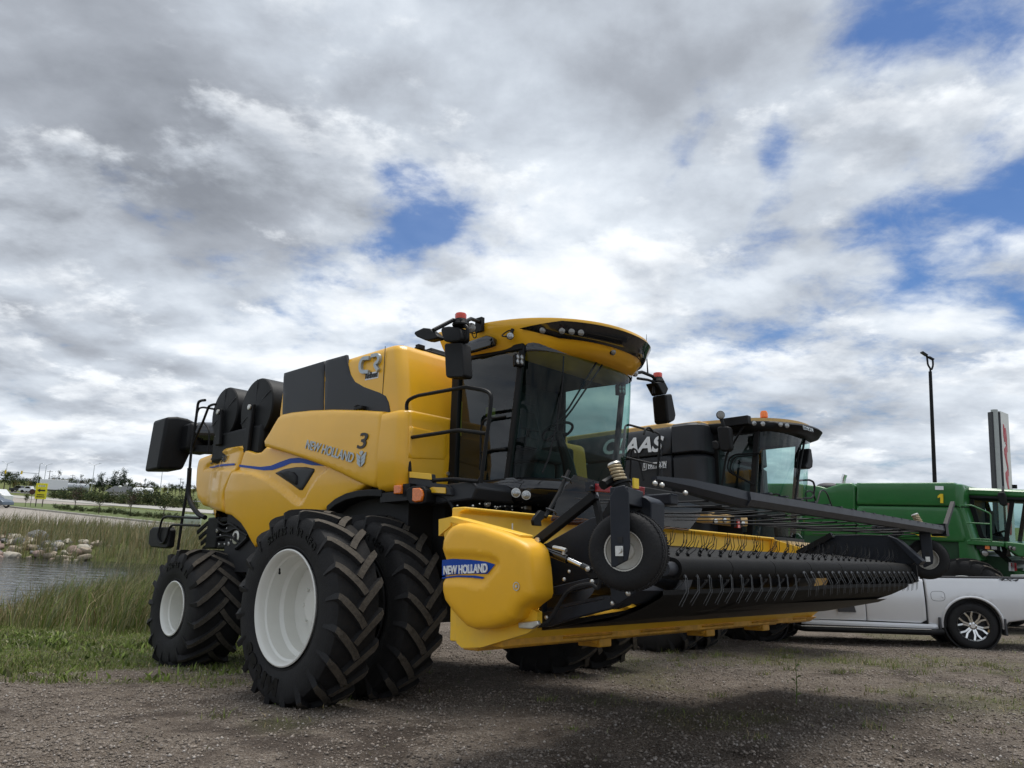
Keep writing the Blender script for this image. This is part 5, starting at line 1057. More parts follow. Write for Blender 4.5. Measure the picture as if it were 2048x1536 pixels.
# gauge wheels on castors
gt = MB(); gt.lathe([(.105, -.085), (.125, -.098), (.165, -.105), (.195, -.098), (.214, -.08), (.2225, -.05), (.2225, -.035), (.217, -.03), (.217, -.02), (.2245, -.015), (.2245, .015), (.217, .02), (.217, .03), (.2225, .035), (.2225, .05), (.214, .08), (.195, .098), (.165, .105), (.125, .098), (.105, .085)], n=64)
for k in range(90):
    a = 2 * math.pi * k / 90
    for s_ in (-1, 1): gt.box((.221 * math.cos(a), s_ * (.052 + .006 * (k % 2)), -.221 * math.sin(a)), (.012, .018, .010), np.array([[math.cos(a), 0, math.sin(a)], [0, 1, 0], [-math.sin(a), 0, math.cos(a)]]))
GT_T = gt.mesh('tyre', 'rubber', 45)
gr = MB(); gr.lathe([(.10, -.03), (.108, -.088), (.116, -.092), (.116, -.084), (.104, -.07), (.098, -.03), (.085, -.02), (.05, -.022), (.045, -.04), (.03, -.045), (0, -.045)], n=40); gr.lathe([(.10, .03), (.116, .09), (.1, .07), (.05, .02), (0, .02)], n=32); GT_R = gr.mesh('gauge_wheel', 'rim_dirty', 40)
def gauge(C_, rot, near):
    o = link(bpy.data.objects.new('gauge_wheel', GT_R), hd); o.location = C_; o.rotation_euler = (0, 0, rot); link(bpy.data.objects.new('tyre', GT_T), o)
    mb = MB(); mb.prism([(-.055, .30), (-.02, .355), (.035, .365), (.06, .32), (.06, .02), (.045, -.055), (-.035, -.095), (-.055, -.09)], 'Y', -.150, -.138); mb.prism([(-.055, .30), (-.02, .355), (.035, .365), (.06, .32), (.06, .25), (.06, -.06), (-.055, -.09)], 'Y', .138, .150); mb.box((.0, 0, .305), (.11, .29, .10)); mb.build('fork', 'steel_blue_black', o, bevel=.006)
    mb = MB(); mb.box((.0, -.157, -.005), (.045, .012, .055)); mb.lathe([(.017, -.163), (.017, -.18), (0, -.18)], (0, 0, 0), 'Y', 14); mb.cyl((0, -.15, 0), (0, .15, 0), .014, n=10); mb.build('axle_block', 'zinc', o)
    mb = MB(); mb.box((.004, -.1515, .055), (.03, .006, .035)); mb.box((.004, -.1515, -.052), (.03, .006, .035)); mb.build('adjuster_slot', 'dark_interior', o)
    mb = MB(); mb.tube([(.0, 0, .315), (-.03, 0, .385)], [.048, .05], 16); mb.tube([(-.03, 0, .385), (-.034, 0, .397)], [.062, .062], 18); mb.tube([(-.034, 0, .39), (-.07, 0, .50)], .02, 10); mb.build('spring_cup', 'black', o)
    hel = [(-.035 - .04 * k / 60 + .034 * math.cos(k * .55), .034 * math.sin(k * .55), .405 + .10 * k / 60) for k in range(61)]; mb = MB(); mb.tube(hel, .0095, 7); mb.build('spring', 'spring', o)
    mb = MB(); mb.tube([(-.076, 0, .505), (-.08, 0, .517)], [.042, .036], 16); mb.build('spring_cap', 'zinc', o); return o
g0 = gauge((4.40, -3.00, 1.41), R_(16), True); g1 = gauge((4.40, 3.05, 1.50), R_(16), False)
mb = MB(); mb.box((4.25, -2.55, 1.74), (.4, .10, .07)); mb.build('castor_arm', 'steel_blue_black', hd, bevel=.01); mb = MB(); mb.box((4.2, 2.85, 1.84), (.5, .4, .07)); mb.build('castor_arm', 'steel_blue_black', hd, bevel=.01)
q = [hy(c4, *p, -2.86) for p in ((1700, 270), (1790, 300), (1830, 335), (1826, 545), (1810, 480), (1740, 400), (1700, 420))]; mb = MB(); mb.prism([(p[0], p[2]) for p in q], 'Y', -2.87, -2.72); mb.build('fork_guard', 'steel_blue_black', hd, bevel=.006)
# far end of the pickup
plate('end_sheet', [(130, 735), (300, 640), (470, 545), (890, 545), (990, 585), (1185, 745), (1110, 790), (200, 790)], c7, 2.47, 2.50, 'steel_blue_black')
plate('flare_plate', [(905, 548), (985, 580), (1195, 765), (1160, 800), (1090, 735)], c7, 2.36, 2.52, 'steel_blue_black')
mb = MB(); mb.bar(hy(c7, 150, 700, 2.40), hy(c7, 440, 545, 2.40), .06, .06); mb.build('guard_arm', 'black', hd); mb = MB(); mb.bar(hy(c7, 930, 560, 2.5), hy(c7, 1030, 525, 2.5), .05, .05); mb.build('guard_brace', 'black', hd)
mb = MB(); mb.bar(hx(c7, 1450, 275, 4.5), hx(c7, 1388, 470, 4.5), .04, .045, (1, 0, 0)); mb.box(W1 + np.array([-.02, .02, 0]), (.16, .12, .14)); mb.build('beam_end', 'black', hd)
mb = MB(); mb.prism([(4.1, 1.16), (4.44, 1.25), (4.44, 1.42), (4.3, 1.44), (3.6, 1.5), (3.4, 1.1)], 'Y', 2.44, 2.47); mb.build('side_plate', 'black', hd); mb = MB(); mb.prism([(3.4, .94), (4.1, 1.06), (4.0, 1.02), (3.4, .90)], 'Y', -2.6, 2.46); mb.build('pan_rail', 'black', hd)

# the pickup hangs a little lower at its near end
for o in list(hd.children):
    if o.name.split('.')[0] in ('pickup_belt', 'front_roller', 'pan_sheet'): o.location = (0, 0, -.008); o.rotation_euler = (.010, 0, 0)
# ------------------------------------------------------------------ black and tan combine parked beyond the yellow one
CL = Frame(NHR, NH.w((-.5, 7.2, 0))); cl_ = empty('combine_harvester', CL.mat()); tag(cl_, 'black and tan combine harvester with white lettering on its side, parked beyond the yellow combine', 'combine harvester')
def ky(cr, u, v, Y_): return CL.hit(*cr(u, v), 'Y', Y_)
def kx(cr, u, v, X_): return CL.hit(*cr(u, v), 'X', X_)
for y, fl in ((-2.1, 0), (-1.35, 0), (1.35, 1), (2.1, 1)): wheel(RIM_F, TY_F, (0, y, .925), cl_, fl)
for y, fl in ((-1.5, 0), (1.5, 1)): wheel(RIM_R, TY_R, (-3.7, y, .755), cl_, fl)
xe = float(ky(d8, 1250, 700, -1.5)[0]); zt = float(ky(d8, 1330, 300, -1.5)[2]); zm = float(ky(d8, 1240, 915, -1.5)[2])
mb = MB(); mb.box((-1.8, 0, 2.1), (4.6, 2.7, 1.9)); mb.box((.4, 0, 1.9), (1.4, 2.0, .9)); mb.box((0, 0, .95), (.5, 2.6, .5)); mb.box((-3.7, 0, .85), (.4, 2.4, .4)); mb.build('chassis', 'dark_interior', cl_)
P = [(-4.6, zm + .02), (-4.6, zt - .15), (-3.8, zt), (xe + .02, zt), (xe - .02, zm + .02)]; up2 = panel('upper_side_panel', P, lambda x, z: -1.5 + .10 * max(0, (z - zt + .25) / .25) ** 2, 'black_panel', cl_, rnd=.02, th=.1, step=.12)
P = [(-4.4, 1.6), (-4.6, zm), (xe - .03, zm), (xe - .05, 1.9), (-2.2, 1.7)]; lo2 = panel('lower_side_panel', P, lambda x, z: -1.47, 'black_panel', cl_, rnd=.02, th=.1, step=.15)
for o_ in (up2, lo2): c_ = copy_obj(o_, cl_); c_.scale = (1, -1, 1)
xf = float(kx(d8, 1760, 500, .9)[0])
xf = .62
for z0, z1, ins in ((zm + .02, zt + .02, 0), (1.75, zm - .01, .03)):
    mb = MB(); rings = []
    for z, k in ((z0, .02), (z0 + .02, 0), (z1 - .06, 0), (z1, .06)): rr = rounded(xe + .02, xf - k, -1.5 + ins + k, -.9, .25); rings.append([(x, y, z) for x, y in rr] + [(x, -y, z) for x, y in rr[::-1]])
    mb.loft(rings, True); mb.build('front_corner_panel', 'black_panel', cl_, 40)
mb = MB(); mb.prism([(-4.4, zt - .02), (-3.9, zt + .10), (xe - .2, zt + .10), (xe, zt + .05), (xe + .55, zt + .05), (xe + .55, zt - .05)], 'Y', -1.36, 1.36); mb.build('tank_cover', 'claas_yellow', cl_, bevel=.03)
sA, sB = ky(d8, -130, 760, -1.52), ky(d8, 1110, 690, -1.52)
w_ = (sB - sA); text_fit('lettering', 'CLAAS', sB - w_ * 1.0 + [0, 0, 0], sB, .31, 'decal_white', up2, bold=.03, shear=.28, off=(0, -.012, 0))
a, b_ = ky(d8, 785, 1145, -1.49), ky(d8, 1165, 1100, -1.49); text_fit('lettering', 'PATTISON', a, b_, .11, 'decal_white', lo2, bold=.03, shear=.2, off=(0, -.01, 0)); a, b_ = ky(d8, 780, 1200, -1.49), ky(d8, 1160, 1172, -1.49); text_fit('lettering', 'AGRICULTURE', a, b_, .028, 'decal_white', lo2, bold=.01, off=(0, -.01, 0))
a = ky(d8, 715, 1160, -1.49); mb = MB(); mb.prism([(a[0] - .055, a[2] - .07), (a[0] + .03, a[2] - .07), (a[0] + .06, a[2] + .07), (a[0] - .025, a[2] + .07)], 'Y', -1.50, -1.48); o_ = mb.build('emblem_plate', 'decal_white', lo2); mb = MB(); mb.prism([(a[0] - .043, a[2] - .058), (a[0] + .02, a[2] - .058), (a[0] + .047, a[2] + .058), (a[0] - .017, a[2] + .058)], 'Y', -1.504, -1.5); mb.build('emblem_field', 'decal_black', o_)
mb = MB(); 
for k in range(3): mb.prism([(a[0] - .02, a[2] - .04 + .03 * k), (a[0] + .015, a[2] - .02 + .03 * k), (a[0] + .02, a[2] + .0 + .03 * k), (a[0] - .015, a[2] - .02 + .03 * k)], 'Y', -1.508, -1.504)
mb.build('emblem_leaf', 'decal_white', o_)
# cab
CB, CT = plan(1.22, .92, 1.62, 21, 2.6), plan(1.48, .92, 1.90, 21, 2.6)
mb = MB(); mb.loft([[(xa + (xb - xa) * k / 4, ya, 2.0 + 1.88 * k / 4) for (xa, ya), (xb, yb2) in zip(CB, CT)] for k in range(5)], False, ring_closed=False); mb.build('windshield', 'glass_light', cl_, 60)
for s_ in (-1, 1):
    mb = MB(); mb.add([(.62, s_ * .93, 2.05), (1.20, s_ * .93, 2.05), (1.46, s_ * .93, 3.86), (.62, s_ * .93, 3.86)], [(0, 1, 2, 3)]); mb.build('side_window', 'glass_light', cl_, 0)
    mb = MB(); mb.bar((1.20, s_ * .925, 1.95), (1.48, s_ * .925, 3.9), .06, .11, (1, 0, 0)); mb.build('front_pillar', 'black', cl_, bevel=.012)
    mb = MB(); mb.bar((.62, s_ * .93, 2.0), (.62, s_ * .93, 3.92), .08, .14, (1, 0, 0)); mb.bar((.6, s_ * .93, 2.02), (1.24, s_ * .93, 2.02), .06, .08); mb.bar((.6, s_ * .93, 3.88), (1.5, s_ * .93, 3.88), .06, .08); mb.build('door_frame', 'black', cl_)
mb = MB(); mb.box((.58, -.45, 2.9), (.05, .85, 1.7)); mb.box((.58, .3, 2.45), (.05, .7, .8)); mb.build('cab_rear_wall', 'interior_grey', cl_); mb = MB(); mb.prism([(.55, -.9)] + CB + [(.55, .9)], 'Z', 1.9, 1.98); mb.build('cab_floor', 'interior_grey', cl_)
mb = MB(); mb.box((.95, .0, 2.5), (.5, .5, .15)); mb.box((.75, 0, 2.95), (.14, .5, .8)); mb.build('operator_seat', 'seat_cloth', cl_, bevel=.04); mb = MB(); mb.tube([(1.35, .05, 2.0), (1.3, .05, 2.4), (1.22, .05, 2.72)], [.11, .09, .04]); mb.build('steering_column', 'black', cl_)
mb = MB(); sc2 = np.array([1.2, .05, 2.76]); mb.tube([sc2 + .19 * np.array([.9 * math.cos(a), math.sin(a), .25 * math.cos(a)]) for a in np.arange(0, 6.28, .3)], .018, 7, closed=True); mb.bar(sc2 - [0, .19, 0], sc2 + [0, .19, 0], .05, .03); mb.build('steering_wheel', 'black', cl_)
mb = MB(); mb.box((1.2, -.6, 3.1), (.03, .3, .22)); mb.box((1.2, -.55, 2.7), (.04, .05, .6)); mb.build('monitor', 'black', cl_)
rs2 = [(1.25, .98, 2.0, 3.87, .45), (1.2, 1.06, 2.14, 3.91, .42), (1.15, 1.10, 2.22, 4.01, .42), (1.15, 1.09, 2.18, 4.05, .42), (1.1, 1.0, 2.0, 4.08, .46)]
mb = MB(); mb.loft([rring(*r_, tilt=.05) for r_ in rs2], True); rf2 = mb.build('roof', 'black', cl_, 50)
mb = MB(); mb.loft([rring(1.05, 1.0, 2.0, 4.07, .3, .05), rring(1.05, 1.0, 2.0, 4.14, .3, .05), rring(.95, .8, 1.7, 4.18, .35, .05)], True); mb.build('roof_cap', 'claas_yellow', rf2, 40); mb = MB(); mb.box((.15, 0, 3.93), (.8, 2.0, .18)); mb.build('roof_rear', 'claas_yellow', rf2, bevel=.04)
for u, v, X_ in ((885, 215, 1.75), (1030, 225, 1.9), (1320, 235, 2.15), (1425, 255, 2.2)): lamp('work_lamp', kx(d9, u, v, X_), (.8, -.6, -.1), .042, rf2, 'lens_clear')
P = kx(d9, 1050, 105, 1.2); mb = MB(); mb.lathe([(.075, -.02), (.075, .06), (.055, .105), (0, .12)], P, 'Z', 18); mb.build('beacon', 'lens_amber', cl_)
a, b_ = kx(d9, 1680, 285, 2.21), kx(d9, 1840, 335, 2.21); text_fit('lettering', 'LEXION', a, b_, .07, 'decal_silver', rf2, bold=.01, off=(.012, 0, 0))
mb = MB(); mb.box((1.75, .72, 4.13), (.22, .18, .035)); mb.box((1.75, .72, 4.10), (.05, .05, .06)); mb.tube(catmull([(1.6, y, 4.075 + dz) for y, dz in ((-.35, 0), (-.2, .03), (0, .01), (.25, 0), (.5, .0), (.72, .03))], 3), .016, 6); mb.build('gps_receiver', 'black', rf2)
def kpoly(name, pts, cr, Y_, th, m, par, bev):
    q = [ky(cr, *p, Y_) for p in pts]; mb = MB(); mb.prism([(p[0], p[2]) for p in q], 'Y', Y_, Y_ + th); return mb.build(name, m, par, bevel=bev, seg=3)
mr_ = kpoly('main_mirror', [(285, 270), (460, 265), (480, 300), (505, 630), (460, 680), (340, 670), (310, 640), (275, 300)], d9, -1.6, .14, 'black', cl_, .03); kpoly('wide_mirror', [(190, 510), (260, 500), (310, 560), (310, 630), (270, 655), (210, 640)], d9, -1.62, .12, 'black', mr_, .02)
P = ky(d9, 340, 80, -1.6); lamp('work_lamp', P, (.7, -.7, 0), .07, mr_, 'lens_grey', .09); mb = MB(); mb.tube([ky(d9, *p, -1.55) for p in ((340, 130), (380, 230), (400, 300))], .035, 8); mb.box(ky(d9, 600, 190, -1.25), (.5, .14, .16)); mb.build('mirror_arm', 'black', mr_, bevel=.01)
def krail(name, pts, cr, Y_, r, fr=.08): mb = MB(); mb.tube(fillet([ky(cr, *p, Y_) for p in pts], fr), r, 7); return mb.build(name, 'black', cl_)
krail('door_grab_rail', [(360, 1240), (395, 1000), (430, 740), (730, 240)], d9, -1.2, .02); krail('door_grab_rail', [(980, 705), (560, 730), (480, 790), (445, 960), (500, 1030), (880, 1225)], d9, -.97, .016); krail('door_grab_rail', [(920, 740), (580, 765), (520, 850), (495, 960), (540, 1040)], d9, -.97, .014)
krail('platform_rail', [(250, 1400), (285, 600), (310, 330), (380, 300), (930, 445), (1020, 500), (1000, 900), (960, 1450)], d8, -2.1, .022); krail('platform_rail', [(300, 965), (960, 1125)], d8, -2.1, .02); krail('platform_rail', [(410, 1450), (430, 850), (480, 780), (545, 830), (690, 1450)], d8, -2.0, .018); krail('platform_rail', [(110, 1400), (115, 640), (140, 620), (150, 700)], d8, -2.1, .018)
krail('grab_rail', [(1290, 1440), (1310, 1150), (1360, 1060), (1470, 1035), (1580, 1080), (1630, 1180), (1650, 1440)], d8, -1.2, .016)
for k, (pa, pb) in enumerate((((1040, 700), (1075, 1440)), ((150, 660), (160, 1140)))):
    mb = MB(); A_k, B_k = ky(d8, *pa, -2.12), ky(d8, *pb, -2.12)
    for j in range(22): P = A_k + (B_k - A_k) * j / 21; mb.tube([P + np.array([.012 * math.cos(a) * (j % 2), .012 * math.cos(a) * ((j + 1) % 2), .02 * math.sin(a)]) for a in np.arange(0, 6.28, 1.05)], .004, 4, closed=True)
    mb.build('safety_chain', 'steel_worn', cl_)
# far side mirror and rail
mb = MB(); mb.tube([kx(d9, *p, 1.9) for p in ((1720, 450), (1640, 900), (1560, 1470))], .022, 8); mb.tube([kx(d9, *p, 1.85) for p in ((1640, 460), (1600, 850), (1580, 1150))], .014, 8); mb.build('mirror_post', 'black', cl_); q = [kx(d9, *p, 1.8) for p in ((1660, 640), (1700, 650), (1728, 850), (1720, 950), (1680, 975), (1610, 965), (1600, 920), (1640, 850))]; mb = MB(); mb.prism([(p[1], p[2]) for p in q], 'X', 1.75, 1.95); mb.build('main_mirror', 'black', cl_, bevel=.02)
def kxr(pts, cr, X_, r, fr=.08): mb = MB(); mb.tube(fillet([kx(cr, *p, X_) for p in pts], fr), r, 7); mb.build('ladder_rail', 'black', cl_)
kxr([(1560, 1160), (1800, 1145), (1860, 1180), (1880, 1260), (1860, 1410), (1820, 1445), (1560, 1450)], d9, 1.7, .02); kxr([(440, 280), (455, 230), (490, 225), (520, 265)], c6, 1.7, .016); kxr([(1780, 840), (1760, 770), (1790, 740), (1830, 760), (1850, 830), (1830, 850), (1780, 850)], c6, 1.6, .016); kxr([(1860, 840), (1885, 750), (1910, 735), (1940, 760), (1985, 880)], c6, 1.6, .016)
# light bar, hydraulic block and feeder front
def kbox(name, cr, u0, v0, u1, v1, X_, dp, m, bev=.02, par=cl_):
    a, b_ = kx(cr, u0, v0, X_), kx(cr, u1, v1, X_); mb = MB(); mb.box(((X_ - dp / 2), (a[1] + b_[1]) / 2, (a[2] + b_[2]) / 2), (dp, abs(b_[1] - a[1]), abs(a[2] - b_[2]))); return mb.build(name, m, par, bevel=bev)
o_ = kbox('coupling_panel', c6, 980, 915, 1300, 1035, 2.0, .25, 'claas_yellow', .03)
for u, v in ((1030, 992), (1105, 985), (1255, 1010)): lamp('coupler', kx(c6, u, v, 2.02), (1, -.4, 0), .035, o_, 'zinc', .05)
mb = MB(); P = kx(c6, 1205, 1015, 2.06); mb.box(P, (.06, .07, .12)); mb.build('release_handle', 'lens_red', o_); mb = MB(); P = kx(c6, 1195, 1000, 2.04); mb.box(P, (.06, .22, .16)); mb.build('coupler_housing', 'black', o_)
kbox('platform', c6, 450, 800, 1600, 900, 1.35, .9, 'black', .02)
mb = MB(); mb.prism([(.9, 1.95), (1.8, 1.9), (2.5, 1.6), (2.5, 1.05), (1.6, 1.1), (.8, 1.3)], 'Y', -.85, .85); mb.build('feeder_house', 'claas_yellow', cl_, bevel=.03)
P = kx(c5, 1650, 760, 3.0); mb = MB(); mb.lathe([(.20, 0), (.20, -.05), (.17, -.06), (.16, -.02), (0, -.02)], (2.1, -.86, 1.42), 'Y', 28); mb.build('drive_pulley', 'black', cl_)
mb = MB()
for k in range(7): mb.tube(catmull([(1.5 + .1 * k, -.88, 1.7 - .03 * k), (1.65 + .1 * k, -.95, 1.82), (1.8 + .08 * k, -.9, 1.65), (1.9 + .05 * k, -.9, 1.5)], 4), .014, 6)
mb.build('hydraulic_hose', 'black', cl_); mb = MB(); mb.bar((2.35, -.95, 1.85), (2.75, -.95, 1.15), .12, .18, (1, 0, 0)); mb.build('feeder_frame', 'claas_yellow', cl_, bevel=.02)
# pale platform trailer parked behind it
tp = NH.w((3.2, 9.1, .9)); tf = empty('camper_trailer', Matrix.Translation((float(tp[0]) + 3.9, float(tp[1]) + 15.5, 0))); tf.location.z = float(H(tf.location.x, tf.location.y)); tf.rotation_euler = (0, 0, R_(-35)); tag(tf, 'low cream and white camper trailer seen behind the black and tan combine', 'trailer')
mb = MB(); mb.prism([(-2.6, .5), (2.3, .5), (2.6, 1.2), (2.2, 2.1), (1.6, 2.4), (-2.3, 2.4), (-2.6, 2.1)], 'Y', -1.1, 1.1); o_ = mb.build('body', 'rim', tf, bevel=.06, seg=3); mb = MB(); mb.box((0, 0, 1.15), (5.0, 2.24, .12)); mb.build('side_band', 'plastic_grey', o_)
for x in (-1.2, .6): mb = MB(); mb.box((x, -1.11, 1.75), (.9, .04, .5)); mb.build('window', 'glass_dark', o_, bevel=.02)
for s_ in (-1, 1): mb = MB(); mb.lathe([(.0, -.1), (.18, -.1), (.2, -.12), (.34, -.1), (.34, .1), (0, .1)], (-.2, s_ * 1.0, .34), 'Y', 24); mb.build('tyre', 'rubber', tf)
# ------------------------------------------------------------------ green combine
yaw = R_(-43.34); GR_ = np.array([[math.cos(yaw), -math.sin(yaw), 0], [math.sin(yaw), math.cos(yaw), 0], [0, 0, 1]])
_d = CF + CR * (1905 - 1024) / FPX - CU * (967 - 768) / FPX; GP = np.array([0, 0, CZ]) + _d * 19.8 - GR_ @ np.array([.55, -1.55, 3.85])
GN = Frame(GR_, GP); gn = empty('combine_harvester', GN.mat()); tag(gn, 'green combine harvester with a yellow number 1, parked behind the silver pickup truck', 'combine harvester')
def gy(cr, u, v, Y_=-1.55): return GN.hit(*cr(u, v), 'Y', Y_)
def gxx(cr, u, v, X_): return GN.hit(*cr(u, v), 'X', X_)
def gpan(name, pts, cr, Y_=-1.55, m='green', rnd=.04, th=.12, par=gn, bulge=.03, step=.1):
    q = [tuple(gy(cr, *p, Y_)[[0, 2]]) for p in pts]; zc = np.mean([p[1] for p in q]); return panel(name, q, lambda x, z: Y_ - bulge + bulge * ((z - zc) / .6) ** 2, m, par, rnd=rnd, th=th, step=step)
mb = MB(); mb.box((-1.8, 0, 2.1), (4.8, 2.9, 2.4)); mb.box((.3, 0, 1.6), (1.6, 1.8, 1.0)); mb.box((0, 0, .95), (.5, 2.6, .5)); mb.build('chassis', 'green_dark', gn)
tk = gpan('tank_side', [(645, 108), (1455, 104), (1490, 125), (1500, 300), (1470, 303), (645, 290)], c7, rnd=.05, th=.3, step=.08)
gl = gpan('side_panel', [(640, 298), (1498, 312), (1560, 560), (1572, 610), (1400, 602), (645, 560)], c7, rnd=.05, th=.15)
gpan('rear_side', [(-160, 112), (130, 112), (200, 120), (330, 135), (390, 152), (450, 132), (530, 112), (600, 108), (632, 135), (630, 560), (-160, 560)], c7, rnd=.06, th=.15)
a = gy(c7, 370, 130); mb = MB(); mb.sphere((a[0], -1.2, a[2] - .02), (.35, .25, .12), 16, 8); mb.build('intake_dome', 'plastic_grey', gn)
mb = MB(); P = gy(c7, 530, 100, -.6); mb.tube([P - [0, 0, .3], P, P + [.02, 0, .12], P + [.06, 0, .22]], .07, 12); mb.build('exhaust_stack', 'chrome', gn)
# tank corner, front face and the slanted front shield
q0 = gy(c7, 1495, 125); z0 = float(gy(c7, 1498, 305)[2]); x0 = float(q0[0]); xcf = float(GN.hit(1930, 985, 'Y', -.95)[0]); xcl = float(GN.hit(1962, 1075, 'Y', -1.0)[0]); mb = MB(); rings = []
for z, k in ((z0, 0), (z0 + .1, 0), (3.72, 0), (3.82, .03), (3.85, .10)): rr = rounded(x0 - .05, max(xcf, x0 + .12) - k, -1.57 + k, -.9, .12); rings.append([(x, y, z) for x, y in rr])
mb.loft(rings, False, ring_closed=False); mb.build('tank_corner', 'green', gn, 50)
mb = MB(); mb.box((-.9, 0, 3.70), (3.4, 2.6, .24)); mb.build('tank_top', 'green', gn, bevel=.05)
mb = MB(); rings = []
for z, xf_ in ((z0 - .03, 0), (z0 - .5, .35), (z0 - 1.0, .75), (z0 - 1.35, 1.)): rr = rounded(x0 - .05, max(x0 + .12, xcf) + (xcl - xcf) * xf_, -1.55, -.9, .12); rings.append([(x, y, z) for x, y in rr])
mb.loft(rings, False, ring_closed=False); mb.build('front_shield', 'green', gn, 50)
P = gy(c7, 1345, 152); mb = MB(); mb.box((P[0], -1.64, P[2]), (.20, .01, .10)); o_ = mb.build('sticker', 'decal_white', tk); q = [gy(c7, *p, -1.63) for p in ((1345, 200), (1368, 200), (1370, 278), (1346, 278), (1345, 228), (1324, 236), (1324, 218))]; mb = MB(); mb.prism([(p[0], p[2]) for p in q], 'Y', -1.64, -1.6); mb.build('lettering', 'decal_yellow', tk)
gpan('yellow_stripe', [(1095, 528), (1170, 535), (1280, 545), (1410, 565), (1280, 560), (1170, 552)], c7, -1.66, 'decal_yellow', 0, 0, gl, 0)
# cab
CB3, CT3 = plan(1.5, .9, 1.85, 21, 2.6), plan(1.75, .9, 2.15, 21, 2.6)
gx0 = float(gxx(d7, 780, 700, 1.)[0]); xrw = float(GN.hit(1938, 1000, 'Y', -.92)[0]); xat = float(GN.hit(2026, 989, 'Y', -.92)[0]); xab = float(GN.hit(2004, 1085, 'Y', -.92)[0]); dx3 = xrw - .15; CB3, CT3 = plan(xab - dx3 + .35, .9, xab - dx3 + .75, 21, 2.6), plan(xat - dx3 + .35, .9, xat - dx3 + .8, 21, 2.6)
def sh3(l_): return [(x + dx3 - .35, y) for x, y in l_]
mb = MB(); mb.loft([[(xa + (xb - xa) * k / 4, ya, 1.95 + 1.6 * k / 4) for (xa, ya), (xb, yb2) in zip(sh3(CB3), sh3(CT3))] for k in range(5)], False, ring_closed=False); mb.build('windshield', 'glass_light', gn, 60)
for s_ in (-1, 1):
    x1 = dx3 - .35; mb = MB(); mb.add([(x1 + .55, s_ * .92, 3.55), (x1 + .75, s_ * .92, 2.6), (x1 + 1.25, s_ * .92, 1.95), (xab, s_ * .92, 1.95), (xat, s_ * .92, 3.55)], [(0, 1, 2, 3, 4)]); mb.build('side_window', 'glass_light', gn, 0)
    mb = MB(); mb.bar((xab, s_ * .91, 1.9), (xat, s_ * .91, 3.6), .06, .10, (1, 0, 0)); mb.bar((x1 + .5, s_ * .92, 3.6), (x1 + .75, s_ * .92, 2.5), .06, .12, (1, 0, 0)); mb.bar((x1 + .75, s_ * .92, 2.5), (x1 + 1.35, s_ * .92, 1.9), .06, .12, (1, 0, 0)); mb.build('door_frame', 'black', gn)
mb = MB(); mb.box((x1 + .5, 0, 2.8), (.06, 1.6, 1.5)); mb.build('cab_rear_wall', 'interior_grey', gn); mb = MB(); mb.prism([(x1 + .5, -.9)] + sh3(CB3) + [(x1 + .5, .9)], 'Z', 1.85, 1.93); mb.build('cab_floor', 'interior_grey', gn); mb = MB(); mb.box((x1 + .95, 0, 2.45), (.45, .5, .14)); mb.box((x1 + .78, 0, 2.85), (.13, .5, .7)); mb.build('operator_seat', 'seat_cloth', gn, bevel=.03); mb = MB(); mb.tube([(xab - .05, 0, 1.95), (xab - .13, 0, 2.35), (xab - .2, 0, 2.6)], [.1, .08, .04]); mb.tube([np.array([xab - .22, 0, 2.62]) + .18 * np.array([.85 * math.cos(a), math.sin(a), .4 * math.cos(a)]) for a in np.arange(0, 6.28, .3)], .016, 6, closed=True); mb.build('steering_wheel', 'black', gn)
mb = MB(); mb.loft([[(x + dx3 - .35, y, z) for x, y, z in rring(*r_, tilt=.02)] for r_ in ((1.9, .95, xat - dx3 + .9, 3.53, .4), (1.9, 1.02, xat - dx3 + 1.1, 3.60, .4), (1.9, 1.02, xat - dx3 + 1.1, 3.70, .4), (1.8, .95, xat - dx3 + .95, 3.76, .45))], True); rf3 = mb.build('roof', 'green', gn, 40); mb = MB(); mb.loft([[(x + dx3 - .35, y, z) for x, y, z in rring(*r_, tilt=.02)] for r_ in ((1.9, .93, xat - dx3 + .8, 3.44, .45), (1.9, 1.0, xat - dx3 + 1.05, 3.50, .42), (1.9, .99, xat - dx3 + 1.05, 3.56, .42))], True); mb.build('roof_underside', 'black', rf3, 40)
mb = MB(); P = gy(d7, 915, 120, -.5); mb.cyl(P - [0, 0, .1], P, .06, n=12); mb.build('gps_post', 'black', rf3)
q = [gy(d7, *p, -1.3) for p in ((715, 215), (790, 205), (815, 260), (825, 375), (780, 385), (735, 360), (705, 260))]; mb = MB(); mb.prism([(p[0], p[2]) for p in q], 'Y', -1.36, -1.22); o_ = mb.build('main_mirror', 'black', gn, bevel=.03); mb = MB(); mb.tube([gy(d7, 775, 150, -1.0), gy(d7, 770, 210, -1.28)], .03, 8); mb.build('mirror_arm', 'black', o_)
for pts in (((245, 395), (260, 375), (390, 372), (600, 465), (622, 490), (632, 815)), ((320, 588), (615, 602)), ((250, 400), (320, 590), (375, 760), (378, 800)), ((380, 785), (630, 795))):
    mb = MB(); mb.tube(fillet([gy(d7, *p, -1.7) for p in pts], .06), .02, 7); mb.build('platform_rail', 'green', gn)
a, b_ = gy(d7, 345, 815, -1.6), gy(d7, 790, 840, -1.6); mb = MB(); mb.box(((a[0] + b_[0]) / 2, -1.25, a[2] - .02), (b_[0] - a[0], .9, .12)); mb.build('platform', 'green', gn, bevel=.02); mb = MB(); mb.prism([(b_[0], a[2] + .05), (b_[0] + 1.1, a[2] - .02), (b_[0] + 1.1, a[2] - .25), (b_[0] + .3, a[2] - .3), (b_[0], a[2] - .1)], 'Y', -1.6, 1.4); mb.build('front_platform', 'green', gn, bevel=.03)
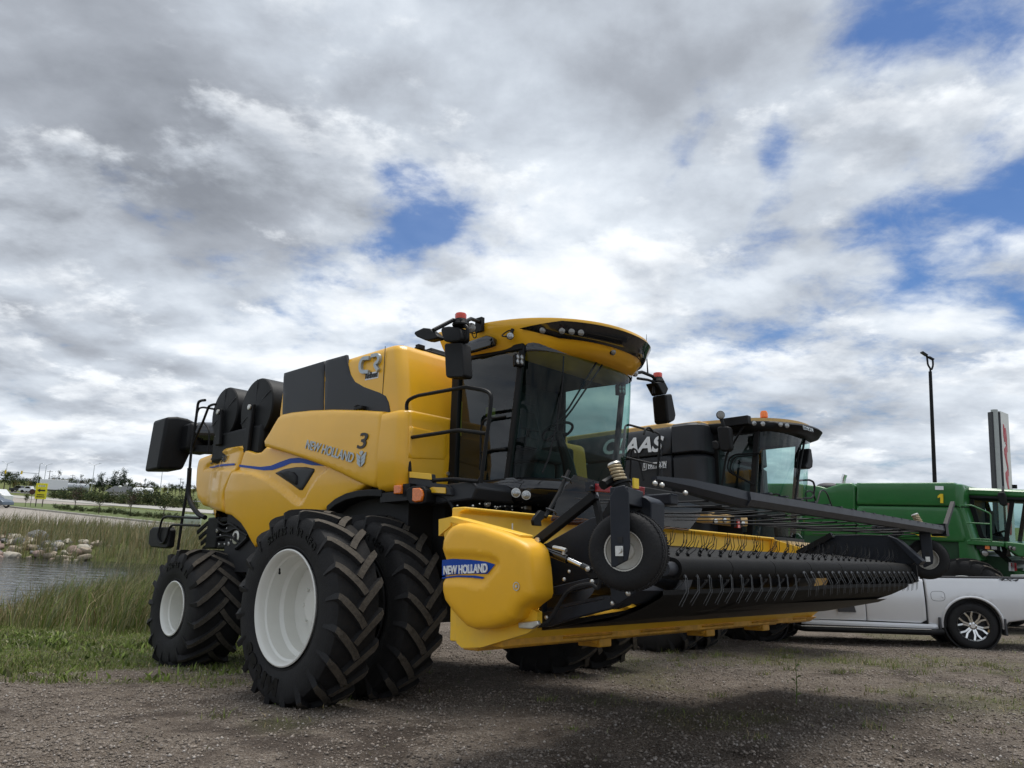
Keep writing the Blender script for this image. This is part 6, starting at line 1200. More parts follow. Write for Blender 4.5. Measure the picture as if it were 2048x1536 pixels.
P = gy(d7, 588, 885, -1.6); mb = MB(); mb.box((P[0], -1.58, P[2]), (.5, .12, .14)); o_ = mb.build('lamp_bar', 'black', gn); mb = MB(); mb.box((P[0], -1.65, P[2]), (.10, .03, .10)); mb.build('turn_signal', 'lens_amber', o_); P = gy(d7, 665, 890, -1.65); mb = MB(); mb.box(P, (.12, .03, .10)); mb.build('marker_lamp', 'lens_clear', o_); lamp('lower_lamp', gy(d7, 555, 958, -1.5), (.6, -.8, 0), .08, gn, 'lens_clear', .06)
for u, v in ((868, 895), (912, 905)): lamp('head_lamp', gy(d7, u, v, -1.62), (.7, -.7, 0), .05, gn, 'lens_grey', .06)
a = gy(d7, 540, 1150, -1.2); mb = MB(); mb.prism([(x0 - .6, 2.1), (x0 + .9, 2.0), (x0 + 1.35, .9), (x0 + .8, .7), (x0 - .6, 1.0)], 'Y', -.95, .95); mb.build('front_frame', 'green_dark', gn); mb = MB(); mb.prism([(x0 + .9, 1.75), (x0 + 3.4, 1.35), (x0 + 3.4, .5), (x0 + 1.0, .8)], 'Y', -.95, .95); fh = mb.build('feeder_house', 'green', gn, bevel=.03)
for u, v, m in ((880, 1105, 'decal_white'), (905, 1110, 'decal_red'), (880, 1150, 'decal_white'), (910, 1145, 'decal_red')): P = gy(d7, u, v, -.97); mb = MB(); mb.box(P, (.12, .012, .12)); mb.build('warning_sticker', m, fh)
for y, fl in ((-1.75, 0), (1.75, 1)):
    wo = wheel(RIM_F, TY_F, (x0 + .15, y, .95), gn, fl); wo.scale = (1.03, 1.3, 1.03)
for y, fl in ((-1.5, 0), (1.5, 1)): wheel(RIM_R, TY_R, (x0 - 3.7, y, .755), gn, fl)
# ------------------------------------------------------------------ silver pickup truck
_hd = np.array([-.955, .297, 0.]); nrm0 = np.array([-.0329, .0912, 1.]); nrm0 /= np.linalg.norm(nrm0); _hd -= nrm0 * (_hd @ nrm0); _hd /= np.linalg.norm(_hd); _lf = np.cross(nrm0, _hd)
TRR = np.stack([_hd, _lf, nrm0], 1)
_d = CF + CR * (1953 - 1024) / FPX - CU * (1302 - 768) / FPX; GP0 = np.array([0, 0, CZ]) + _d * 14.0; TRT = GP0 - TRR @ np.array([0, .98, 0])
TRT[2] += float(H(TRT[0], TRT[1])) - TRT[2] if abs(float(H(TRT[0], TRT[1])) - TRT[2]) < .12 else 0
TK = Frame(TRR, TRT); tr = empty('pickup_truck', TK.mat()); tag(tr, 'silver crew cab pickup truck with chrome alloy wheels and side steps', 'pickup truck')
def ty(u, v, Y_=1.02, cr=c7): return TK.hit(*cr(u, v), 'Y', Y_)
def yt(x, z): return 1.0 + .03 - .055 * ((z - .95) / .45) ** 2 - .02 * max(0, x - 3.6) ** 2
WB = 3.74; RA = .46
def arch(cx_, r, n=14, a0=R_(188), a1=R_(-8)): return [(cx_ + r * math.cos(a0 + (a1 - a0) * k / n), .43 + r * math.sin(a0 + (a1 - a0) * k / n)) for k in range(n + 1)]
xcab = float(ty(1212, 1000)[0]); xbd = float(ty(722, 1150)[0])
zr = float(ty(1500, 905)[2])
bed = [(-1.25, .62), (-1.28, 1.0), (-1.26, zr), (xcab - .02, zr), (xcab - .02, .42), (.62, .40)] + [(x, z) for x, z in arch(0, .50, a0=R_(-6), a1=R_(186))] + [(-.6, .5)]
sides = []
sides.append(panel('bed_side', bed, yt, 'silver_paint', tr, rnd=.025, th=.08, step=.06, side=1))
rd = [(xcab + .012, .50), (xcab + .012, 1.26), (xbd - .006, 1.28), (xbd - .006, .46), (xcab + .12, .44)]; fd = [(xbd + .006, .46), (xbd + .006, 1.28), (xbd + 1.06, 1.29), (xbd + 1.08, .46)]
d_r = panel('rear_door', rd, yt, 'silver_paint', tr, rnd=.018, th=.06, step=.06, side=1); d_f = panel('front_door', fd, yt, 'silver_paint', tr, rnd=.018, th=.06, step=.06, side=1); sides += [d_r, d_f]
fen = [(xbd + 1.10, .44), (xbd + 1.09, 1.29), (3.2, 1.30), (4.45, 1.22), (4.66, 1.12), (4.70, .62), (WB + .55, .45)] + arch(WB, .50, a0=R_(-4), a1=R_(184)); sides.append(panel('front_fender', fen, yt, 'silver_paint', tr, rnd=.025, th=.06, step=.07, side=1))
rk = [(.58, .34), (.60, .425), (xbd + 1.2, .455), (xbd + 1.2, .36)]; sides.append(panel('rocker', rk, lambda x, z: .99, 'silver_paint', tr, rnd=.015, th=.05, step=.1, side=1))
for o_ in sides: c_ = copy_obj(o_, tr); c_.scale = (1, -1, 1)
# bed floor, rails and tonneau, cab shell and glass
mb = MB(); mb.box((-.15, 0, .85), (2.1, 1.7, .7)); mb.box((1.9, 0, .62), (3.6, 1.8, .5)); mb.build('underbody', 'dark_interior', tr)
mb = MB(); mb.box(((xcab - 1.26) / 2, 0, zr + .0), (xcab + 1.22, 1.80, .05)); ton = mb.build('bed_cover', 'plastic_grey', tr, bevel=.015)
for s_ in (-1, 1): mb = MB(); mb.box(((xcab - 1.26) / 2, s_ * .95, zr + .012), (xcab + 1.24, .10, .035)); mb.build('bed_rail', 'plastic_grey', tr, bevel=.01)
mb = MB(); roofp = []
rings = []
for x, z in ((xcab + .03, 1.27), (xcab + .10, 1.55), (xcab + .22, 1.84), (xcab + .45, 1.915), (xbd + .1, 1.93), (xbd + .55, 1.91), (xbd + .78, 1.82), (xbd + 1.35, 1.30)): rings.append([(x, -.84 + .11 * max(0, (z - 1.3) / .6), z), (x, -.5, z + .015), (x, .5, z + .015), (x, .84 - .11 * max(0, (z - 1.3) / .6), z)])
for i_, (nm, m) in enumerate((('rear_window', 'glass_dark'), ('rear_window_top', 'silver_paint'), ('roof', 'silver_paint'), ('roof', 'silver_paint'), ('roof', 'silver_paint'), ('roof', 'silver_paint'), ('windshield', 'glass_dark'))):
    mb.loft([rings[i_], rings[i_ + 1]], False, ring_closed=False, mi=0 if m == 'silver_paint' else 1)
mb.build('roof', ['silver_paint', 'glass_dark'], tr, 40)
for s_ in (-1, 1):
    mb = MB(); mb.add([(xcab + .14, s_ * .95, 1.27), (xbd + 1.25, s_ * .95, 1.29), (xbd + .75, s_ * .82, 1.80), (xcab + .24, s_ * .82, 1.84)], [(0, 1, 2, 3)]); mb.build('side_window', 'glass_dark', tr, 0); mb = MB()
    for x in (xcab + .10, xbd): mb.bar((x, s_ * .955, 1.26), (x + .10, s_ * .83, 1.86), .05, .10, (1, 0, 0))
    mb.build('cab_pillar', 'silver_paint', tr)
mb = MB(); mb.prism([(3.0, 1.26), (3.2, 1.30), (4.45, 1.20), (4.62, 1.10), (4.68, .55), (3.2, .6)], 'Y', -.93, .93); mb.build('hood', 'silver_paint', tr, bevel=.05); mb = MB(); mb.box((4.70, 0, .82), (.06, 1.7, .5)); mb.build('grille', 'black_gloss', tr); mb = MB(); mb.box((4.72, 0, .5), (.16, 1.95, .25)); mb.build('front_bumper', 'chrome', tr, bevel=.04)
mb = MB(); mb.prism([(.85, .48), (.99, .48), (1.02, .60), (1.02, .70), (.80, .70)], 'X', -1.38, -1.1); mb.prism([(-.99, .48), (-.85, .48), (-.8, .70), (-1.02, .70), (-1.02, .6)], 'X', -1.38, -1.1); mb.box((-1.3, 0, .58), (.16, 1.8, .2)); mb.build('rear_bumper', 'silver_paint', tr, bevel=.03); mb = MB(); mb.box((-1.27, 0, 1.0), (.05, 1.6, .75)); mb.build('tailgate', 'silver_paint', tr, bevel=.02)
for s_ in (-1, 1): mb = MB(); mb.box((-1.24, s_ * .96, 1.12), (.12, .10, .38)); mb.build('tail_light', 'tail_red', tr, bevel=.02)
# arches, mud flaps, steps
for cx_ in (0, WB):
    for s_ in (1, -1): mb = MB(); mb.lathe([(.49, -.35), (.49, .0), (.46, .0), (.46, -.35), (0, -.35)], (cx_, s_ * .93 if s_ > 0 else -.58, .43), 'Y', 30); mb.build('wheel_well', 'dark_interior', tr)
for x, z0_ in ((-.53, .28), (.56, .28), (WB - .56, .26)):
    mb = MB(); mb.box((x, .90, z0_ + .13), (.04, .24, .30)); mb.build('mud_flap', 'plastic_grey', tr, bevel=.01)
for s_ in (1, -1):
    a, b_ = ty(1360, 1330, 1.08), ty(265, 1215, 1.08); mb = MB(); mb.tube(fillet([(a[0] - .02, s_ * 1.02, .30), (a[0] + .15, s_ * 1.09, .285), (3.0, s_ * 1.09, .285), (3.15, s_ * 1.0, .31)], .08), .055, 12); o_ = mb.build('side_step', 'black', tr); mb = MB(); mb.box((1.9, s_ * 1.10, .338), (2.3, .07, .012)); mb.build('step_tread', 'chrome', o_)
# wheels
tt = MB(); tt.lathe([(.27, -.10), (.285, -.125), (.33, -.138), (.385, -.132), (.408, -.115), (.418, -.085), (.42, 0), (.418, .085), (.408, .115), (.33, .138), (.27, .10)], n=56)
for k in range(72):
    a = 2 * math.pi * k / 72
    for y in (-.105, -.05, .05, .105): tt.box((.419 * math.cos(a), y, -.419 * math.sin(a)), (.008, .035, .022), np.array([[math.cos(a), 0, math.sin(a)], [0, 1, 0], [-math.sin(a), 0, math.cos(a)]]))
TT = tt.mesh('tyre', 'rubber', 40)
rm = MB(); rm.lathe([(.255, -.02), (.262, -.112), (.272, -.118), (.272, -.105), (.255, -.09), (.245, .05), (.1, .06), (0, .06)], n=48, mi=1); rm.lathe([(.252, -.10), (.272, -.12), (.276, -.112), (.262, -.095)], n=48)
rm.lathe([(.0, -.105), (.04, -.105), (.05, -.095), (.075, -.088), (.08, -.05)], n=24)
for k in range(6):
    a = 2 * math.pi * k / 6; ca, sa = math.cos(a), math.sin(a)
    for s_ in (-1, 1):
        b0 = a + s_ * .22; b1 = a + s_ * .25; A_ = np.array([.07 * math.cos(b0), -.085, -.07 * math.sin(b0)]); B_ = np.array([.17 * math.cos(a + s_ * .13), -.092, -.17 * math.sin(a + s_ * .13)]); C_ = np.array([.258 * math.cos(b1), -.104, -.258 * math.sin(b1)]); rm.bar(A_, B_, .030, .026, (0, 1, 0)); rm.bar(B_, C_, .032, .022, (0, 1, 0))
for k in range(6): a = 2 * math.pi * k / 6; rm.cyl((.055 * math.cos(a), -.085, -.055 * math.sin(a)), (.055 * math.cos(a), -.105, -.055 * math.sin(a)), .009, n=6, mi=1)
RMW = rm.mesh('wheel', ['chrome', 'plastic_grey'], 35)
for x in (0, WB):
    for s_ in (1, -1):
        o = link(bpy.data.objects.new('wheel', RMW), tr); o.location = (x, s_ * .86, .415); o.rotation_euler = (0, .3, math.pi if s_ > 0 else 0); link(bpy.data.objects.new('tyre', TT), o)
# flared lips round the wheel arches
for cx_ in (0, WB):
    mb = MB(); mb.tube([(x, 1.0 + .03 - .055 * ((z - .95) / .45) ** 2 + .004, z) for x, z in arch(cx_, .515, 20, R_(186), R_(-6))], .022, 7); mb.build('arch_lip', 'silver_paint', tr)
# handles, fuel door, body crease, badge, mirror
for u, v, dr in ((1090, 938, d_r),):
    P = ty(u, v, 1.04); mb = MB(); mb.box((P[0], 1.055, P[2]), (.26, .03, .04)); mb.build('door_handle', 'silver_paint', dr, bevel=.012); mb = MB(); mb.sphere((P[0] + .02, 1.015, P[2] - .01), (.10, .02, .035), 14, 8); mb.build('handle_cup', 'plastic_grey', dr)
P = ty(1325, 1058, 1.03); ol_ = [(P[0] + .12 * math.copysign(abs(math.cos(a)) ** .6, math.cos(a)), P[2] + .09 * math.copysign(abs(math.sin(a)) ** .6, math.sin(a))) for a in np.arange(0, 6.28, .3)]; mb = MB(); mb.tube([(x, yt(x, z) + .002, z) for x, z in ol_], .003, 4, closed=True); o_ = mb.build('fuel_door', 'plastic_grey', tr); mb = MB(); P2 = ty(1365, 1064, 1.03); mb.sphere((P2[0], yt(P2[0], P2[2]) + .004, P2[2]), (.018, .01, .02), 10, 6); mb.build('fuel_door_lock', 'silver_paint', o_)
a, b_ = ty(1838, 918, 1.03), ty(2010, 926, 1.03); text_fit('badge', '4X4', (a[0], yt(a[0], a[2]) + .002, a[2]), (b_[0], yt(b_[0], b_[2]) + .002, b_[2]), .045, 'plastic_grey', sides[0], bold=.02, shear=.35, off=(0, .004, 0), up=(0, 0, 1))
for x0_, x1_ in ((xbd + 1.2, xbd + 1.45),):
    mb = MB(); mb.box((x0_ + .05, 1.14, 1.42), (.12, .24, .20)); mb.build('door_mirror', 'silver_paint', tr, bevel=.03)
q = [ty(*p, 1.05) for p in ((460, 1090), (605, 1080), (640, 1195), (490, 1190))]; mb = MB(); mb.prism([(p[0], p[2]) for p in q], 'Y', 1.035, 1.055); mb.build('door_sticker', 'plastic_grey', d_f)
# ------------------------------------------------------------------ roads, lot and lawn beyond the pond
def loc(u, d):
    q = pdir(u, 1000); x = float(d * q[0] / q[1]); return x, float(d), float(H(x, d))
mat('concrete', (.30, .27, .235), .9, var=.10, vscale=.35, dust=.5, dustcol=(.20, .175, .15)); mat('road', (.36, .345, .315), .9, var=.08, vscale=.3); mat('asphalt_far', (.16, .155, .15), .9, var=.1, vscale=.3)
mat('lawn', (.085, .112, .026), .9, var=.25, vscale=.25); mat('field', (.105, .098, .042), .95, var=.3, vscale=.12); mat('kerb', (.36, .34, .30), .9, var=.1)
def sheet(name, pts, z, m, label, cat, kind='structure', step=4.):
    o = panel(name, pts, lambda x, y: float(H(x, y)) + z, m, None, rnd=0, th=.25, axis='Z', side=1, step=step); return tag(o, label, cat, kind=kind)
sheet('parking_lot', [(-150, 60), (-60, 58), (-12, 55), (6, 54), (8, 60), (-14, 55.5), (-30.5, 67), (-61, 92), (-80, 108), (-150, 120)], .06, 'concrete', 'worn tan concrete parking lot beyond the pond', 'parking lot')
sheet('lawn', [(-61.5, 92.6), (-30.8, 67.6), (-13, 56), (10, 48), (14, 58), (-20, 82), (-48, 104), (-66, 112), (-78, 108)], .07, 'lawn', 'mown green lawn strip behind the parking lot kerb', 'lawn')
sheet('road', [(-170, 198), (-99, 148), (-69, 126), (-44, 106), (20, 60), (60, 40), (64, 46), (24, 67), (-40, 114), (-65, 135), (-96, 158), (-168, 210)], .07, 'road', 'pale concrete road curving past the lawn', 'road')
sheet('driveway', [(-80, 109), (-66, 113), (-60, 117), (-72, 127), (-98, 146), (-105, 140)], .065, 'concrete', 'concrete driveway between the parking lot and the road', 'driveway')
sheet('highway', [(-420, 330), (-150, 205), (60, 175), (60, 187), (-150, 219), (-420, 350)], .08, 'asphalt_far', 'highway running along the far side of the fields', 'highway', step=12)
kl = [(-78.6, 107.4), (-61, 92), (-30.5, 67), (-14, 55.5), (7.5, 46)]; mb = MB()
for a, b_ in zip(kl, kl[1:]):
    L_ = int(math.hypot(b_[0] - a[0], b_[1] - a[1]) / 6) + 1
    for k in range(L_): p, q = [(a[0] + (b_[0] - a[0]) * t_, a[1] + (b_[1] - a[1]) * t_) for t_ in (k / L_, (k + 1) / L_)]; mb.bar((*p, float(H(*p)) + .11), (*q, float(H(*q)) + .11), .35, .24)
tag(mb.build('kerb', 'kerb', None, 30), 'concrete kerb between the parking lot and the lawn', 'kerb', kind='structure')
# ------------------------------------------------------------------ trees and bushes
for nm, c_ in (('leaf_dark', (.030, .048, .022)), ('leaf_mid', (.055, .080, .026)), ('leaf_olive', (.085, .092, .035)), ('leaf_gold', (.20, .15, .045)), ('leaf_pine', (.020, .036, .022)), ('leaf_red', (.085, .045, .035))): mat(nm, c_, .85, var=.35, vscale=.5, spec=.2)
mat('bark', (.085, .07, .055), .95, var=.3, vscale=4)
def foliage(name, n, size, leaf, seed, mats, shape):
    g_ = np.random.default_rng(seed); nc = max(5, n // 40); cc = shape(g_, nc); k = g_.integers(0, nc, n); P = cc[k] + g_.normal(0, 1, (n, 3)) * size
    a = g_.normal(0, 1, (n, 3)); a /= np.linalg.norm(a, axis=1)[:, None]; b2 = np.cross(a, g_.normal(0, 1, (n, 3))); b2 /= np.linalg.norm(b2, axis=1)[:, None]; s_ = leaf * g_.uniform(.5, 1.3, n)[:, None]
    V = np.stack([P - a * s_, P + b2 * s_ * .6, P + a * s_, P - b2 * s_ * .6], 1).reshape(-1, 3); F = np.arange(4 * n).reshape(n, 4); mi = (k * 7 + g_.integers(0, 2, n)) % len(mats); me_o = big_mesh(name, V, F, mats, mi); me = me_o.data; bpy.data.objects.remove(me_o); return me
def ell(rx, rz, zc): 
    def f(g_, n): q = g_.normal(0, 1, (n, 3)); q /= np.linalg.norm(q, axis=1)[:, None]; q *= g_.uniform(.35, 1, (n, 1)); return q * np.array([rx, rx, rz]) + np.array([0, 0, zc])
    return f
def cone(r, h_, z0): 
    def f(g_, n): t_ = g_.uniform(0, 1, n) ** 1.2; a = g_.uniform(0, 6.28, n); rr = r * (1 - t_) * g_.uniform(.5, 1, n); return np.stack([rr * np.cos(a), rr * np.sin(a), z0 + h_ * t_], 1)
    return f
CR_M = [foliage('crown', 900, .34, .17, 1, ['leaf_mid', 'leaf_dark'], ell(1.9, 2.0, 3.6)), foliage('crown', 900, .32, .17, 2, ['leaf_dark', 'leaf_mid', 'leaf_olive'], ell(1.6, 2.3, 3.5)), foliage('crown', 800, .3, .17, 3, ['leaf_pine', 'leaf_dark'], cone(1.6, 5.6, .8)), foliage('crown', 800, .35, .17, 4, ['leaf_olive', 'leaf_gold', 'leaf_mid'], ell(1.7, 1.9, 3.3)), foliage('crown', 800, .3, .17, 5, ['leaf_pine', 'leaf_pine', 'leaf_dark'], ell(1.7, 2.6, 3.6))]
BU_M = [foliage('crown', 700, .25, .13, 11, ['leaf_olive', 'leaf_mid'], ell(1.5, .75, .8)), foliage('crown', 700, .25, .13, 12, ['leaf_mid', 'leaf_dark', 'leaf_olive'], ell(1.4, .9, .9)), foliage('crown', 700, .25, .13, 13, ['leaf_dark', 'leaf_olive'], ell(1.7, 1.0, .9))]
SA_M = [foliage('crown', 260, .14, .09, 21, ['leaf_mid', 'leaf_olive'], ell(.42, .65, 1.75)), foliage('crown', 300, .2, .08, 22, ['leaf_red', 'leaf_dark', 'bark'], ell(.7, .85, 2.0))]
def trunk_mesh(h_, r, limbs=5, seed=0):
    g_ = np.random.default_rng(seed); mb = MB(); mb.tube([(0, 0, -.2), (.03, .02, h_ * .4), (-.02, .03, h_ * .75), (0, 0, h_)], [r, r * .8, r * .55, r * .25], 7)
    for k in range(limbs): a = g_.uniform(0, 6.28); z = h_ * g_.uniform(.4, .8); l_ = h_ * .3; mb.tube([(0, 0, z), (l_ * .5 * math.cos(a), l_ * .5 * math.sin(a), z + l_ * .5), (l_ * math.cos(a), l_ * math.sin(a), z + l_ * .7)], [r * .5, r * .3, r * .1], 5)
    return mb.mesh('trunk', 'bark', 40)
TRK = trunk_mesh(3.6, .16); TRB = trunk_mesh(1.0, .08, 6, 3); TRS = trunk_mesh(2.0, .045, 6, 4)
def plant(name, crown, trk, u, d, s, label, cat, group, sz=None):
    x, y, z = loc(u, d); e_ = empty(name); e_.location = (x, y, z); e_.rotation_euler = (0, 0, g.uniform(0, 6.28)); e_.scale = (s, s, sz or s); tag(e_, label, cat, group); link(bpy.data.objects.new('trunk', trk), e_); link(bpy.data.objects.new('crown', crown), e_); return e_
for u, d, s, k in ((4, 250, 1.15, 1), (16, 255, 1.2, 0), (24, 262, .85, 3), (34, 300, .9, 0), (44, 305, .85, 1), (56, 300, .9, 3), (64, 290, .95, 2), (70, 292, 1.0, 1), (80, 310, .9, 0), (100, 260, .95, 3), (108, 262, 1.15, 4), (120, 280, .9, 1), (128, 320, 1.0, 3), (138, 322, 1.05, 1), (147, 318, 1.0, 0), (157, 315, 1.1, 4), (166, 320, 1.0, 3), (176, 318, 1.05, 1), (188, 290, 1.1, 4), (196, 285, 1.15, 2), (204, 282, 1.2, 4), (214, 300, 1.0, 0), (222, 285, 1.3, 2), (231, 282, 1.35, 4), (240, 280, 1.5, 2), (247, 284, 1.4, 4), (255, 300, 1.1, 1), (266, 330, 1.0, 0), (277, 332, 1.0, 3), (288, 330, 1.05, 4), (299, 335, 1.05, 1), (310, 335, .95, 0), (327, 345, .9, 3), (338, 345, .95, 1), (349, 342, 1.0, 0), (362, 340, 1.0, 4), (374, 338, 1.0, 1), (386, 340, 1.0, 3)):
    plant('tree', CR_M[k], TRK, u, d, s, 'dark conifer in the far tree line beyond the highway' if k in (2, 4) else ('yellowing leafy tree in the far tree line beyond the highway' if k == 3 else 'green leafy tree in the far tree line beyond the highway'), 'tree', 'trees in the far tree line')
for k in range(30):
    u = 112 + k * 9.4 + g.uniform(-3, 3); d = 152 - .10 * (u - 100) + g.uniform(-6, 8); big_ = 278 < u < 318; plant('bush', BU_M[int(g.integers(0, 3)) if not big_ else 2], TRB, u, d, g.uniform(.8, 1.15) * (1.35 if big_ else 1), 'large dark rounded bush in the hedge beside the pale road' if big_ else 'olive green bush in the hedge beside the pale road', 'bush', 'large dark bushes in the hedge' if big_ else 'bushes along the pale road')
for k in range(26): u = 118 + k * 10.5; plant('shrub', BU_M[int(g.integers(0, 3))], TRB, u + g.uniform(-4, 4), 98 - .062 * u + g.uniform(-2, 3), g.uniform(.28, .42), 'low scrubby shrub in the ditch between lawn and road', 'shrub', 'low shrubs in the ditch')
for u, d, s, k in ((52, 94, .75, 0), (152, 90, 1.15, 1), (201, 82, 1.0, 0), (264, 80, 1.1, 1), (331, 74, 1.05, 0)):
    plant('sapling', SA_M[k], TRS, u, d, s, 'thin sapling with sparse reddish brown leaves on the lawn' if k else 'thin sapling with small green crown on the lawn', 'tree', 'reddish saplings on the lawn' if k else 'green saplings on the lawn')
# ------------------------------------------------------------------ poles, signs and lamps
mat('galvanised', (.42, .44, .46), .45, metal=.6, var=.1); mat('wood_pole', (.09, .075, .06), .9, var=.2); mat('sign_yellow', (.80, .70, .02), .5, var=.05); mat('sign_white', (.72, .74, .72), .5, var=.05, dust=.2, dustcol=(.5, .5, .47)); mat('sign_grey', (.36, .39, .385), .45, var=.08, metal=.3); mat('box_green', (.30, .36, .30), .6, var=.08); mat('roof_slate', (.07, .075, .08), .85, var=.15); mat('tank_white', (.75, .76, .76), .35, var=.04); mat('car_blue', (.10, .13, .17), .25, var=.04, coat=.6, metal=.4); mat('car_dark', (.02, .02, .022), .3, var=.1, coat=.5); mat('car_white', (.72, .73, .74), .3, var=.03, coat=.5); mat('siding', (.45, .43, .39), .8, var=.06)
sl = MB(); sl.tube([(0, 0, -.3), (0, 0, 9.6)], [.14, .08], 8)
sl_p = sl.mesh('pole', 'galvanised'); sl = MB()
for s_ in (-1, 1): sl.tube([(0, 0, 9.5), (s_ * .9, 0, 10.0), (s_ * 1.7, 0, 10.25)], .05, 6); sl.box((s_ * 1.9, 0, 10.28), (.7, .25, .12))
sl_a = sl.mesh('lamp_arms', 'galvanised')
for u, d, s in ((4, 292, 1.0), (83, 292, 1.0), (180, 285, 1.08), (318, 275, 1.05)):
    e_ = empty('street_lamp'); e_.location = loc(u, d); e_.scale = (s, s, s); tag(e_, 'tall grey double-armed street lamp along the highway', 'street lamp', 'double-armed street lamps'); link(bpy.data.objects.new('pole', sl_p), e_); link(bpy.data.objects.new('lamp_arms', sl_a), e_)
up_ = MB(); up_.tube([(0, 0, -.3), (0, 0, 8.0)], [.16, .11], 7); up_p = up_.mesh('pole', 'wood_pole'); up_ = MB(); up_.box((0, 0, 7.5), (2.4, .12, .14)); up_x = up_.mesh('crossarm', 'wood_pole')
for u, d, s in ((25, 330, .85), (92, 330, 1.05), (139, 340, .9), (357, 350, 1.0)):
    e_ = empty('utility_pole'); e_.location = loc(u, d); e_.scale = (s, s, s); tag(e_, 'dark wooden utility pole with a crossarm, standing near the far trees', 'utility pole', 'wooden utility poles'); link(bpy.data.objects.new('pole', up_p), e_); link(bpy.data.objects.new('crossarm', up_x), e_)
x, y, z = loc(70, 225); e_ = empty('traffic_signal'); e_.location = (x, y, z); tag(e_, 'traffic signal mast with a long arm over the highway', 'traffic signal'); mb = MB(); mb.tube([(0, 0, -.2), (0, 0, 8.5)], [.13, .09], 8); mb.build('mast', 'galvanised', e_); mb = MB(); mb.tube([(0, 0, 5.6), (-5.0, 0, 5.75), (-10.5, 0, 5.8)], [.08, .07, .05], 6); mb.build('arm', 'galvanised', e_)
for xx in (-5.0, -9.8): mb = MB(); mb.box((xx, -.12, 5.7), (.38, .25, 1.0)); mb.build('signal_head', 'decal_yellow', e_)
x, y, z = loc(237, 190); e_ = empty('street_lamp'); e_.location = (x, y, z); tag(e_, 'short street lamp with a round white globe near the slate roof', 'street lamp'); mb = MB(); mb.tube([(0, 0, -.2), (0, 0, 2.8)], .05, 7); mb.build('pole', 'galvanised', e_); mb = MB(); mb.sphere((0, 0, 3.0), (.4, .4, .25), 12, 8); mb.build('globe', 'tank_white', e_)
x, y, z = loc(333.5, 240); e_ = empty('flag_pole'); e_.location = (x, y, z); tag(e_, 'slim white pole with a pointed tip standing beyond the hedge', 'pole'); mb = MB(); mb.tube([(0, 0, -.2), (0, 0, 4.2)], [.09, .05], 7); mb.build('shaft', 'tank_white', e_); mb = MB(); mb.cyl((0, 0, 4.2), (0, 0, 5.0), .05, .01, 7); mb.build('tip', 'tank_white', e_)
# yellow arrow sign on two posts
x, y, z = loc(80, 97); e_ = empty('arrow_sign'); e_.location = (x, y, z); e_.rotation_euler = (0, 0, R_(18)); tag(e_, 'yellow shipping and receiving sign with a black arrow on two posts', 'sign')
for xx in (-.42, .32): mb = MB(); mb.box((xx, .06, .6), (.10, .08, 1.6)); mb.build('post', 'wood_pole', e_)
mb = MB(); mb.box((0, 0, 2.02), (1.28, .08, 2.0)); bd = mb.build('board', 'sign_yellow', e_, bevel=.01)
mb = MB(); mb.prism([(-.48, 2.13), (-.12, 2.36), (-.12, 2.22), (.45, 2.22), (.45, 2.02), (-.12, 2.02), (-.12, 1.88)], 'Y', -.05, -.042); mb.build('arrow', 'decal_black', bd)
mt = lambda zz: basis(Vector((0, -.046, zz)), (1, 0, 0), (0, 0, 1)); text('lettering', 'SHIPPING', .19, mt(1.55), 'decal_black', bd, bold=.012); text('lettering', 'RECEIVING', .19, mt(1.30), 'decal_black', bd, bold=.012)
gg = np.random.default_rng(2)
for k in range(7): mb = MB(); mb.box((-.36 + .12 * k, -.046, 2.66 + .03 * (k % 2)), (.085, .01, .17 + .05 * (k % 3))); mb.build('emblem_block', ('sign_white', 'sign_grey')[k % 2], bd)
x, y, z = loc(62, 96); e_ = empty('road_sign'); e_.location = (x, y, z); tag(e_, 'small dark road sign on a thin post beside the yellow sign', 'sign'); mb = MB(); mb.box((0, .02, .95), (.05, .03, 2.1)); mb.build('post', 'wood_pole', e_); mb = MB(); mb.lathe([(0, 0), (.38, 0), (.38, .02), (0, .02)], (0, 0, 1.9), 'Y', 8); mb.build('plate', 'leaf_red', e_, 0)
# parked car, van, highway traffic
def vehicle(name, prof, w, u, d, rz, body, label, cat, glass_=None, wheels=(), dz=0., group=None):
    e_ = empty(name); e_.location = loc(u, d); e_.location.z += .06 + dz; e_.rotation_euler = (0, 0, rz); tag(e_, label, cat, group); mb = MB(); mb.prism(prof, 'Y', -w / 2, w / 2); bo = mb.build('body', body, e_, bevel=.06, seg=2)
    for q in (glass_ or []): mb = MB(); mb.prism(q, 'Y', -w / 2 - .012, w / 2 + .012); mb.build('window', 'glass_dark', bo)
    for wx, r in wheels:
        for s_ in (-1, 1): mb = MB(); mb.lathe([(0, -.11), (r * .62, -.11), (r * .66, -.12), (r * .95, -.11), (r, -.08), (r, .08), (0, .08)], (wx, s_ * (w / 2 - .06), r), 'Y', 20); wq = mb.build('tyre', 'rubber', e_); mb = MB(); mb.lathe([(0, -.125 * s_), (r * .2, -.125 * s_), (r * .6, -.118 * s_), (r * .62, -.10 * s_)], (wx, s_ * (w / 2 - .06), r), 'Y', 10); mb.build('hubcap', 'chrome', wq)
    return e_
car_p = [(-2.2, .32), (-2.25, .75), (-2.0, .98), (-1.4, 1.02), (-.75, 1.42), (.35, 1.44), (1.05, 1.05), (1.85, .92), (2.2, .72), (2.22, .35)]
vehicle('parked_car', car_p, 1.8, -19, 87, R_(-4), 'car_blue', 'blue-grey car parked at the kerb of the concrete lot', 'car', [[(-1.25, 1.04), (-.7, 1.36), (-.2, 1.38), (-.2, 1.04)], [(-.1, 1.04), (-.1, 1.38), (.3, 1.38), (.85, 1.05)]], ((-1.35, .33), (1.38, .33)))
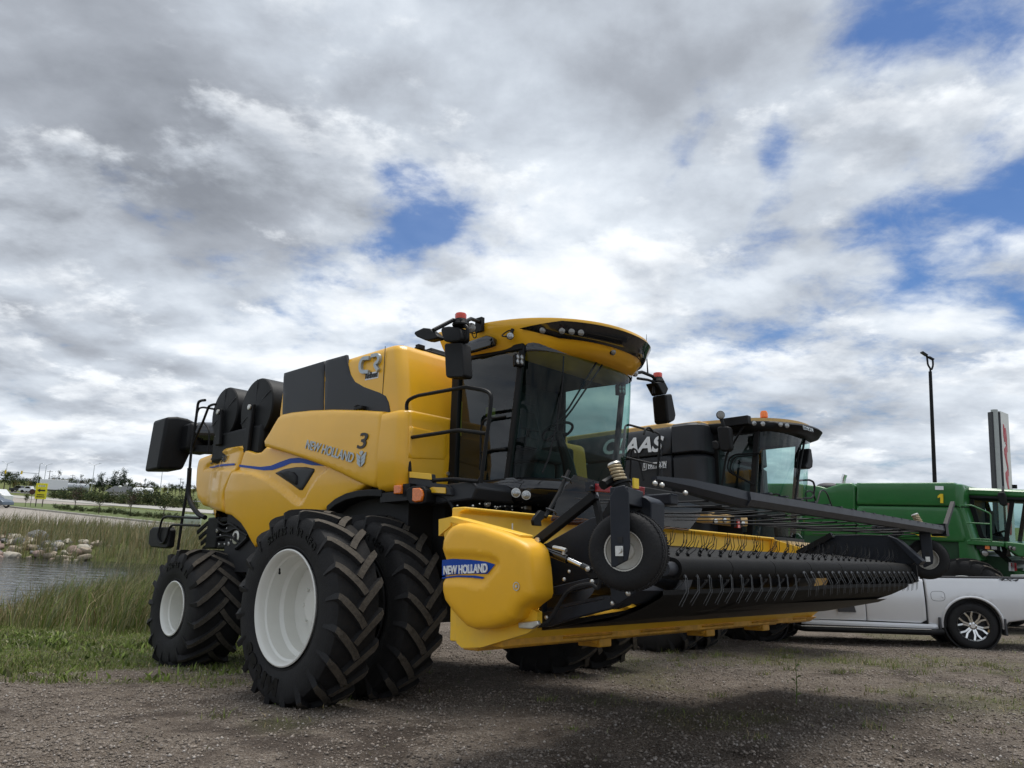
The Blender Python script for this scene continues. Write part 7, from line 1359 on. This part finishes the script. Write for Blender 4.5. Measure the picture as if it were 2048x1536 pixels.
vehicle('parked_van', [(-2.4, .4), (-2.4, 1.9), (1.5, 1.9), (2.2, 1.2), (2.6, 1.1), (2.6, .4)], 1.9, -21, 104, R_(0), 'car_white', 'white van parked behind the blue-grey car', 'van', [[(.4, 1.25), (.4, 1.75), (1.4, 1.75), (1.9, 1.25)]], ((-1.6, .35), (1.7, .35)))
pk = [(-2.7, .5), (-2.7, 1.15), (-.5, 1.15), (-.35, 1.85), (.9, 1.85), (1.4, 1.2), (2.6, 1.1), (2.7, .5)]; pg = [[(-.2, 1.25), (-.1, 1.75), (.8, 1.75), (1.15, 1.25)]]
vehicle('pickup_truck', pk, 1.9, 38, 214, R_(-172), 'car_dark', 'dark pickup truck driving on the far highway', 'pickup truck', pg, ((-1.7, .4), (1.7, .4))); vehicle('pickup_truck', pk, 1.9, 58, 212, R_(-172), 'car_white', 'white pickup truck driving on the far highway', 'pickup truck', pg, ((-1.7, .4), (1.7, .4)))
e_ = vehicle('semi_trailer', [(-3.2, 1.2), (-3.2, 4.0), (3.6, 4.0), (3.6, 1.2)], 2.6, 105, 212, R_(-150), 'car_white', 'white box trailer of a transport truck on the far highway', 'trailer', None, ((-2.4, .5), (-1.3, .5), (3.0, .5))); mb = MB(); mb.box((.6, 0, 1.0), (6.4, 1.2, .35)); mb.build('chassis', 'car_dark', e_)
e_ = vehicle('tanker_trailer', [(-3.6, 1.0), (-3.6, 1.3), (3.4, 1.3), (3.4, 1.0)], 1.4, 146, 220, R_(-170), 'car_dark', 'grey cylindrical tanker trailer with manholes on the far highway', 'tanker', None, ((-2.7, .5), (-1.6, .5), (2.7, .5))); mb = MB(); mb.tube([(-3.7, 0, 2.2), (-3.5, 0, 2.2), (-1.2, 0, 2.2), (1.2, 0, 2.2), (3.3, 0, 2.2), (3.5, 0, 2.2)], [.6, 1.0, 1.05, 1.05, 1.0, .6], 20); tb = mb.build('tank', 'galvanised', e_); mb = MB(); mb.box((0, 0, 3.25), (2.2, .6, .2)); mb.build('catwalk', 'galvanised', tb)
for u0, u1, d in ((264, 286, 205), (286, 304, 207)):
    a, b_ = loc(u0, d), loc(u1, d); e_ = empty('storage_tank'); e_.location = a; tag(e_, 'white horizontal storage tank with domed ends behind the hedge', 'storage tank', 'white storage tanks'); L_ = b_[0] - a[0]; mb = MB(); mb.tube([(.0, 0, 1.9), (.25, 0, 1.9), (.6, 0, 1.9), (L_ - .6, 0, 1.9), (L_ - .25, 0, 1.9), (L_, 0, 1.9)], [.5, .95, 1.1, 1.1, .95, .5], 20); mb.build('shell', 'tank_white', e_)
    for xx in (.3, .75): mb = MB(); mb.box((L_ * xx, 0, .45), (.3, 1.5, .9)); mb.build('saddle', 'siding', e_)
a = loc(240, 208); e_ = empty('house'); e_.location = a; tag(e_, 'low building with dark slate gable roof behind the hedge', 'house'); mb = MB(); mb.box((0, 0, .7), (4.6, 5, 1.8)); mb.build('wall', 'siding', e_); mb = MB(); mb.prism([(-2.9, 1.4), (2.9, 1.4), (0, 3.2)], 'Y', -2.4, 2.4)
mb = MB(); mb.add([(-3.1, -2.9, 1.5), (2.8, -2.9, 1.5), (2.8, 0, 3.1), (-1.9, 0, 3.1), (-3.1, 2.9, 1.5), (2.8, 2.9, 1.5)], [(0, 1, 2, 3), (3, 2, 5, 4), (0, 3, 4), (1, 5, 2)]); mb.build('roof', 'roof_slate', e_, 0)
x, y, z = loc(389, 61); e_ = empty('utility_cabinet'); e_.location = (x, y, z); e_.rotation_euler = (0, 0, R_(12)); tag(e_, 'pale green utility cabinet standing at the lawn edge', 'utility box'); mb = MB(); mb.box((0, 0, .55), (1.25, .9, 1.15)); mb.build('cabinet', 'box_green', e_, bevel=.03); mb = MB(); mb.box((.1, -.46, .6), (.14, .03, .05)); mb.build('handle', 'decal_black', e_)
# yard light pole and pylon sign on the right
x, y, z = loc(1871, 36); e_ = empty('yard_lamp'); e_.location = (x, y, z); tag(e_, 'tall black yard lamp pole with forked head behind the green combine', 'lamp pole')
wp = lambda u, v, d: (np.array([0, 0, CZ]) + (CF + CR * (u - 1024) / FPX - CU * (v - 768) / FPX) * d / (CF + CR * (u - 1024) / FPX - CU * (v - 768) / FPX)[1]) - np.array([x, y, z])
tp_ = wp(1861, 743, 36); mb = MB(); mb.tube([(0, 0, -.2), (0, 0, float(tp_[2]))], [.11, .075], 12); mb.build('pole', 'black', e_); sq = crop(1808, 690, 5.12)
mb = MB(); mb.tube(fillet([wp(*sq(*p), 36) for p in ((270, 275), (270, 240), (245, 205), (235, 120), (225, 105), (250, 125), (295, 150), (298, 210), (285, 250), (272, 245))], .08), .045, 7); mb.build('yoke', 'black', e_); mb = MB(); mb.bar(wp(*sq(178, 72), 36), wp(*sq(232, 108), 36), .22, .07); mb.build('lamp_head', 'steel_blue_black', e_); mb = MB(); mb.bar(wp(*sq(250, 122), 36), wp(*sq(300, 150), 36), .2, .06); mb.build('lamp_head', 'steel_blue_black', e_)
x, y, z = loc(1990, 62); e_ = empty('pylon_sign'); e_.location = (x, y, z); tag(e_, 'tall grey pylon sign with red vertical lettering on its white face', 'sign')
wp2 = lambda u, v, d: (np.array([0, 0, CZ]) + (CF + CR * (u - 1024) / FPX - CU * (v - 768) / FPX) * d / (CF + CR * (u - 1024) / FPX - CU * (v - 768) / FPX)[1]) - np.array([x, y, z])
zt_p = float(wp2(1992, 822, 62)[2]); xl = float(wp2(1982, 850, 62)[0]); xm = float(wp2(2000, 850, 62)[0]); w_p = xm - xl
mb = MB(); mb.cyl((xl + w_p * .45, 0, -.2), (xl + w_p * .45, 0, zt_p + .1), w_p * .34, n=24); mb.build('column', 'sign_grey', e_); mb = MB(); mb.box((xl + w_p * .10, .1, zt_p / 2 - .1), (w_p * .22, .5, zt_p)); mb.box((xl + w_p * .88, .1, zt_p / 2 - .1), (w_p * .2, .5, zt_p)); mb.build('frame', 'steel_worn', e_)
F0 = np.array([xl + w_p * .98, -.12, 0]); fd_ = np.array([1.75, 1.6, 0]); fdn = fd_ / np.linalg.norm(fd_)
mb = MB(); v_ = [F0, F0 + fd_, F0 + fd_ + [0, 0, zt_p], F0 + [0, 0, zt_p]]; nb = np.array([-.14, .15, 0]); mb.add([*v_, *[p + nb for p in v_]], [(0, 1, 2, 3), (7, 6, 5, 4), (0, 4, 5, 1), (1, 5, 6, 2), (2, 6, 7, 3), (3, 7, 4, 0)]); fc_ = mb.build('sign_face', 'sign_white', e_, 0)
me = text_mesh('CLAAS', 1.0, .02, .05, .25); xs = [v.co.x for v in me.vertices]; ys = [v.co.y for v in me.vertices]; wtx = max(xs) - min(xs); htx = max(ys) - min(ys); span = zt_p * .72
for v in me.vertices: v.co.x = (v.co.x - (max(xs) + min(xs)) / 2) * span / wtx; v.co.y = (v.co.y - (max(ys) + min(ys)) / 2) * .85 / htx
me.materials.clear(); me.materials.append(MATS['decal_red']); o = link(bpy.data.objects.new('lettering', me), fc_); nrm_s = np.array([fdn[1], -fdn[0], 0]); o.matrix_local = basis(Vector(F0 + fd_ * .42 + np.array([0, 0, zt_p * .56]) + nrm_s * .02), (0, 0, 1), -fdn)
